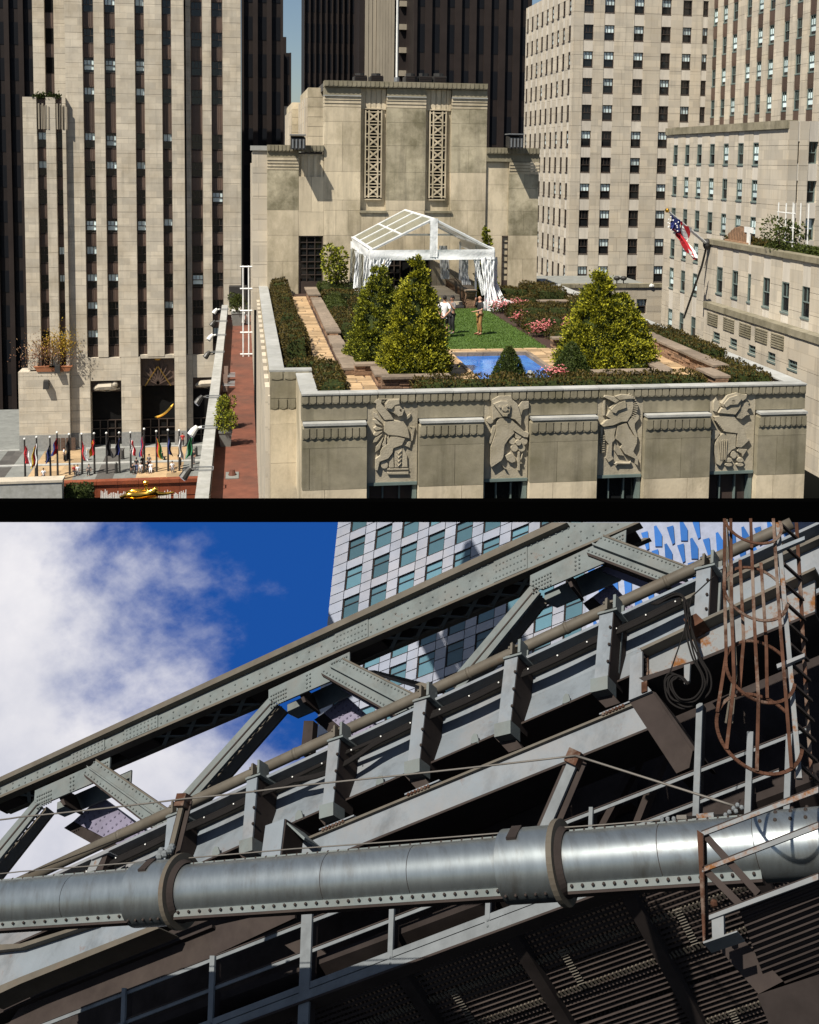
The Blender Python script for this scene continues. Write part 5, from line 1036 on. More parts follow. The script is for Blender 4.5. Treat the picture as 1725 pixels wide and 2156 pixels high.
person('man in white T-shirt, black shorts and white trainers, hands behind his back', (8.66, 46.25, .03), 1.80, radians(150), 'cloth_white', 'cloth_black', 'skin', 'hair_dark', 'cloth_white', False, armL=((.30, .12, 1.18), (.12, .22, .98)), armR=((-.30, .12, 1.18), (-.10, .22, .96)))
person('woman in white and grey top with black leggings, hand held to her mouth', (9.2, 47.35, .03), 1.66, radians(-55), 'cloth_grey', 'cloth_black', 'skin_tan', 'hair_dark', 'cloth_grey', True, armL=((.26, -.10, 1.16), (.06, -.20, 1.44)), armR=((-.26, -.06, 1.14), (.02, -.24, 1.18)), lady=True)
person('bald man in black polo shirt and tan trousers, one hand raised to his face', (10.36, 46.88, .03), 1.74, radians(-70), 'cloth_black', 'cloth_khaki', 'skin', None, 'shoe_brown', True, armL=((.27, -.06, 1.15), (.10, -.30, 1.08)), armR=((-.24, -.16, 1.22), (-.04, -.22, 1.52)))
# ---------------------------------------------------------------- long low roof beside the garden building
LR = thing('long_low_roof', 'long rust-red flat roof with pale parapet running back towards the tower', 'building', (-.5, 85, -9.5))
ZR = -9.5; ZC = -8.4
MB().box(-2.2, .92, 52.6, 121, ZR-.4, ZR).build('roof_deck', 'rust_deck', LR)
for k in range(30):
    y0 = 51.2+k*69.8/30; y1 = y0+69.8/30
    piece('coping_stone', 'coping_stone', LR, -2.3, -1.62, y0, y1, ZC-.15, ZC, gap=.03)
MB().box(-2.2, -1.66, 53.2, 121, ZC-1.1, ZC-.16).build('parapet', 'granite', LR); b = MB()
for k in range(50): y0 = 53+k*1.35; b.box(-1.66, -1.60, y0, y0+1.2, ZC-.32, ZC-.22)
b.build('flashing', 'dark_metal', LR)
MB().box(-.95, -.25, 58.2, 59.4, ZR+.001, ZR+.05).build('roof_patch', 'plaza_grey', LR); MB().tube([(-.6, 58.8, ZR+.05), (-.6, 58.8, ZR+.35)], [.22, .12], 8).build('roof_vent', 'rust_deck', LR)
# penthouse wing running back above it
for j in range(7):
    for k in range(4): piece('wall_stone', 'pale_stone', PH, .95, 2.2, 66.05+k*12.7, 66.05+(k+1)*12.7, -9.4+j*2.53, -9.4+(j+1)*2.53, gap=.02)
for k in range(16): piece('pilaster', 'pale_stone', PH, .80, .95, 67+k*3.1, 68.6+k*3.1, -9.4, 7.2)
def zr3(x, y): return ((560+.3432*x)*.69, (800+.3432*y)*.69)
for k, (x, y, wht) in enumerate(((345, 422, 1), (335, 528, 0), (325, 650, 1), (310, 802, 0), (258, 1200, 0), (222, 1472, 1), (180, 1842, 0))):
    p = onZ(ZC, *zr3(x, y)); mt = 'white_paint' if wht else 'dark_metal'
    t = thing('parapet_spotlight', ('white' if wht else 'dark')+' spotlight on the long parapet, '+('farthest', 'second', 'third', 'fourth', 'fifth', 'sixth', 'nearest to the camera')[k]+(' counted from the far end' if 0 < k < 6 else ''), 'spotlight', p, 'spotlights along the roof parapet')
    b = MB(); x0, x1 = -2.5, -1.55; y_ = p.y
    b.bar((x0, y_-.3, ZC+.05), (x1, y_-.3, ZC+.05), .05, .05).bar((x0, y_+.3, ZC+.05), (x1, y_+.3, ZC+.05), .05, .05).bar((x1, y_-.3, ZC+.05), (x1, y_+.3, ZC+.05), .05, .05); b.build('bracket', 'grey_metal', t)
    MB().tube([(-2.45, y_, ZC+.05), (-2.85, y_, ZC-.05)], .09, 6).build('arm', mt, t)
    MB().tube([(-2.72, y_, ZC+.08), (-2.92, y_-.1, ZC-.12), (-3.1, y_-.2, ZC-.38)], [.14, .21, .24], 10).build('lamp_head', mt, t); MB().tube([(-3.1, y_-.2, ZC-.38), (-3.12, y_-.21, ZC-.40)], .2, 10).build('lens', 'dark_glass', t)
for k, (x, y, mt) in enumerate(((345, 1630, 'x'), (340, 1480, 'x'), (440, 560, 'x'))):
    p = onZ(ZR, *zr3(x, y)); X_ = -1.05 if k < 2 else -.6; y_ = p.y; s_ = 1 if k < 2 else 1.5
    planter('tapered_planter', ('nearest tapered tub on the rust roof', 'second tapered tub on the rust roof', 'pale tub at the far end of the rust roof')[k], X_, y_, ZR, .75*s_, .75*s_, .85*s_, 'plaza_grey')
    shrub('tub_shrub', ('rounded shrub in the nearest tub on the rust roof', 'rounded shrub in the second tub on the rust roof', 'leafy bush in the far tub on the rust roof')[k], 'shrub', (X_, y_, ZR+(1.55 if k < 2 else 2.3)), .62*s_, .62*s_, .68*s_, 900, 'golden_leaf_b' if k < 2 else 'hedge_leaf_green', .14*s_, 70+k)
LD = thing('wall_ladder', 'white pipe ladder frame against the penthouse side wall above the rust roof', 'ladder', (.3, 92, ZR)); pb = onZ(ZR, *zr3(560, 838)); yl = pb.y
zt = onY(yl, *zr3(540, 30)).z
for x in (.02, .5): MB().tube([(x, yl, ZR), (x, yl, zt)], .07, 6).build('rail', 'white_metal', LD)
for k in range(5): z = ZR+.2+(zt-ZR-.3)*k/4; MB().tube([(-.25, yl, z), (.95, yl, z)], .08, 6).build('rung', 'white_metal', LD)
for k, (x, y) in enumerate(((375, 1170), (355, 1090))):
    p = onZ(ZR, *zr3(x, y)); t = thing('pipe_rack', 'dark pipe rack by the parapet of the rust roof, '+('nearer one', 'farther one')[k], 'rack', (-1.2, p.y, ZR)); b = MB()
    for j in range(4): b.tube([(-1.5, p.y+j*.5, ZR+.6), (-.6, p.y+j*.5, ZR+.6)], .04, 5)
    b.build('rail', 'grey_metal', t); MB().bar((-1.3, p.y-.2, ZR), (-1.3, p.y+1.8, ZR+.9), .3, .5).build('box', 'bronze_panel', t)
t = thing('roof_furniture', 'clutter of dark and white boxes at the far end of the rust roof', 'roof boxes', (0, 119, ZR)); b = MB()
for k in range(4): b.box(-1.2+k*.5, -.8+k*.5, 117-k, 118-k, ZR, ZR+1+.3*(k % 2))
b.build('box', 'white_paint', t); MB().box(-1.5, .4, 120, 121.5, ZR+1, ZR+3.2).build('canopy', 'dark_metal', t)
# ---------------------------------------------------------------- plaza
PG = structure(MB().box(-75, -1.9, 126.3, 165, STREET-.3, STREET).build('plaza', 'plaza_grey'))
rng = random.Random(14); x = -62.0; k = 0
while x < -3:
    w_ = (5.2, 2.6, 2.0, 2.6)[k % 4]; mt = ('plaza_tan', 'plaza_grey', 'plaza_dark', 'plaza_grey')[k % 4]
    for r, (ya, yb) in enumerate(((127.2, 133.8), (134.6, 141.2))): 
        n = 3 if mt == 'plaza_tan' else 2
        for i in range(n):
            for j in range(3): piece('paving_slab', mt, PG, x+w_*i/n, x+w_*(i+1)/n, ya+(yb-ya)*j/3, ya+(yb-ya)*(j+1)/3, STREET+.001, STREET+.02, gap=.0)
    x += w_; k += 1
piece('kerb', 'coping_stone', PG, -62, -3, 133.85, 134.5, STREET, STREET+.12)
piece('kerb', 'coping_stone', PG, -62, -3, 141.3, 141.6, STREET, STREET+.1)
def zp(x, y): return (41.4+.248*x, 883.2+.248*y)
SW = thing('red_granite_wall', 'polished red granite wall below the plaza behind the golden figure', 'wall', (-15, 126, STREET-5))
xl, xr = onY(126, *zp(300, 480)).x, -2.6; n = 8
for k in range(n):
    for j in range(2): piece('granite_panel', 'red_granite', SW, xl+(xr-xl)*k/n, xl+(xr-xl)*(k+1)/n, 125.7, 126.28, STREET-3.3+j*1.7, STREET-3.3+(j+1)*1.7-.1, gap=.03)
for k in range(n): piece('coping_slab', 'red_granite', SW, xl+(xr-xl)*k/n, xl+(xr-xl)*(k+1)/n, 125.5, 126.5, STREET-.1+.0, STREET+.35, gap=.03)
p = onY(120, *zp(365, 520)); t = thing('white_wall', 'plain pale wall block at the lower left corner of the plaza', 'wall', (p.x-12, 120, -34)); MB().box(p.x-16, p.x, 119.5, 121, -30.9, p.z).build('wall_body', 'coping_stone', t); MB().box(p.x-16, p.x+.1, 119.4, 121.1, p.z, p.z+.25).build('coping', 'pale_stone', t)
a, c = onY(121, *zp(385, 600)), onY(121, *zp(610, 580)); hedge('dark clipped hedge beside the pale wall at the foot of the plaza', a.x, c.x, 120.6, 122.5, -31.3, c.z, 'ivy_leaf', 40, .3, group='plaza hedge')
# fountain jets and golden figure
t = thing('fountain_jets', 'row of thin white water jets behind the golden figure', 'fountain', (-13, 124.5, -33)); rng = random.Random(3)
for a0, a1 in ((690, 900), (920, 1040), (1180, 1280), (1310, 1420)):
    b = MB(); x = a0
    while x < a1: p = onY(124.6, *zp(x, 615+rng.uniform(-20, 25))); b.tube([(p.x, 124.6, -32.2), (p.x+.05, 124.6, p.z)], [.10, .05], 5); x += rng.uniform(9, 15)
    b.build('jet', 'white_paint', t)
g = lambda x, y, dy=0: tuple(onY(123+dy, *zp(x, y)))
GS = thing('golden_figure', 'gilded reclining figure with one raised arm in front of the red wall', 'statue', g(1050, 690))
GS.location = (0, 0, 0); BASE[GS.name] = Matrix()
J = {'pel': (*g(1010, 640), .55), 'wa': (*g(1070, 632), .5), 'ch': (*g(1125, 615), .62), 'nk': (*g(1150, 598, -.2), .28), 'hd': (*g(1168, 578, -.3), .42), 'sL': (*g(1095, 610), .35), 'eL': (*g(1072, 585), .22), 'wL': (*g(1075, 553), .17), 'hL': (*g(1072, 540), .28), 'sR': (*g(1160, 625, -.3), .35), 'eR': (*g(1230, 632), .2), 'wR': (*g(1290, 622), .15), 'hR': (*g(1315, 618), .12), 'h1': (*g(985, 650, -.3), .45), 'k1': (*g(930, 635, -.4), .36), 'a1': (*g(870, 660), .2), 't1': (*g(845, 655), .14), 'h2': (*g(1000, 670, .2), .42), 'k2': (*g(950, 690, .2), .32), 'a2': (*g(890, 660, .2), .18)}
skin_obj('body', J, [('pel', 'wa'), ('wa', 'ch'), ('ch', 'nk'), ('nk', 'hd'), ('ch', 'sL'), ('sL', 'eL'), ('eL', 'wL'), ('wL', 'hL'), ('ch', 'sR'), ('sR', 'eR'), ('eR', 'wR'), ('wR', 'hR'), ('pel', 'h1'), ('h1', 'k1'), ('k1', 'a1'), ('a1', 't1'), ('pel', 'h2'), ('h2', 'k2'), ('k2', 'a2')], 'gold', GS)
b = MB(); b.tube([g(900, 620, .5), g(960, 610, .5), g(1050, 608, .5), g(1110, 640, .5)], [.12, .3, .28, .1], 8); b.tube([g(880, 695, -.5), g(960, 700, -.5), g(1080, 690, -.5), g(1160, 660, -.5)], [.2, .35, .3, .12], 8); b.build('drapery', 'gold', GS, True)
MB().ball(V(g(1072, 536)), .35, .25, .25).build('flame', 'gold', GS); b = MB(); b.ball(V(g(1060, 715, .5)), 2.2, 1.6, .9, 9, 6); b.build('rock', 'dim_gold', GS)
# flagpoles with hanging flags
FG = [(50, 165, 535, 'flag_red flag_white'), (152, 150, 530, 'flag_white flag_red flag_yellow'), (265, 150, 528, 'cloth_blue flag_blue'), (325, 110, 475, 'flag_red flag_blue'), (427, 125, 470, 'cloth_black cloth_black'), (533, 122, 465, 'flag_red flag_white'), (638, 118, 462, 'flag_red flag_yellow'), (742, 115, 460, 'cloth_black cloth_black'), (850, 112, 456, 'flag_blue cloth_black'), (946, 110, 455, 'flag_white flag_red'), (1062, 80, 450, 'flag_white flag_red flag_blue'), (1165, 100, 445, 'flag_red flag_yellow flag_green'), (1263, 90, 440, 'flag_blue cloth_black'), (1358, 92, 438, 'flag_white cloth_grey'), (1465, 88, 436, 'flag_green flag_green')]
for k, (x, yt, yb, cl) in enumerate(FG):
    p = onZ(STREET, *zp(x, yb)); p.y = max(p.y, 126.8); p = onY(p.y, *zp(x, yb)); p.z = STREET; zt = onY(p.y, *zp(x, yt)).z
    main = cl.split()[0].split('_')[1]+' and '+cl.split()[1].split('_')[1] if cl.split()[0] != cl.split()[1] else cl.split()[0].split('_')[1]
    t = thing('plaza_flagpole', 'plaza flagpole number %s from the left with a limp %s flag' % (('one', 'two', 'three', 'four', 'five', 'six', 'seven', 'eight', 'nine', 'ten', 'eleven', 'twelve', 'thirteen', 'fourteen', 'fifteen')[k], main), 'flagpole', p, 'flagpoles along the plaza')
    MB().tube([p, (p.x, p.y, zt)], [.13, .09], 7).build('pole', 'dark_metal', t); MB().ball((p.x, p.y, zt), .14).build('finial', 'white_paint', t)
    b = MB(); m_ = cl.split(); r = random.Random(k); s_ = r.choice((-1, 1)); wd_ = r.uniform(.4, .85)
    L_ = (zt-p.z)*r.uniform(.4, .62); z1 = zt-(zt-p.z)*.12
    sheet(b, V((p.x, p.y-.14, z1)), V((p.x+s_*wd_*.5, p.y-.2, z1-.5)), V((p.x+s_*wd_, p.y-.2, z1-L_)), V((p.x, p.y-.14, z1-L_*.85)), 6, 8, lambda u, v_: V((.08*sin(v_*9+k), -.18*sin(u*8+k), 0)), lambda i, j: (i*len(m_))//6)
    b.build('flag', m_, t)
# bollards, plaza people
for k, (x, y) in enumerate(((235, 362), (557, 350), (877, 337), (1197, 325), (1500, 312), (143, 492), (822, 455))):
    p = onZ(STREET, *zp(x, y)); t = thing('bollard', 'dark plaza bollard, '+('leftmost of the far row', 'second of the far row', 'third of the far row', 'fourth of the far row', 'last of the far row', 'left one of the near row', 'right one of the near row')[k], 'bollard', p, 'dark bollards on the plaza'); MB().tube([p, p+V((0, 0, 1.15)), p+V((0, 0, 1.3))], [.2, .17, .05], 8).build('post', 'dark_metal', t); MB().tube([p, p+V((0, 0, .12))], .27, 8).build('base', 'dark_metal', t)
PP = [(380, 355, 1.75, 'cloth_white', 'cloth_black', 90, 0, 'walker in white shirt and dark trousers crossing the left plaza'), (205, 545, 1.7, 'cloth_white', 'cloth_black', 0, 0, 'visitor in white shirt at the pale wall, lower left'), (465, 470, 1.6, 'cloth_red', 'cloth_black', 30, 1, 'seated visitor in red at the granite wall, left'), (495, 470, 1.6, 'cloth_white', 'cloth_grey', 0, 1, 'seated visitor in white next to the one in red'), (590, 470, 1.7, 'cloth_grey', 'cloth_black', 0, 1, 'seated visitor in grey alone on the granite wall'), (962, 458, 1.6, 'cloth_black', 'cloth_black', 20, 1, 'leftmost dark seated visitor of the central group'), (993, 452, 1.8, 'cloth_black', 'cloth_blue', -20, 0, 'standing dark visitor left in the central group'), (1030, 452, 1.6, 'cloth_white', 'cloth_grey', 0, 1, 'seated visitor in white in the central group'), (1045, 430, 1.75, 'cloth_black', 'cloth_black', 40, 0, 'dark standing visitor behind the central group'), (1085, 448, 1.7, 'cloth_black', 'cloth_black', 10, 1, 'dark seated visitor right in the central group'), (1100, 425, 1.85, 'cloth_grey', 'cloth_black', -30, 0, 'tall dark-haired visitor standing at the group right'), (1115, 448, 1.65, 'cloth_white', 'cloth_white', 0, 1, 'seated visitor in white clothes at the group right end'), (1210, 345, 1.5, 'cloth_black', 'cloth_black', 60, 1, 'dark visitor crouching near the far bollard row'), (1297, 445, 1.7, 'cloth_white', 'cloth_grey', 10, 1, 'seated visitor in white near the tenth flagpoles right side'), (1362, 400, 1.8, 'cloth_black', 'cloth_black', 0, 0, 'dark visitor standing by the right flagpoles'), (1385, 205, 1.8, 'cloth_red', 'cloth_black', 0, 0, 'visitor in bright red by the portal'), (1480, 380, 1.8, 'cloth_black', 'cloth_grey', -50, 0, 'dark visitor at the far right of the plaza')]
PP[13] = PP[13][:-1]+('lone seated visitor in white on the wall right of the group',)
for x, y, h, tp_, bt, yw, sit, lab in PP:
    p = onZ(STREET+.02, *zp(x, y)); p.y = min(max(p.y, 126.75), 141); p = onY(p.y, *zp(x, y)); p.z = STREET+.02-(.43*h/1.75-.35 if sit and p.y < 128 else .42*h/1.75 if sit else 0)
    person(lab, p, h, radians(yw), tp_, bt, 'skin', 'hair_dark', 'cloth_black', True, hands=False, sit=bool(sit), group='visitors on the plaza')
# ================================================================ LOWER PLACE: steel bridge seen from below
mat('bridge_paint', (0.105, 0.122, 0.124), rough=.65, spec=.25, rust=.55, streak=.3, var=.12, scale=1.2, dirt=(.11, .10, .09), dirt_amt=.5, dirt_scale=1.5, bump=.08, bscale=25)
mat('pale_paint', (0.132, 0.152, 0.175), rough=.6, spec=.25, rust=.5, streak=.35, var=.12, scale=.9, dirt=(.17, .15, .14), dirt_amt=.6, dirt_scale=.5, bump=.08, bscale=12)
mat('brown_shade_paint', (0.03, 0.0235, 0.022), rough=.85, spec=.08, var=.2, scale=1.5, dirt=(.05, .04, .035), dirt_amt=.6, dirt_scale=.8)  # brown tone that also holds the shade of unlit steel undersides
mat('shade_steel', (.027, .022, .021), rough=.95, var=.4, scale=1, spec=.03)  # near-black: shade of the deck interior put into the colour
mat('tube_paint', (0.078, 0.069, 0.056), rough=.6, spec=.2, rust=.4, var=.2, scale=2, dirt=(.07, .055, .04), dirt_amt=.6, dirt_scale=1.5)
mat('rusty_paint', (0.15, 0.158, 0.166), rough=.8, spec=.1, var=.15, scale=3, dirt=(.13, .055, .018), dirt_amt=1, dirt_scale=3.0, dpos=(.52, .62))
mat('rust', (.055, .027, .018), rough=.95, spec=.05, var=.5, scale=4, dirt=(.15, .12, .10), dirt_amt=.8, dirt_scale=1.7, dpos=(.5, .62))
mat('galvanised', (0.118, 0.129, 0.139), rough=.65, spec=.2, rust=.3, streak=.3, var=.15, scale=4)
mat('pipe_paint', (0.27, 0.3, 0.315), rough=.36, metal=.85, var=.14, scale=2.5, dirt=(.15, .14, .125), dirt_amt=.7, dirt_scale=1.6, stretch=(4, 1, 1), rust=.25, dpos=(.5, .75))
mat('purple_paint', (.12, .11, .165), rough=.6, var=.2, scale=2)
mat('cable_black', (.010, .009, .009), rough=.85, spec=.08); mat('wire_rope', (.11, .10, .09), rough=.6, metal=.3)
mat('tower_panel', (0.235, 0.258, 0.325), rough=.35, var=.14, scale=.25, dirt=(.36, .34, .36), dirt_amt=.6, dirt_scale=.12, orand=.10)
glass('tower_glass', (.07, .14, .18), .12, .45); glass('blue_glass', (.025, .09, .28), .1, .25); mat('lattice_white', (.17, .195, .28), rough=.4, orand=.1)
vang = atan(1057/F); ev = cf*cos(vang)-cu*sin(vang); eu = cu*cos(vang)+cf*sin(vang); er = cr
PHI = radians(22); wdir = ev*cos(PHI)-eu*sin(PHI); UP = eu*cos(PHI)+ev*sin(PHI)
SC = .65; MSC = SC
class Layer:
    def __init__(s, T, ps=27, k=1.0): q = radians(ps); s.A = er*cos(q)-wdir*sin(q); s.back = (er*sin(q)+wdir*cos(q))*k; s.o = CAM+ev*T; s.T = T
    def p(s, x, y, off=0): d = ray(x, y); return CAM+d*(((s.o+s.back*off)-CAM).dot(s.back)/d.dot(s.back))
def Zk(k): ox, oy = {1: (0, 1560), 2: (800, 1560), 3: (1600, 1560), 4: (0, 2300), 5: (800, 2300), 6: (1600, 2300)}[k]; return lambda x, y: (ox*.69+.36*x, oy*.69+.36*y)
Z1, Z2, Z3, Z4, Z5, Z6 = [Zk(k) for k in range(1, 7)]
def clip_top(pts, y0=1100.0):
    out = []
    for (x0, a), (x1, c) in zip(pts, pts[1:]+pts[:1]):
        if a >= y0: out.append((x0, a))
        if (a >= y0) != (c >= y0): u = (y0-a)/(c-a); out.append((x0+(x1-x0)*u, y0))
    return out
def plate(name, L, pts, depth, mt, parent, off=0, push=0):
    pts = clip_top(list(pts)) if L.T < 60 else pts
    if len(pts) < 3: return None
    return MB().prism([L.p(x, y, off)+L.back*push for x, y in pts], L.back*depth).build(name, mt, parent, fix=True)
def line(a, b): return lambda x: a[1]+(b[1]-a[1])*(x-a[0])/(b[0]-a[0])
def rivet_mb(): return MB()
def rivet(mb, p, r): mb.ball(p, r, nu=6, nv=4)
def bandpts(f, g, x0, x1): return [(x0, f(x0)), (x1, f(x1)), (x1, g(x1)), (x0, g(x0))]
# ---------------------------------------------------------------- sky backdrop behind the bridge
m, nt, bs = new_mat('cloudy_sky'); nt.nodes.remove(bs); N = nt.nodes.new; Lk = nt.links.new
out = nt.nodes['Material Output']; em = N('ShaderNodeEmission'); Lk(em.outputs[0], out.inputs['Surface']); em.inputs['Strength'].default_value = .64
tcn = N('ShaderNodeTexCoord'); mpn = N('ShaderNodeMapping'); mpn.inputs['Rotation'].default_value = (0, 0, radians(-38)); mpn.inputs['Scale'].default_value = (.015, .020, 1); Lk(tcn.outputs['Object'], mpn.inputs['Vector'])
n1 = N('ShaderNodeTexNoise'); n1.inputs['Scale'].default_value = 1.0; n1.inputs['Detail'].default_value = 11; n1.inputs['Roughness'].default_value = .60; n1.inputs['Distortion'].default_value = .1; Lk(mpn.outputs['Vector'], n1.inputs['Vector'])
sp = N('ShaderNodeSeparateXYZ'); Lk(tcn.outputs['Object'], sp.inputs[0])
def mth(op, a, b_=None):
    q = N('ShaderNodeMath'); q.operation = op
    for i, v_ in enumerate((a, b_)):
        if v_ is None: continue
        if isinstance(v_, (int, float)): q.inputs[i].default_value = v_
        else: Lk(v_, q.inputs[i])
    return q.outputs[0]
# cloud bank lies to the left and low; it thins out to the right
bank = mth('ADD', mth('MULTIPLY', mth('ADD', sp.outputs['X'], 92), -.0105), mth('MULTIPLY', mth('SUBTRACT', sp.outputs['Y'], 45), -.0068))
tot = mth('ADD', mth('MULTIPLY', mth('SUBTRACT', n1.outputs['Fac'], .5), 2.3), bank)
mr = N('ShaderNodeMapRange'); mr.interpolation_type = 'SMOOTHSTEP'; mr.inputs['From Min'].default_value = -.36; mr.inputs['From Max'].default_value = .50; Lk(tot, mr.inputs['Value'])
cm = N('ShaderNodeMix'); cm.data_type = 'RGBA'; cm.inputs['A'].default_value = (.012, .085, .37, 1); n2_ = N('ShaderNodeTexNoise'); n2_.inputs['Scale'].default_value = .011; n2_.inputs['Detail'].default_value = 9; n2_.inputs['Roughness'].default_value = .6; Lk(tcn.outputs['Object'], n2_.inputs['Vector'])
cr2 = N('ShaderNodeMix'); cr2.data_type = 'RGBA'; cr2.inputs['A'].default_value = (.58, .60, .70, 1); cr2.inputs['B'].default_value = (.92, .90, .93, 1)
r2_ = N('ShaderNodeMapRange'); r2_.inputs['From Min'].default_value = .32; r2_.inputs['From Max'].default_value = .62; Lk(n2_.outputs['Fac'], r2_.inputs['Value']); Lk(r2_.outputs['Result'], cr2.inputs['Factor']); Lk(cr2.outputs['Result'], cm.inputs['B']); Lk(mr.outputs['Result'], cm.inputs['Factor']); Lk(cm.outputs['Result'], em.inputs['Color'])
TS = 420.0; so_ = CAM+ev*TS; me = MB().add([(-260, -170, 0), (260, -170, 0), (260, 87, 0), (-260, 87, 0)], [(0, 1, 2, 3)]).mesh('sky', 'cloudy_sky')
sk = bpy.data.objects.new('sky', me); COL.objects.link(sk); sk.matrix_world = Matrix(((er.x, eu.x, -ev.x, so_.x), (er.y, eu.y, -ev.y, so_.y), (er.z, eu.z, -ev.z, so_.z), (0, 0, 0, 1))); structure(sk)
# ---------------------------------------------------------------- glass-and-panel tower behind the bridge
def grid_plane(c4, depth):
    """affine grid in space: four (i,j)->picture points give its two edge vectors"""
    import numpy as np
    A_ = []; 
    for (i, j), (x, y) in c4: A_ += [[i, j, 1, 0, 0, 0, -x*i, -x*j, -x], [0, 0, 0, i, j, 1, -y*i, -y*j, -y]]
    h = np.linalg.svd(np.array(A_, float))[2][-1].reshape(3, 3)
    K = np.array([[F, 0, CX], [0, F, CY], [0, 0, 1]]); G = np.linalg.inv(K) @ h
    if G[2, 2] < 0: G = -G
    s_ = depth/G[2, 2]; w3 = lambda v_: cr*float(v_[0])-cu*float(v_[1])+cf*float(v_[2])
    a, b_, c = [w3(G[:, k]*s_) for k in range(3)]; return lambda i, j, o=0: CAM+a*i+b_*j+c+nrm(a, b_)*o
def nrm(a, b_): q = a.cross(b_).normalized(); return q if q.dot(cf) > 0 else -q
TG = grid_plane([((0, 1), Z2(510, 175)), ((0, 4), Z2(457, 690)), ((7, 1), Z2(1651, -308)), ((7, 4), Z2(1618, 220))], 152)
T = thing('panel_tower', 'tall tower of pale lilac panels and greenish square windows behind the bridge', 'tower', TG(3, 3, 1))
T.location = (0, 0, 0); BASE[T.name] = Matrix()
I0, I1, J0, J1 = -.53, 10.4, -.6, 9
MB().hexa([TG(I0, J1, .9), TG(I1, J1, .9), TG(I1, J0, .9), TG(I0, J0, .9), TG(I0, J1, 14), TG(I1, J1, 14), TG(I1, J0, 14), TG(I0, J0, 14)]).build('tower_body', 'tower_panel', T, fix=True)
def gpl(name, mt, parent, i0, i1, j0, j1, o0, o1): return MB().hexa([TG(i0, j1, o0), TG(i1, j1, o0), TG(i1, j0, o0), TG(i0, j0, o0), TG(i0, j1, o1), TG(i1, j1, o1), TG(i1, j0, o1), TG(i0, j0, o1)]).build(name, mt, parent, fix=True)
g_ = .012; WI, WJ = .60, .70
for j in range(-1, 9):
    for i in range(-1, 11):
        a0 = max(I0, i+WI); 
        if i >= 0 and i+WI <= I1:       # window bay
            wn = gpl('window', 'tower_glass', T, i, i+WI, j, j+WJ, .35, .5)
            b = MB()
            for (p, q, r, s_) in ((i, i+.03, j, j+WJ), (i+WI-.02, i+WI, j, j+WJ), (i, i+WI, j, j+.035), (i, i+WI, j+WJ-.02, j+WJ), (i, i+WI, j+.24, j+.262)):
                b.hexa([TG(p, s_, .2), TG(q, s_, .2), TG(q, r, .2), TG(p, r, .2), TG(p, s_, .45), TG(q, s_, .45), TG(q, r, .45), TG(p, r, .45)])
            b.build('window_frame', 'brown_shade_paint', wn, fix=True)
            gpl('panel', 'tower_panel', T, i+g_, i+WI-g_, j+WJ+g_, j+1-g_, 0, .7)
        i0, i1 = (max(I0, i+WI), i+1) if i >= 0 else (I0, 0)
        if i1 <= i0: continue
        for q0, q1 in ((0, .36), (.36, .70), (.70, 1)): gpl('panel', 'tower_panel', T, i0+g_, i1-g_, j+q0+g_, j+q1-g_, 0, .7)
# lattice tower farther right
LL = Layer(120, 12)
T = thing('lattice_tower', 'blue glass tower with white diagonal lattice at the upper right behind the ladder', 'tower', (0, 0, 0))
qx0, qx1, qy0, qy1 = 1235, 1790, 1088, 1330
plate('facade_wall', LL, [(qx0, qy0), (qx1, qy0), (qx1, qy1), (qx0, qy1)], 6, 'lattice_white', T, .6)
for r in range(8):
    for k in range(20):
        x = qx0-20+k*27-r*5; y = 1092+r*44-k*6.0+60
        if x > qx1-30 or x < qx0+2: continue
        pts = [(x, y), (x+14, y-4), (x+17, y+33), (x+12, y+36)] if (k+r) % 2 else [(x, y-8), (x+5, y-10), (x+17, y+10), (x+17, y+34), (x+3, y+34)]
        if min(q[1] for q in pts) < qy0+2: continue
        plate('window', LL, pts, .25, 'blue_glass', T, .35)
# ---------------------------------------------------------------- truss: top chord, gussets, diagonals
LT = Layer(46*SC, 27, SC)
tt = line((43, 1616), (1162, 1100)); tb = line((299, 1548), (1002, 1245.6)); tlip = lambda x: tt(x)+10+.004*x
TR = thing('bridge_truss', 'grey riveted steel truss with laced top chord crossing the sky', 'truss', (0, 0, 0))
XA, XB = -25, 1480
CW = 1.45
plate('top_flange', LT, bandpts(tt, tlip, XA, XB), CW+.8, 'tube_paint', TR, -.35)
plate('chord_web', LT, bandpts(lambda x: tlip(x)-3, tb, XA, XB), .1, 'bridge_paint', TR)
plate('chord_web', LT, bandpts(lambda x: tlip(x)-3, tb, XA, XB), .1, 'brown_shade_paint', TR, 0, CW)
plate('flange_angle', LT, bandpts(lambda x: tb(x)-2, lambda x: tb(x)+3, XA, XB), .45, 'tube_paint', TR, -.12)
plate('flange_angle', LT, bandpts(lambda x: tb(x)-2, lambda x: tb(x)+3, XA, XB), .3, 'tube_paint', TR, 0, CW-.2)
rv = MB()
for f_, st in ((.22, 13), (.5, 26), (.8, 13)):
    x = XA
    while x < XB:
        y = tlip(x)+(tb(x)-tlip(x))*f_
        if y > 1103: rivet(rv, LT.p(x, y, -.02), .042)
        x += st
for x0 in (150, 262, 705, 1040):                       # splice plates
    plate('splice_plate', LT, bandpts(lambda x: tlip(x)+2, lambda x: tb(x)-3, x0, x0+70), .06, 'bridge_paint', TR, -.05)
    for i in range(9):
        for j in range(4): x = x0+5+i*7.5; y = tlip(x)+(tb(x)-tlip(x))*(.16+.22*j); rivet(rv, LT.p(x, y, -.06), .042)
lo = lambda x, o: LT.p(x, tb(x)+2, 0)+LT.back*o
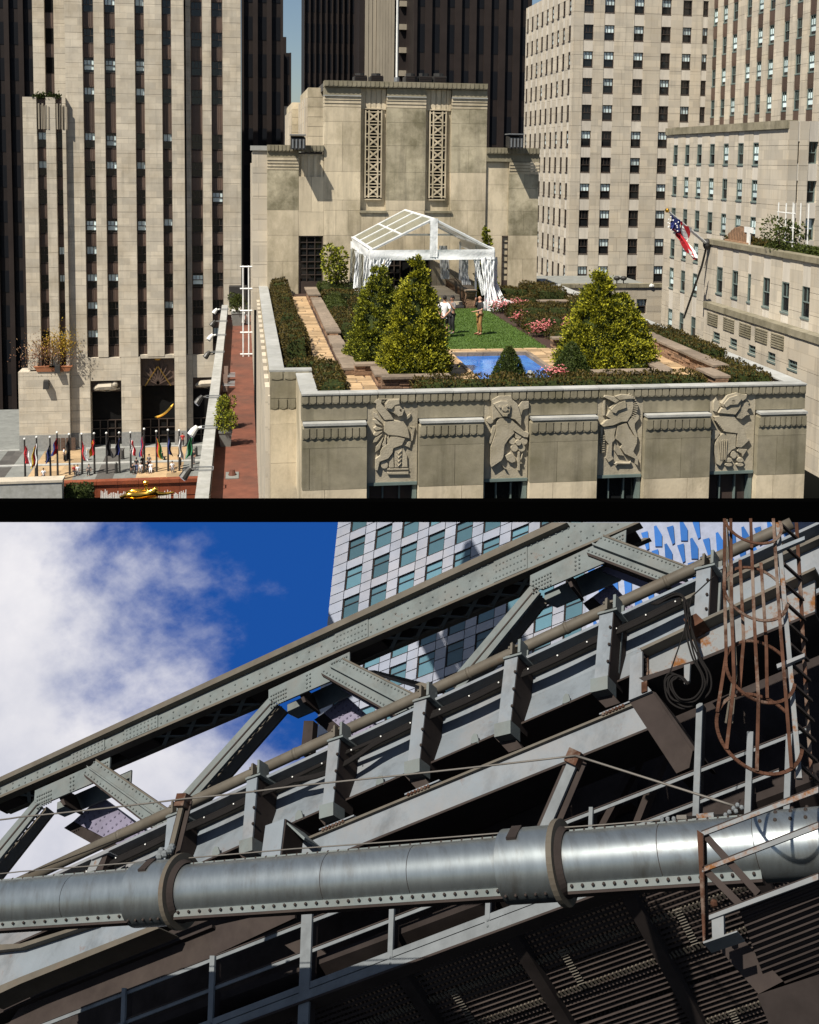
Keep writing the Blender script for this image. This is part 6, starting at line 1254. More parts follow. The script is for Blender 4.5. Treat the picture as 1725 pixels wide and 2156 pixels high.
for x0, x1 in ((-30, 20), (235, 305), (515-0, 575), (700, 790), (1120-5, 1180), (1260, 1330)):      # stay plates under the chord
    MB().hexa([lo(x0, .1), lo(x1, .1), lo(x1, CW), lo(x0, CW), lo(x0, .1)+UP*.04, lo(x1, .1)+UP*.04, lo(x1, CW)+UP*.04, lo(x0, CW)+UP*.04]).build('stay_plate', 'brown_shade_paint', TR, fix=True)
for xa, xb in ((305, 515), (790, 1115), (20, 90)):      # lacing bars
    n = max(2, round((xb-xa)/52)); w_ = (xb-xa)/n
    for k in range(n):
        for a, c in ((xa+k*w_, xa+(k+1)*w_), (xa+(k+1)*w_, xa+k*w_)): MB().bar(lo(a, .15), lo(c, CW-.05), .16, .04, UP).build('lacing_bar', 'bridge_paint', TR)
G = {'A': [Z4(205, 215), Z4(645, 20), Z4(640, 92), Z4(540, 172), Z4(240, 298), Z4(200, 280)], 'B': [Z2(38, 1045), Z2(512, 822), Z2(512, 890), Z2(430, 980), Z2(95, 1125), Z2(38, 1098)], 'C': [Z3(35, 375), Z3(597, 108), Z3(592, 190), Z3(480, 297), Z3(105, 458), Z3(33, 432)]}
for nm, pts in G.items():
    plate('gusset_plate', LT, pts, .09, 'bridge_paint', TR, -.10); plate('gusset_plate', LT, [(x, y) for x, y in pts], .09, 'bridge_paint', TR, 0, CW+.1)
    (xl, yl), (xr, yr) = pts[0], pts[1]
    for i in range(7):
        for j in range(4):
            for f0 in (.03, .78):
                x = xl+(xr-xl)*(f0+.03*i); y = yl+(yr-yl)*(f0+.03*i)+9+j*8+(6 if f0 < .5 else -2); 
                if f0 > .5 and j == 3: continue
                rivet(rv, LT.p(x, y, -.13), .045)
    for i in range(2):
        for j in range(4): x = xl+(xr-xl)*(.47+.04*i); y = yl+(yr-yl)*(.47+.04*i)+7+j*8.5; rivet(rv, LT.p(x, y, -.13), .045)
    # diaphragm and shadowed inner web between the two gussets
    cx, cy = pts[4]; MB().hexa([LT.p(cx+25, cy-22, .1), LT.p(pts[3][0]-5, pts[3][1]-6, .1), LT.p(pts[3][0]-5, pts[3][1]-6, CW), LT.p(cx+25, cy-22, CW), LT.p(cx+25, cy-27, .1), LT.p(pts[3][0]-5, pts[3][1]-11, .1), LT.p(pts[3][0]-5, pts[3][1]-11, CW), LT.p(cx+25, cy-27, CW)]).build('diaphragm', 'brown_shade_paint', TR, fix=True)
    mx_, my_ = (pts[4][0]+pts[3][0])/2, (pts[4][1]+pts[3][1])/2; plate('stiffener', LT, [(mx_-26, my_-14), (mx_-18, my_-18), (mx_-2, my_+22), (mx_-8, my_+24)], CW-.2, 'brown_shade_paint', TR, .1)
def diag_slim(p0, p1, w0, w1):       # pair of channels with zig-zag lacing
    (x0, y0), (x1, y1) = p0, p1; l = sqrt((x1-x0)**2+(y1-y0)**2); nx, ny = -(y1-y0)/l, (x1-x0)/l
    q = lambda w_, x, y, s_: (x+nx*w_*s_, y+ny*w_*s_)
    pts = [q(w0/2, x0, y0, 1), q(w0/2, x0, y0, -1), q(w1/2, x1, y1, -1), q(w1/2, x1, y1, 1)]
    plate('diagonal_channel', LT, pts, .14, 'bridge_paint', TR, -.05); plate('diagonal_channel', LT, pts, .12, 'tube_paint', TR, 0, .82)
    plate('channel_rib', LT, [q(1.2, x0, y0, 1), q(1.2, x0, y0, -1), q(1.2, x1, y1, -1), q(1.2, x1, y1, 1)], .06, 'brown_shade_paint', TR, -.09)
    n = int(l/16); A0, A1 = LT.p(x0, y0, .3), LT.p(x1, y1, .3)
    for k in range(n): MB().bar(A0.lerp(A1, k/n)+LT.back*(0 if k % 2 else .7), A0.lerp(A1, (k+1)/n)+LT.back*(.7 if k % 2 else 0), .07, .05, UP).build('lacing_bar', 'brown_shade_paint', TR)
diag_slim(Z1(1598, 1108), Z4(1055, 300), 22, 26); diag_slim(Z2(1600, 452), Z2(1120, 1030), 25, 30); diag_slim(Z4(222, 290), Z4(-190, 790), 20, 28)
def diag_wide(pu, pl, nm):            # wide plated diagonal with a ridge strip
    (a0, a1), (b0, b1) = pu, pl; pts = [a0, a1, b1, b0]
    plate('diagonal_plate', LT, pts, .12, 'bridge_paint', TR, -.18); plate('diagonal_plate', LT, [(x+8, y+6) for x, y in pts], .12, 'purple_paint', TR, 0, CW-.1)
    m0 = ((a0[0]+b0[0])/2-6, (a0[1]+b0[1])/2-2); m1 = ((a1[0]+b1[0])/2, (a1[1]+b1[1])/2)
    plate('ridge_strip', LT, [(m0[0]-1, m0[1]-2.5), (m1[0]+1, m1[1]-2.5), (m1[0]-1, m1[1]+2.5), (m0[0]+1, m0[1]+2.5)], .3, 'bridge_paint', TR, -.36)
    plate('edge_angle', LT, [b0, b1, (b1[0]+2, b1[1]+6), (b0[0]+2, b0[1]+6)], .5, 'brown_shade_paint', TR, -.2); plate('edge_angle', LT, [a0, a1, (a1[0], a1[1]-4), (a0[0], a0[1]-4)], .5, 'tube_paint', TR, -.22)
    for f_ in (.12, .88):
        for k in range(24): s_ = k/24; x = (a0[0]*(1-f_)+b0[0]*f_)*(1-s_)+(a1[0]*(1-f_)+b1[0]*f_)*s_; y = (a0[1]*(1-f_)+b0[1]*f_)*(1-s_)+(a1[1]*(1-f_)+b1[1]*f_)*s_; rivet(rv, LT.p(x, y, -.2), .042)
diag_wide((Z4(560, 40), Z4(1060, 385)), (Z4(490, 118), Z4(900, 435)), 'A'); diag_wide((Z2(470, 865), Z2(960, 1110)), (Z2(345, 945), Z2(780, 1190)), 'B'); diag_wide((Z3(460, 145), Z3(1040, 360)), (Z3(365, 240), Z3(850, 425)), 'C')
o = rv.build('rivets', 'bridge_paint', TR, True); o['kind'] = 'stuff'
# second plated member going down-right behind each node, with rivets
for nm, pts in (('A', [Z4(590, 250), Z4(930, 500), Z4(800, 590), Z4(430, 395)]), ('B', [Z2(490, 1080), Z2(720, 1290), Z2(600, 1380), Z2(360, 1180)]), ('C', [Z3(510, 420), Z3(660, 580), Z3(560, 650), Z3(400, 500)])):
    plate('far_diagonal', LT, pts, .5, 'purple_paint', TR, CW+.6); b = MB(); 
    for i in range(10):
        for j in range(6): u, v_ = (i+.5)/10, (j+.5)/6; x = (pts[0][0]*(1-u)+pts[1][0]*u)*(1-v_)+(pts[3][0]*(1-u)+pts[2][0]*u)*v_; y = (pts[0][1]*(1-u)+pts[1][1]*u)*(1-v_)+(pts[3][1]*(1-u)+pts[2][1]*u)*v_; rivet(b, LT.p(x, y, CW+.58), .05)
    o = b.build('rivets', 'purple_paint', TR); o['kind'] = 'stuff'
    e = [pts[3], pts[2], (pts[2][0]-14, pts[2][1]+22), (pts[3][0]-20, pts[3][1]+14)]; plate('far_diagonal_side', LT, e, .4, 'shade_steel', TR, CW+.7)
plate('hanger_post', LT, [Z2(245, 1225), Z2(300, 1225), Z2(285, 1420), Z2(225, 1420)], .4, 'shade_steel', TR, CW)
plate('far_brace', LT, [Z2(620, 930), Z2(660, 930), Z2(1050, 1030), Z2(1000, 1045)], .5, 'tube_paint', TR, CW+2)
# ---------------------------------------------------------------- round rail tube and main girder
LG = Layer(39*SC, 29, SC)
tu = line((65, 1846), (1637, 1116))
GT = thing('rail_tube', 'long brown-grey round tube running up along the top of the girder', 'pipe', (0, 0, 0))
MB().tube([LG.p(x, tu(x)) for x in (-40, 300, 600, 900, 1200, 1500, 1640, 1668)], .185, 14).build('tube', 'tube_paint', GT, True)
for x in (250, 620, 985, 1190, 1400): 
    p, q = LG.p(x, tu(x)), LG.p(x+7, tu(x+7)); MB().tube([p, q], .2, 14).build('tube_joint', 'tube_paint', GT, True)
GD = thing('plate_girder', 'deep plate girder with pale web panels below the round tube', 'girder', (0, 0, 0))
st = lambda x: tu(x)+15+.004*x
plate('upper_flange', LG, bandpts(st, lambda x: st(x)+6, -40, 1730), 1.5, 'pale_paint', GD, -.25)
plate('recess_web', LG, bandpts(lambda x: st(x)+4, lambda x: tu(x)+46+.006*x, -40, 1730), .1, 'brown_shade_paint', GD, .9)  # shade under the flange put into the web's brown
wt = lambda x: tu(x)+44+.006*x; wb = line((450, 1803), (1051, 1541)); wm = lambda x: wt(x)*.42+wb(x)*.58
plate('middle_flange', LG, bandpts(lambda x: wt(x)-3, lambda x: wt(x)+4, -40, 1730), 1.2, 'tube_paint', GD, -.1)
seg = [-40, 120, 366, 530, 705, 885, 1078, 1278, 1484, 1730]
for a, c in zip(seg[:-1], seg[1:]):
    plate('web_panel', LG, bandpts(lambda x: wt(x)+4, wm, a+1, c-1), .08, 'pale_paint', GD, .30)
    MB().hexa([LG.p(a+1, wm(a), .30), LG.p(c-1, wm(c), .30), LG.p(c-1, wb(c), -.05), LG.p(a+1, wb(a), -.05), LG.p(a+1, wm(a), .4), LG.p(c-1, wm(c), .4), LG.p(c-1, wb(c), .06), LG.p(a+1, wb(a), .06)]).build('web_panel', 'pale_paint', GD, fix=True)
plate('lower_flange', LG, bandpts(wb, lambda x: wb(x)+4, -40, 1730), 3.4, 'brown_shade_paint', GD, -.25)
plate('inner_web', LG, bandpts(lambda x: wb(x)-10, lambda x: wb(x)+70, -40, 1730), .2, 'shade_steel', GD, 3.3)
for x in (455, 630, 800, 1000, 1193):                  # lifting lugs
    y = wb(x); pts = [(x-9, y+2), (x-7, y-12), (x-2, y-19), (x+4, y-18), (x+7, y-8), (x+8, y+1)]; plate('lug', LG, pts, .06, 'bridge_paint', GD, -.25)
for k, off in enumerate((0, 3.5, 7, 10, 13)):
    CBK = thing('cable', ('uppermost', 'second', 'third', 'fourth', 'lowest')[k]+' of the five black cables clipped along the girder', 'cable', (0, 0, 0), 'cables along the girder')
    pts = []
    for i in range(60):
        x = 60+i*23.3; sag = 5*abs(sin((x-366)/176*pi)); pts.append(LG.p(x, tu(x)+40+.006*x+off*.8+sag*.6+(6 if 620 < x < 790 and k > 1 else 0)*sin((x-620)/170*pi)*3, -.45-.03*k))
    MB().tube(pts, .045 if k != 2 else .065, 6).build('sheath', 'cable_black', CBK, True)
    if k == 0:
        b = MB()
        for x in range(120, 1440, 62): b.ball(LG.p(x, tu(x)+42+.006*x, -.62), .028, nu=6, nv=4)
        o = b.build('clips', 'white_paint', CBK); o['kind'] = 'stuff'
# clamp brackets carrying tube and girder
BR = [((366, 1712), (357, 1822), 27), ((535, 1632), (524, 1768), 29), ((708, 1552), (694, 1694), 31), ((890, 1468), (875, 1602), 34), ((1082, 1378), (1066, 1522), 36), ((1282, 1284), (1270, 1428), 38), ((1487, 1190), (1480, 1312), 40)]
for k, ((xt, yt), (xb, yb), w_) in enumerate(BR):
    t = thing('clamp_bracket', ('leftmost', 'second', 'third', 'fourth', 'fifth', 'sixth', 'last and highest')[k]+' upright clamp bracket on the girder'+(', counted from the left' if 0 < k < 6 else ''), 'bracket', LG.p(xb, yb, -.6), 'clamp brackets along the girder')
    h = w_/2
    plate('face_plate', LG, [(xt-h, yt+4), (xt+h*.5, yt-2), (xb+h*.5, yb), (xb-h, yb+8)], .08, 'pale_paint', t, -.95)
    plate('side_plate', LG, [(xt+h*.42, yt-2), (xt+h*.62, yt-3), (xb+h*.62, yb), (xb+h*.42, yb)], 1.15, 'brown_shade_paint', t, -.9); plate('side_plate', LG, [(xt-h, yt+4), (xt-h*.8, yt+3), (xb-h*.8, yb+6), (xb-h, yb+7)], 1.1, 'bridge_paint', t, -.9)  # right side plate: its shade comes from the darker colour
    plate('rear_plate', LG, [(xt+h*1.0, yt-6), (xt+h*1.7, yt-10), (xb+h*1.7, yb-12), (xb+h*1.0, yb-8)], .1, 'bridge_paint', t, -.2)
    plate('cap_plate', LG, [(xt-h*1.25, yt+6), (xt+h*.9, yt-5), (xt+h*.9, yt-1), (xt-h*1.25, yt+10)], 1.3, 'bridge_paint', t, -1.02)
    plate('clamp_ear', LG, [(xt-h*.5, yt), (xt-h*.2, yt-2), (xt-h*.15, yt-26), (xt-h*.4, yt-24)], .5, 'tube_paint', t, -.75); plate('clamp_ear', LG, [(xt+h*.45, yt-4), (xt+h*.75, yt-6), (xt+h*.8, yt-33), (xt+h*.5, yt-32)], .6, 'bridge_paint', t, -.7)
    MB().tube([LG.p(xt-h*.6, yt-14, -.5), LG.p(xt+h, yt-20, -.5)], .05, 6).build('clamp_bolt', 'tube_paint', t)
    plate('foot_block', LG, [(xb-h*1.4, yb+2), (xb+h*.5, yb-6), (xb+h*.5, yb+22), (xb-h*1.4, yb+30)], .7, 'bridge_paint', t, -1.05)
    plate('foot_brace', LG, [(xb-h*1.4, yb+30), (xb+h*.5, yb+22), (xb+h*1.9, yb+52), (xb+h*.3, yb+62)], .5, 'brown_shade_paint', t, -.6)
    b = MB()
    for j in range(3): rivet(b, LG.p(xt+h*.15+(xb-xt)*.2*j, yt+(yb-yt)*(.25+.25*j), -1.0), .05)
    o = b.build('bolts', 'brown_shade_paint', t); o['kind'] = 'stuff'
# ---------------------------------------------------------------- lower pale beam, box end and end bracket
LB = Layer(34*SC, 28, SC)
bt = line((645.6, 1767), (1334, 1483)); bb = line((696, 1803), (1367, 1532))
t = thing('pale_beam', 'pale straight box beam sloping up under the plate girder', 'beam', (0, 0, 0))
plate('beam_web', LB, [(600, 1790), (660, 1762), (1335, bt(1335)), (1365, bb(1365)), (690, 1806), (600, 1845)], .1, 'pale_paint', t)
plate('beam_soffit', LB, bandpts(lambda x: bb(x)-1, lambda x: bb(x)+4, 600, 1365), 1.6, 'brown_shade_paint', t, -.1); plate('beam_top', LB, bandpts(lambda x: bt(x)-4, lambda x: bt(x)+1, 640, 1335), .6, 'tube_paint', t, -.12)
for x in (880, 1290, 700): 
    b = MB()
    for j in range(7): rivet(b, LB.p(x-20+j*7, bt(x-20+j*7)-6, -.15), .05)
    o = b.build('bolts', 'rust', t); o['kind'] = 'stuff'; plate('splice_bar', LB, [(x-28, bt(x-28)-8), (x+45, bt(x+45)-8), (x+45, bt(x+45)-11), (x-28, bt(x-28)-11)], .3, 'pale_paint', t, -.15)
t = thing('box_stub', 'short pale box stub with dark side standing behind the big pipe', 'bracket', LB.p(580, 1830, -.5))
plate('face_plate', LB, [Z5(20, 420), Z5(130, 380), Z5(100, 640), Z5(-10, 640)], .1, 'pale_paint', t, -1.0); plate('side_plate', LB, [Z5(132, 380), Z5(142, 383), Z5(110, 640), Z5(100, 640)], 2.0, 'brown_shade_paint', t, -.95); plate('flange_plate', LB, [Z5(130, 385), Z5(250, 490), Z5(245, 505), Z5(128, 395)], .9, 'bridge_paint', t, -.9)
LE = Layer(30*SC, 28, SC)
t = thing('end_bracket', 'pale rust-streaked bracket beam with a box end below the ladder', 'beam', (0, 0, 0))
plate('box_end', LE, [Z3(620, 850), Z3(690, 818), Z3(690, 985), Z3(745, 1050), Z3(612, 1105)], .1, 'pale_paint', t, -1.0)
plate('beam_web', LE, [Z3(685, 800), Z3(1060, 620), Z3(1700, 330), Z3(1700, 590), Z3(1000, 880), Z3(690, 980)], .12, 'rusty_paint', t, -.6)
plate('beam_flange', LE, [Z3(675, 800), Z3(1700, 325), Z3(1700, 340), Z3(690, 812)], .8, 'tube_paint', t, -1.0); plate('beam_flange', LE, [Z3(670, 975), Z3(1000, 870), Z3(1700, 585), Z3(1700, 600), Z3(1000, 888), Z3(700, 995)], .9, 'shade_steel', t, -1.0)
plate('bearing', LE, [Z3(930, 630), Z3(1005, 597), Z3(1050, 640), Z3(965, 690)], .5, 'rust', t, -1.1)
b = MB()
for j in range(4): rivet(b, LE.p(*Z3(705, 850+j*27), -.68), .075)
o = b.build('bolts', 'shade_steel', t); o['kind'] = 'stuff'
plate('bolt_plate', LE, [Z3(683, 815), Z3(725, 800), Z3(725, 955), Z3(683, 970)], .05, 'rust', t, -.68)
plate('hook_plate', LE, [Z3(935, 900), Z3(970, 890), Z3(965, 990), Z3(935, 1010)], .08, 'rusty_paint', t, -1.1); plate('hook_plate', LE, [Z3(685, 1000), Z3(718, 990), Z3(718, 1050), Z3(685, 1062)], .08, 'rust', t, -1.05)
t = thing('brown_leg', 'broad brown slanting leg going down from the box end into the dark', 'beam', (0, 0, 0)); plate('leg_plate', LE, [Z3(612, 1108), Z3(748, 1052), Z3(985, 1400), Z3(965, 1500), Z3(890, 1533)], .9, 'brown_shade_paint', t, -.9); plate('leg_flange', LE, [Z3(748, 1052), Z3(770, 1060), Z3(1010, 1400), Z3(985, 1400)], 1.4, 'shade_steel', t, -.85)
# deck framing and a backing sheet, coloured dark in place of shade
LD = Layer(44*SC, 28, SC)
t = thing('dark_deck', 'shade-dark deck framing filling the space under the beams', 'deck', (0, 0, 0))
dk = line((420, 1870), (1367, 1500))
plate('dark_backing', LD, [(-60, 2060), (420, 1880), (1000, 1640), (1330, 1500), (1560, 1380), (1800, 1280), (1900, 2300), (-60, 2300)], .3, 'shade_steel', t, 3)
plate('stringer', LD, [(560, 1850), (1000, 1665), (1180, 1620), (1180, 1655), (1000, 1735), (600, 1880)], .6, 'shade_steel', t, 1.5)
plate('stringer', LD, [(700, 1862), (1120, 1690), (1330, 1620), (1330, 1690), (1130, 1765), (760, 1900)], .6, 'brown_shade_paint', t, 2.2)
for a, c in (((1255, 1760), (1345, 1590)), ((1395, 1590), (1340, 1730)), ((960, 1930), (900, 2010))): plate('cross_post', LD, [(a[0]-7, a[1]), (a[0]+7, a[1]), (c[0]+7, c[1]), (c[0]-7, c[1])], .4, 'brown_shade_paint', t, 1)
plate('cross_post', LD, [(600, 1990), (640, 1975), (790, 2080), (760, 2110)], .5, 'brown_shade_paint', t, 1.2); plate('cross_post', LD, [(1500, 1480), (1540, 1460), (1610, 1560), (1580, 1580)], .5, 'brown_shade_paint', t, 1.2); plate('cross_post', LD, [(1200, 2060), (1240, 2045), (1400, 2200), (1360, 2200)], .5, 'shade_steel', t, 1.2)
t = thing('lower_left_beam', 'blue-grey beam with rust stain below the left end of the big pipe', 'beam', (0, 0, 0))
plate('beam_web', LB, [(-40, 1995), Z4(120, 1120), Z4(560, 990), Z4(870, 960), Z4(880, 1010), Z4(120, 1310), (-40, 2095)], .1, 'pale_paint', t, 1.2); plate('beam_soffit', LB, [(-40, 2092), Z4(120, 1305), Z4(900, 1000), Z4(930, 1020), Z4(120, 1345), (-40, 2110)], 1.0, 'tube_paint', t, 1.0); plate('beam_flange', LB, [(-40, 1990), Z4(120, 1110), Z4(560, 975), Z4(560, 990), Z4(120, 1135), (-40, 2005)], .8, 'tube_paint', t, .9)
t = thing('lower_brown_beam', 'wide brown beam under the blue-grey one at lower left', 'beam', (0, 0, 0))
plate('beam_web', LB, [Z4(130, 1460), Z4(300, 1390), Z4(1240, 1010), Z4(1725, 900), Z4(1725, 960), Z4(1250, 1180), Z4(540, 1460), Z4(300, 1560), Z4(0, 1660)], .1, 'brown_shade_paint', t, 2.4); plate('beam_flange', LB, [(-40, 2150), Z4(120, 1455), Z4(300, 1375), Z4(1240, 1000), Z4(1240, 1015), Z4(300, 1395)], .8, 'shade_steel', t, 2.2)
# ---------------------------------------------------------------- walkway railing, floor channel and grating
MSC = .74; LW = Layer(18.5, 27, .74)
rail1 = line((194, 2113), (1640, 1553)); rail2 = line((353, 2113), (1611, 1630))
RA = thing('walkway_railing', 'galvanised angle railing along the walkway below the bridge', 'railing', (0, 0, 0))
for f_, a, c in ((rail1, 60, 1700), (rail2, 200, 1640)): 
    plate('rail', LW, bandpts(f_, lambda x: f_(x)+9, a, c), .03, 'galvanised', RA); plate('rail_lip', LW, bandpts(lambda x: f_(x)-2, lambda x: f_(x)+.5, a, c), .12, 'brown_shade_paint', RA, -.02)
for x, y0, y1, w_ in ((257, 2080, 2180, 8), (441, 2012, 2180, 10), (637, 1890, 2180, 22), (820, 1880, 2040, 10), (1025, 1830, 1962, 10), (1241, 1699, 1790, 8), (1462, 1480, 1790, 13), (1572, 1540, 1760, 13), (1654, 1545, 1760, 13)):
    lean = (y1-y0)*.035; plate('post', LW, [(x-w_/2+lean, y0), (x+w_/2+lean, y0), (x+w_/2, y1), (x-w_/2, y1)], .06, 'galvanised', RA, -.07); plate('post_web', LW, [(x+w_/2-2+lean, y0), (x+w_/2+lean, y0), (x+w_/2, y1), (x+w_/2-2, y1)], .25, 'brown_shade_paint', RA, -.05)
    b = MB()
    for j in range(2): rivet(b, LW.p(x+2, y1-12-j*12, -.08), .025)
    o = b.build('bolts', 'galvanised', RA); o['kind'] = 'stuff'
f1 = line((552, 2105), (1092, 1900)); f2 = line((631, 2109), (1173, 1911))
FC = thing('floor_channel', 'pale steel channel along the walkway edge', 'beam', (0, 0, 0))
plate('channel_top', LW, bandpts(f1, lambda x: f1(x)+14, 100, 1330), .06, 'galvanised', FC, -.06); plate('channel_groove', LW, bandpts(lambda x: f1(x)+13, lambda x: f1(x)+17, 100, 1330), .06, 'shade_steel', FC, .0)
plate('channel_face', LW, bandpts(lambda x: f1(x)+16, lambda x: f2(x)+2, 100, 1330), .06, 'galvanised', FC, -.08)
plate('channel_soffit', LW, bandpts(lambda x: f2(x), lambda x: f2(x)+5, 100, 1330), .5, 'brown_shade_paint', FC, -.1)
GRT = thing('grating_floor', 'dark open-bar grating floor of the walkway seen from underneath', 'grating', (0, 0, 0))
g0 = LW.p(560, f2(560)+4, .3); gA = (LW.p(1160, f2(1160)+4, .3)-g0); gl_ = gA.length; gA.normalize(); gB = (LW.back*.92-UP*.25).normalized()
def gp(a, b_, h=0): return g0+gA*a+gB*b_+UP*h
W_ = 6.0*.74
cells = [(a*.74, (a+2.05)*.74) for a in [-3.9+2.3*k for k in range(9)]]
for ci, (a0, a1) in enumerate(cells):
    MB().bar(gp(a1+.12, 0), gp(a1+.12, W_), .24, .2, UP).build('cross_beam', 'shade_steel', GRT)
    for r, (b0, b1) in enumerate(((.15*.74, 2.9*.74), (3.1*.74, 5.8*.74))):
        b = MB(); n = 20
        for k in range(n+1): q = b0+(b1-b0)*k/n; b.bar(gp(a0, q, .05), gp(a1, q, .05), .016, .05, UP)
        for k in range(22): q = a0+(a1-a0)*(k+.5)/22; b.bar(gp(q, b0, .09), gp(q, b1, .09), .02, .05, UP)
        pn = b.build('grating_panel', 'brown_shade_paint', GRT)
        b = MB()
        for q in (b0+.67, b0+1.4):
            for k in range(26): x = a0+(a1-a0)*(k+.2)/26; b.bar(gp(x, q-.05, .0), gp(x+.015, q+.05, .0), .03, .03, UP)
        for k in range(14): q = b0+.62+k*.055; b.bar(gp(a0+.42-.05, q, -.005), gp(a0+.42+.05, q, -.005), .02, .02, UP)
        o = b.build('light_slits', 'tube_paint', pn); o['kind'] = 'stuff'  # lighter bars imitate light falling through slits in the floor
MB().hexa([gp(-5, 0, .4), gp(17, 0, .4), gp(17, W_+3, .4), gp(-5, W_+3, .4), gp(-5, 0, .5), gp(17, 0, .5), gp(17, W_+3, .5), gp(-5, W_+3, .5)]).build('deck_plate', 'shade_steel', GRT, fix=True)
# ---------------------------------------------------------------- the big pipe
MSC = 1.0; LP = Layer(15, 27); PS = 15/16
pa = line((43, 1902), (1601, 1784)); R_ = .315*PS
BP = thing('main_pipe', 'big glossy grey pipe with riveted seams and two collars crossing in front', 'pipe', (0, 0, 0))
P0, P1 = LP.p(-60, pa(-60)), LP.p(1790, pa(1790)); ax = (P1-P0).normalized()
def at(x): # point on the pipe axis seen at picture column x
    d = ray(x, pa(x)); n_ = ax.cross(UP); lo_, hi = 0., 1.
    for _ in range(40):
        m_ = (lo_+hi)/2; q = P0.lerp(P1, m_)-CAM; X_ = CX+F*q.dot(cr)/q.dot(cf)
        lo_, hi = (m_, hi) if X_ < x else (lo_, m_)
    return P0.lerp(P1, lo_)
fr = -LP.back; fr = (fr-ax*fr.dot(ax)).normalized(); uu = fr.cross(ax).normalized()
if uu.dot(UP) < 0: uu = -uu
def ring(c, r, n=40): return [c+fr*(cos(2*pi*k/n)*r)+uu*(sin(2*pi*k/n)*r) for k in range(n)]
def cyl(mb, c0, r0_, c1, r1_, n=40, cap=True):
    a = ring(c0, r0_, n); b_ = ring(c1, r1_, n); mb.add(a+b_, [(k, (k+1) % n, n+(k+1) % n, n+k) for k in range(n)]+([tuple(range(n))[::-1], tuple(range(n, 2*n))] if cap else []))
cuts = [-60, 158, 300, 700, 880, 1075, 1190, 1401, 1601, 1790]
for a, c in zip(cuts[:-1], cuts[1:]):
    b = MB(); cyl(b, at(a)+ax*.004, R_, at(c)-ax*.004, R_, cap=False); o = b.build('pipe_section', 'pipe_paint', BP, True, fix=True)
for x in cuts[1:-1]: b = MB(); cyl(b, at(x)-ax*.006, R_-.006, at(x)+ax*.006, R_-.006, cap=False); b.build('pipe_joint', 'brown_shade_paint', BP, True, fix=True)
for x0, x1, rr in ((292, 380, .40*PS), (1068, 1182, .40*PS)):
    b = MB(); cyl(b, at(x0), rr, at(x1), rr, cap=False); o = b.build('collar', 'pipe_paint', BP, True, fix=True)
    b = MB(); cyl(b, at(x0)-ax*.001, R_*.98, at(x0)-ax*.0005, rr, cap=False); b.build('collar_end', 'pipe_paint', o, fix=True)
    b = MB(); cyl(b, at(x1)-ax*.015, rr+.055, at(x1)+ax*.05, rr+.055); b.build('flange', 'tube_paint', o, fix=True)
    b = MB(); cyl(b, at(x1)+ax*.05, rr-.02, at(x1)+ax*.12, R_+.02, cap=False); b.build('flange_throat', 'shade_steel', o, fix=True)
    q = at(x0+34); d1 = (fr*.72+uu*.69).normalized(); e1 = ax; s_ = q+d1*(rr-.02); tg = (uu*.72-fr*.69)
    MB().hexa([s_-e1*.06-tg*.12, s_+e1*.06-tg*.12, s_+e1*.06+tg*.12, s_-e1*.06+tg*.12, s_-e1*.06-tg*.12+d1*.03, s_+e1*.06-tg*.12+d1*.03, s_+e1*.06+tg*.12+d1*.03, s_-e1*.06+tg*.12+d1*.03]).build('slot', 'shade_steel', o, fix=True)
b = MB(); cyl(b, at(1603), R_+.03, at(1790), R_+.03, cap=False); o = b.build('collar', 'pipe_paint', BP, True, fix=True)
b = MB(); cyl(b, at(1603)-ax*.001, R_*.98, at(1603)-ax*.0005, R_+.03, cap=False); b.build('collar_end', 'pipe_paint', o, fix=True)
rv = MB()
for i in range(4):
    for j in range(3): rivet(rv, at(1620+i*32)+(fr*cos(radians(28+j*22))+uu*sin(radians(28+j*22)))*(R_+.03), .022)
dn = (uu*-.90+fr*.43).normalized()
for a, c in ((-60, 296), (392, 1070), (1204, 1602)):      # riveted bottom seam and top seam
    p, q = at(a)+dn*(R_+.0), at(c)+dn*(R_+.0); MB().bar(p+dn*.012, q+dn*.012, .11, .03, fr).build('seam_strip', 'bridge_paint', BP)
    p2 = (uu*-.97+fr*.24); MB().bar(at(a)+p2*(R_+.05), at(c)+p2*(R_+.05), .05, .12, fr).build('seam_flange', 'brown_shade_paint', BP)
    x = a+10
    while x < c-4: rivet(rv, at(x)+dn*(R_+.025)+fr*.035, .019); rivet(rv, at(x)+(uu*.98+fr*.12)*(R_+.012), .02); x += 22
    MB().bar(at(a)+uu*(R_+.004), at(c)+uu*(R_+.004), .10, .02, uu).build('top_seam', 'bridge_paint', BP)
for x0, x1 in ((300, 378), (1078, 1180)):
    for k in range(6): rivet(rv, at(x0+(x1-x0)*k/5)+dn*.385, .018)
o = rv.build('rivets', 'brown_shade_paint', BP, True); o['kind'] = 'stuff'
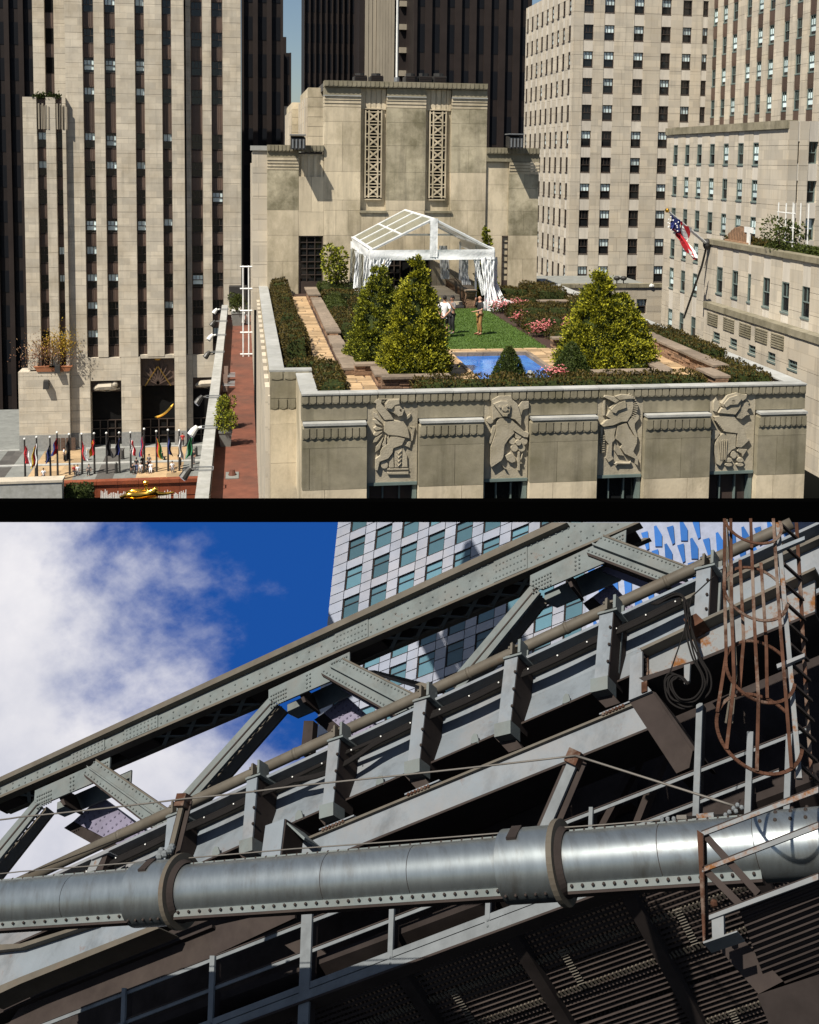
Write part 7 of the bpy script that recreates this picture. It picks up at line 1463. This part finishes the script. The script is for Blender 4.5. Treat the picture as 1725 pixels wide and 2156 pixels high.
# struts on the collars, wires, turnbuckle
def strut(label, a, c, L, w_, mt): 
    t = thing('pipe_strut', label, 'strut', L.p(*a)); p, q = L.p(*a), L.p(*c); MB().bar(p, q, w_, .04, L.back).build('strut_web', mt, t)
    sd_ = (q-p).normalized().cross(L.back).normalized()*w_/2
    for s_ in (-1, 1): MB().bar(p+sd_*s_+L.back*.06, q+sd_*s_+L.back*.06, .02, .14, L.back.cross(q-p)).build('strut_flange', 'brown_shade_paint', t)
    MB().bar(q-(q-p).normalized()*.1, q+(q-p).normalized()*.06, .16, .16, L.back).build('clamp_head', 'rust', t); return t
LS = Layer(15.1, 27)
strut('slanting channel strut rising from the right pipe collar', (1128, 1790), (1212, 1594), LS, .12, 'galvanised'); strut('thin slanting rod rising from the left pipe collar', (353, 1822), (387, 1684), LS, .07, 'tube_paint')
def wire(label, pts, r, mt='wire_rope', name='wire', sag=0):
    t = thing(name, label, 'wire', LS.p(*pts[0])); P_ = []
    for (x0, y0), (x1, y1) in zip(pts[:-1], pts[1:]):
        for k in range(8): u = k/8; P_.append(LS.p(x0+(x1-x0)*u, y0+(y1-y0)*u+sag*4*u*(1-u), -.1))
    P_.append(LS.p(*pts[-1], -.1)); MB().tube(P_, r, 6).build('strand', mt, t, True); return t
wire('upper wire rope running left from the right strut head', [(-40, 1729), (43, 1720), (387, 1682), (621, 1655), (1212, 1591)], .011, sag=1.5)
wire('wire rope slanting down from the strut head to the shackle', [(1212, 1591), (1547, 1697)], .013); wire('lower wire rope just above the big pipe', [(-40, 1842), (43, 1835), (621, 1787), (1113, 1749), (1158, 1744), (1392, 1726)], .008, sag=1)
wire('thin dark wire along the left girder end', [(60, 1838), (190, 1790), (330, 1735)], .008, 'cable_black')
t = thing('turnbuckle', 'pale turnbuckle with rope clamps and shackle above the pipe', 'turnbuckle', LS.p(1470, 1721)); b = MB()
for x in (1394, 1406, 1419): b.ball(LS.p(x, 1724, -.12), .026, nu=6, nv=4); b.ball(LS.p(x, 1729, -.12), .02, nu=6, nv=4)
b.build('rope_clamps', 'galvanised', t); MB().tube([LS.p(1426, 1722, -.1), LS.p(1447, 1721, -.1)], .028, 8).build('eye', 'wire_rope', t); MB().tube([LS.p(1447, 1721, -.1), LS.p(1525, 1716, -.1)], .012, 6).build('rod', 'cable_black', t)
MB().tube([LS.p(1468, 1720, -.1), LS.p(1504, 1717, -.1)], .03, 6).build('barrel', 'rusty_paint', t); b = MB()
for x, y in ((1528, 1716), (1536, 1710), (1545, 1702), (1553, 1695), (1562, 1700), (1550, 1708)): b.ball(LS.p(x, y, -.1), .026, nu=6, nv=4)
b.build('shackle', 'galvanised', t)
t = thing('wire_clamp', 'pale rope clamp hanging at the left strut', 'clamp', LS.p(352, 1795)); b = MB()
for x, y in ((340, 1792), (347, 1798), (358, 1790), (336, 1803), (362, 1784)): b.ball(LS.p(x, y, -.12), .05, nu=6, nv=4)
b.build('clamp_body', 'galvanised', t)
t = thing('rusty_bracket', 'small rust-red bracket on the girder at far left', 'bracket', LG.p(200, 1815)); plate('face_plate', LG, [Z4(545, 605), Z4(605, 590), Z4(560, 680), Z4(505, 695)], .1, 'rusty_paint', t, -.8); plate('side_plate', LG, [Z4(605, 590), Z4(635, 572), Z4(600, 680), Z4(562, 680)], .5, 'brown_shade_paint', t, -.78); plate('cap_plate', LG, [Z4(530, 612), Z4(635, 570), Z4(637, 576), Z4(532, 620)], .5, 'pale_paint', t, -.9)
# coil of cable hanging from the girder
for k in range(5):
    t = thing('cable_loop', ('innermost', 'second', 'third', 'fourth', 'outermost')[k]+' loop of the black cable coil hanging below the girder', 'cable', LE.p(*Z3(960, 800)), 'loops of the hanging cable coil'); o = (k-2)*9; rk = random.Random(k+3); jt = lambda x, y: Z3(x+rk.uniform(-9, 9), y+rk.uniform(-9, 9))
    pts = [Z3(760+o, 545), jt(880, 492+o*.4), jt(935-o*.5, 515), jt(955-o*.6, 600), jt(975-o, 720), jt(1015-o*1.2, 860), jt(1062-o, 960), jt(1060-o, 1040-o), jt(1000, 1115-o), jt(920, 1120-o*1.5), jt(860+o, 1080-o), jt(836+o, 1010), jt(862+o, 965+o), jt(915, 975), jt(960, 1010)]
    P_ = [LE.p(x, y, -1.4-.06*k) for x, y in pts]; Q = []
    for i in range(len(P_)-1):
        a, b_, c, d = P_[max(i-1, 0)], P_[i], P_[i+1], P_[min(i+2, len(P_)-1)]
        for j in range(5): u = j/5; Q.append(.5*((2*b_)+(c-a)*u+(2*a-5*b_+4*c-d)*u*u+(3*b_-a-3*c+d)*u**3))
    MB().tube(Q+[P_[-1]], .014, 6).build('sheath', 'cable_black', t, True)
wire('thin cable hanging beside the coil', [Z3(1110, 380), Z3(980, 500), Z3(930, 720), Z3(850, 950)], .008, 'cable_black')
# ---------------------------------------------------------------- caged ladder
LC = Layer(12.5, 20); pm = 2300/12.5
CG = thing('ladder_cage', 'rusty ladder cage of hoops and straps hanging at the upper right', 'ladder cage', (0, 0, 0)); tilt = (eu*.80+ev*.60)
hp = [(Z3(1335, 60), 152, 140), (Z3(1352, 480), 160, 152), (Z3(1378, 935), 165, 155), (Z3(1372, 1295), 198, 182)]
def hoop_pt(i, q): (cx, cy), rx, ry = hp[i]; c = LC.p(cx, cy); return c+er*(cos(q)*rx*.36/pm)+tilt*(sin(q)*ry*.36/pm/.80)
for i in range(4):
    lo_, hi = (-pi, 0) if i == 0 else (radians(25), radians(335))
    P_ = [hoop_pt(i, lo_+(hi-lo_)*k/40) for k in range(41)]; b = MB()
    for k in range(40): b.bar(P_[k], P_[k+1]+(P_[k+1]-P_[k])*.1, .032, .012, tilt.cross(er))
    b.build('hoop', 'rust', CG)
for q in (100, 150, 205, 250, 300, 60):
    P_ = [hoop_pt(i, radians(q)) for i in range(4)]
    if q in (60, 100): P_ = P_[1:]
    P_[0] = P_[0]+(P_[0]-P_[1])*.1; b = MB()
    if q not in (60, 100): P_[0] = LC.p(CX+F*(P_[0]-CAM).dot(cr)/(P_[0]-CAM).dot(cf), 1094, .1)
    for k in range(len(P_)-1): b.bar(P_[k]+LC.back*-.02, P_[k+1]+LC.back*-.02, .032, .012, LC.back)
    b.build('strap', 'rust', CG)
LDR = thing('steel_ladder', 'pale weathered ladder rails and dark rungs at the right edge', 'ladder', (0, 0, 0))
plate('rail', LC, [Z3(1463, 40), Z3(1492, 40), Z3(1560, 800), Z3(1625, 1560), Z3(1590, 1560), Z3(1530, 800)], .05, 'rusty_paint', LDR, .1); plate('rail', LC, [Z3(1580, 40), Z3(1600, 40), Z3(1690, 1560), Z3(1665, 1560)], .05, 'rust', LDR, .6)
for k in range(13): y = 70+k*118; x = 1495+k*10; MB().bar(LC.p(*Z3(x, y), .12), LC.p(*Z3(x+105, y+95), .62), .03, .03, UP).build('rung', 'brown_shade_paint', LDR)
for y in (205, 890): plate('wall_tie', LC, [Z3(1475, y+5), Z3(1640, y-60), Z3(1640, y-40), Z3(1480, y+28)], .05, 'pale_paint', LDR, .05)
for k, x in enumerate((1172, 1186)): 
    t = thing('drop_wire', ('left', 'right')[k]+' of the two thin rods hanging beside the ladder cage', 'wire', LC.p(*Z3(x, 400))); MB().tube([LC.p(Z3(x, 0)[0], 1094, .3), LC.p(*Z3(x+30, 500), .3), LC.p(*Z3(x+55, 940), .3), LC.p(*Z3(x+8+k*20, 1240), .3)], .012, 5).build('rod', 'tube_paint', t)
# ---------------------------------------------------------------- rusty platform at the right front
LF = Layer(10.5, 24)
PF = thing('rusty_platform', 'rust-stained angle-iron platform end in front of the pipe at right', 'platform', (0, 0, 0))
plate('post', LF, [Z6(1010, 445), Z6(1050, 470), Z6(1060, 1080), Z6(1045, 1105), Z6(1035, 900)], .04, 'rust', PF); plate('post_side', LF, [Z6(1044, 470), Z6(1050, 470), Z6(1060, 1080), Z6(1054, 1080)], .1, 'brown_shade_paint', PF)
for a, c, mt in ((Z6(1035, 455), Z6(1720, 190), 'rusty_paint'), (Z6(1040, 665), Z6(1720, 400), 'rusty_paint'), (Z6(1080, 942), Z6(1720, 700), 'rusty_paint')):
    MB().prism([LF.p(a[0], a[1]), LF.p(c[0], c[1]), LF.p(c[0], c[1]+13), LF.p(a[0], a[1]+10)], LF.back*.02).build('rail', mt, PF, fix=True); MB().prism([LF.p(a[0], a[1]-2), LF.p(c[0], c[1]-2), LF.p(c[0], c[1]+1), LF.p(a[0], a[1]+1)], LF.back*.08).build('rail_lip', 'brown_shade_paint', PF, fix=True)
for a, c in ((Z6(1060, 480), Z6(1370, 820)), (Z6(1070, 690), Z6(1270, 890))): MB().bar(LF.p(*a, .05), LF.p(*c, .05), .05, .03, LF.back).build('brace', 'brown_shade_paint', PF)
plate('bracket_plate', LF, [Z6(1095, 935), Z6(1165, 925), Z6(1168, 1060), Z6(1100, 1085)], .05, 'rusty_paint', PF, .02); plate('bottom_strip', LF, [Z6(1045, 1098), Z6(1245, 1034), Z6(1246, 1042), Z6(1048, 1110)], .25, 'rusty_paint', PF, -.02); MB().ball(LF.p(*Z6(1110, 875), -.02), .03, nu=6, nv=4).build('bolt', 'rust', PF)
q = [LF.p(*Z6(1255, 905), .1), LF.p(*Z6(1720, 722), .1)]; v_ = (LF.back*.86-UP*.5).normalized()*1.7
MB().hexa([q[0], q[1], q[1]+v_, q[0]+v_, q[0]+UP*.02, q[1]+UP*.02, q[1]+v_+UP*.02, q[0]+v_+UP*.02]).build('floor_sheet', 'brown_shade_paint', PF, fix=True)
for k in range(30): f_ = (k+.5)/30; MB().bar(q[0]+v_*f_-UP*.012, q[1]+v_*f_-UP*.012, .022, .012, UP).build('corrugation', 'shade_steel', PF)
plate('leg', LF, [Z6(1100, 1095), Z6(1245, 1050), Z6(1515, 1330), Z6(1370, 1405)], .3, 'brown_shade_paint', PF, .6)
plate('foot_plate', LF, [Z6(1360, 1410), Z6(1725, 1290), Z6(1725, 1600), Z6(1440, 1600)], .3, 'shade_steel', PF, .5)
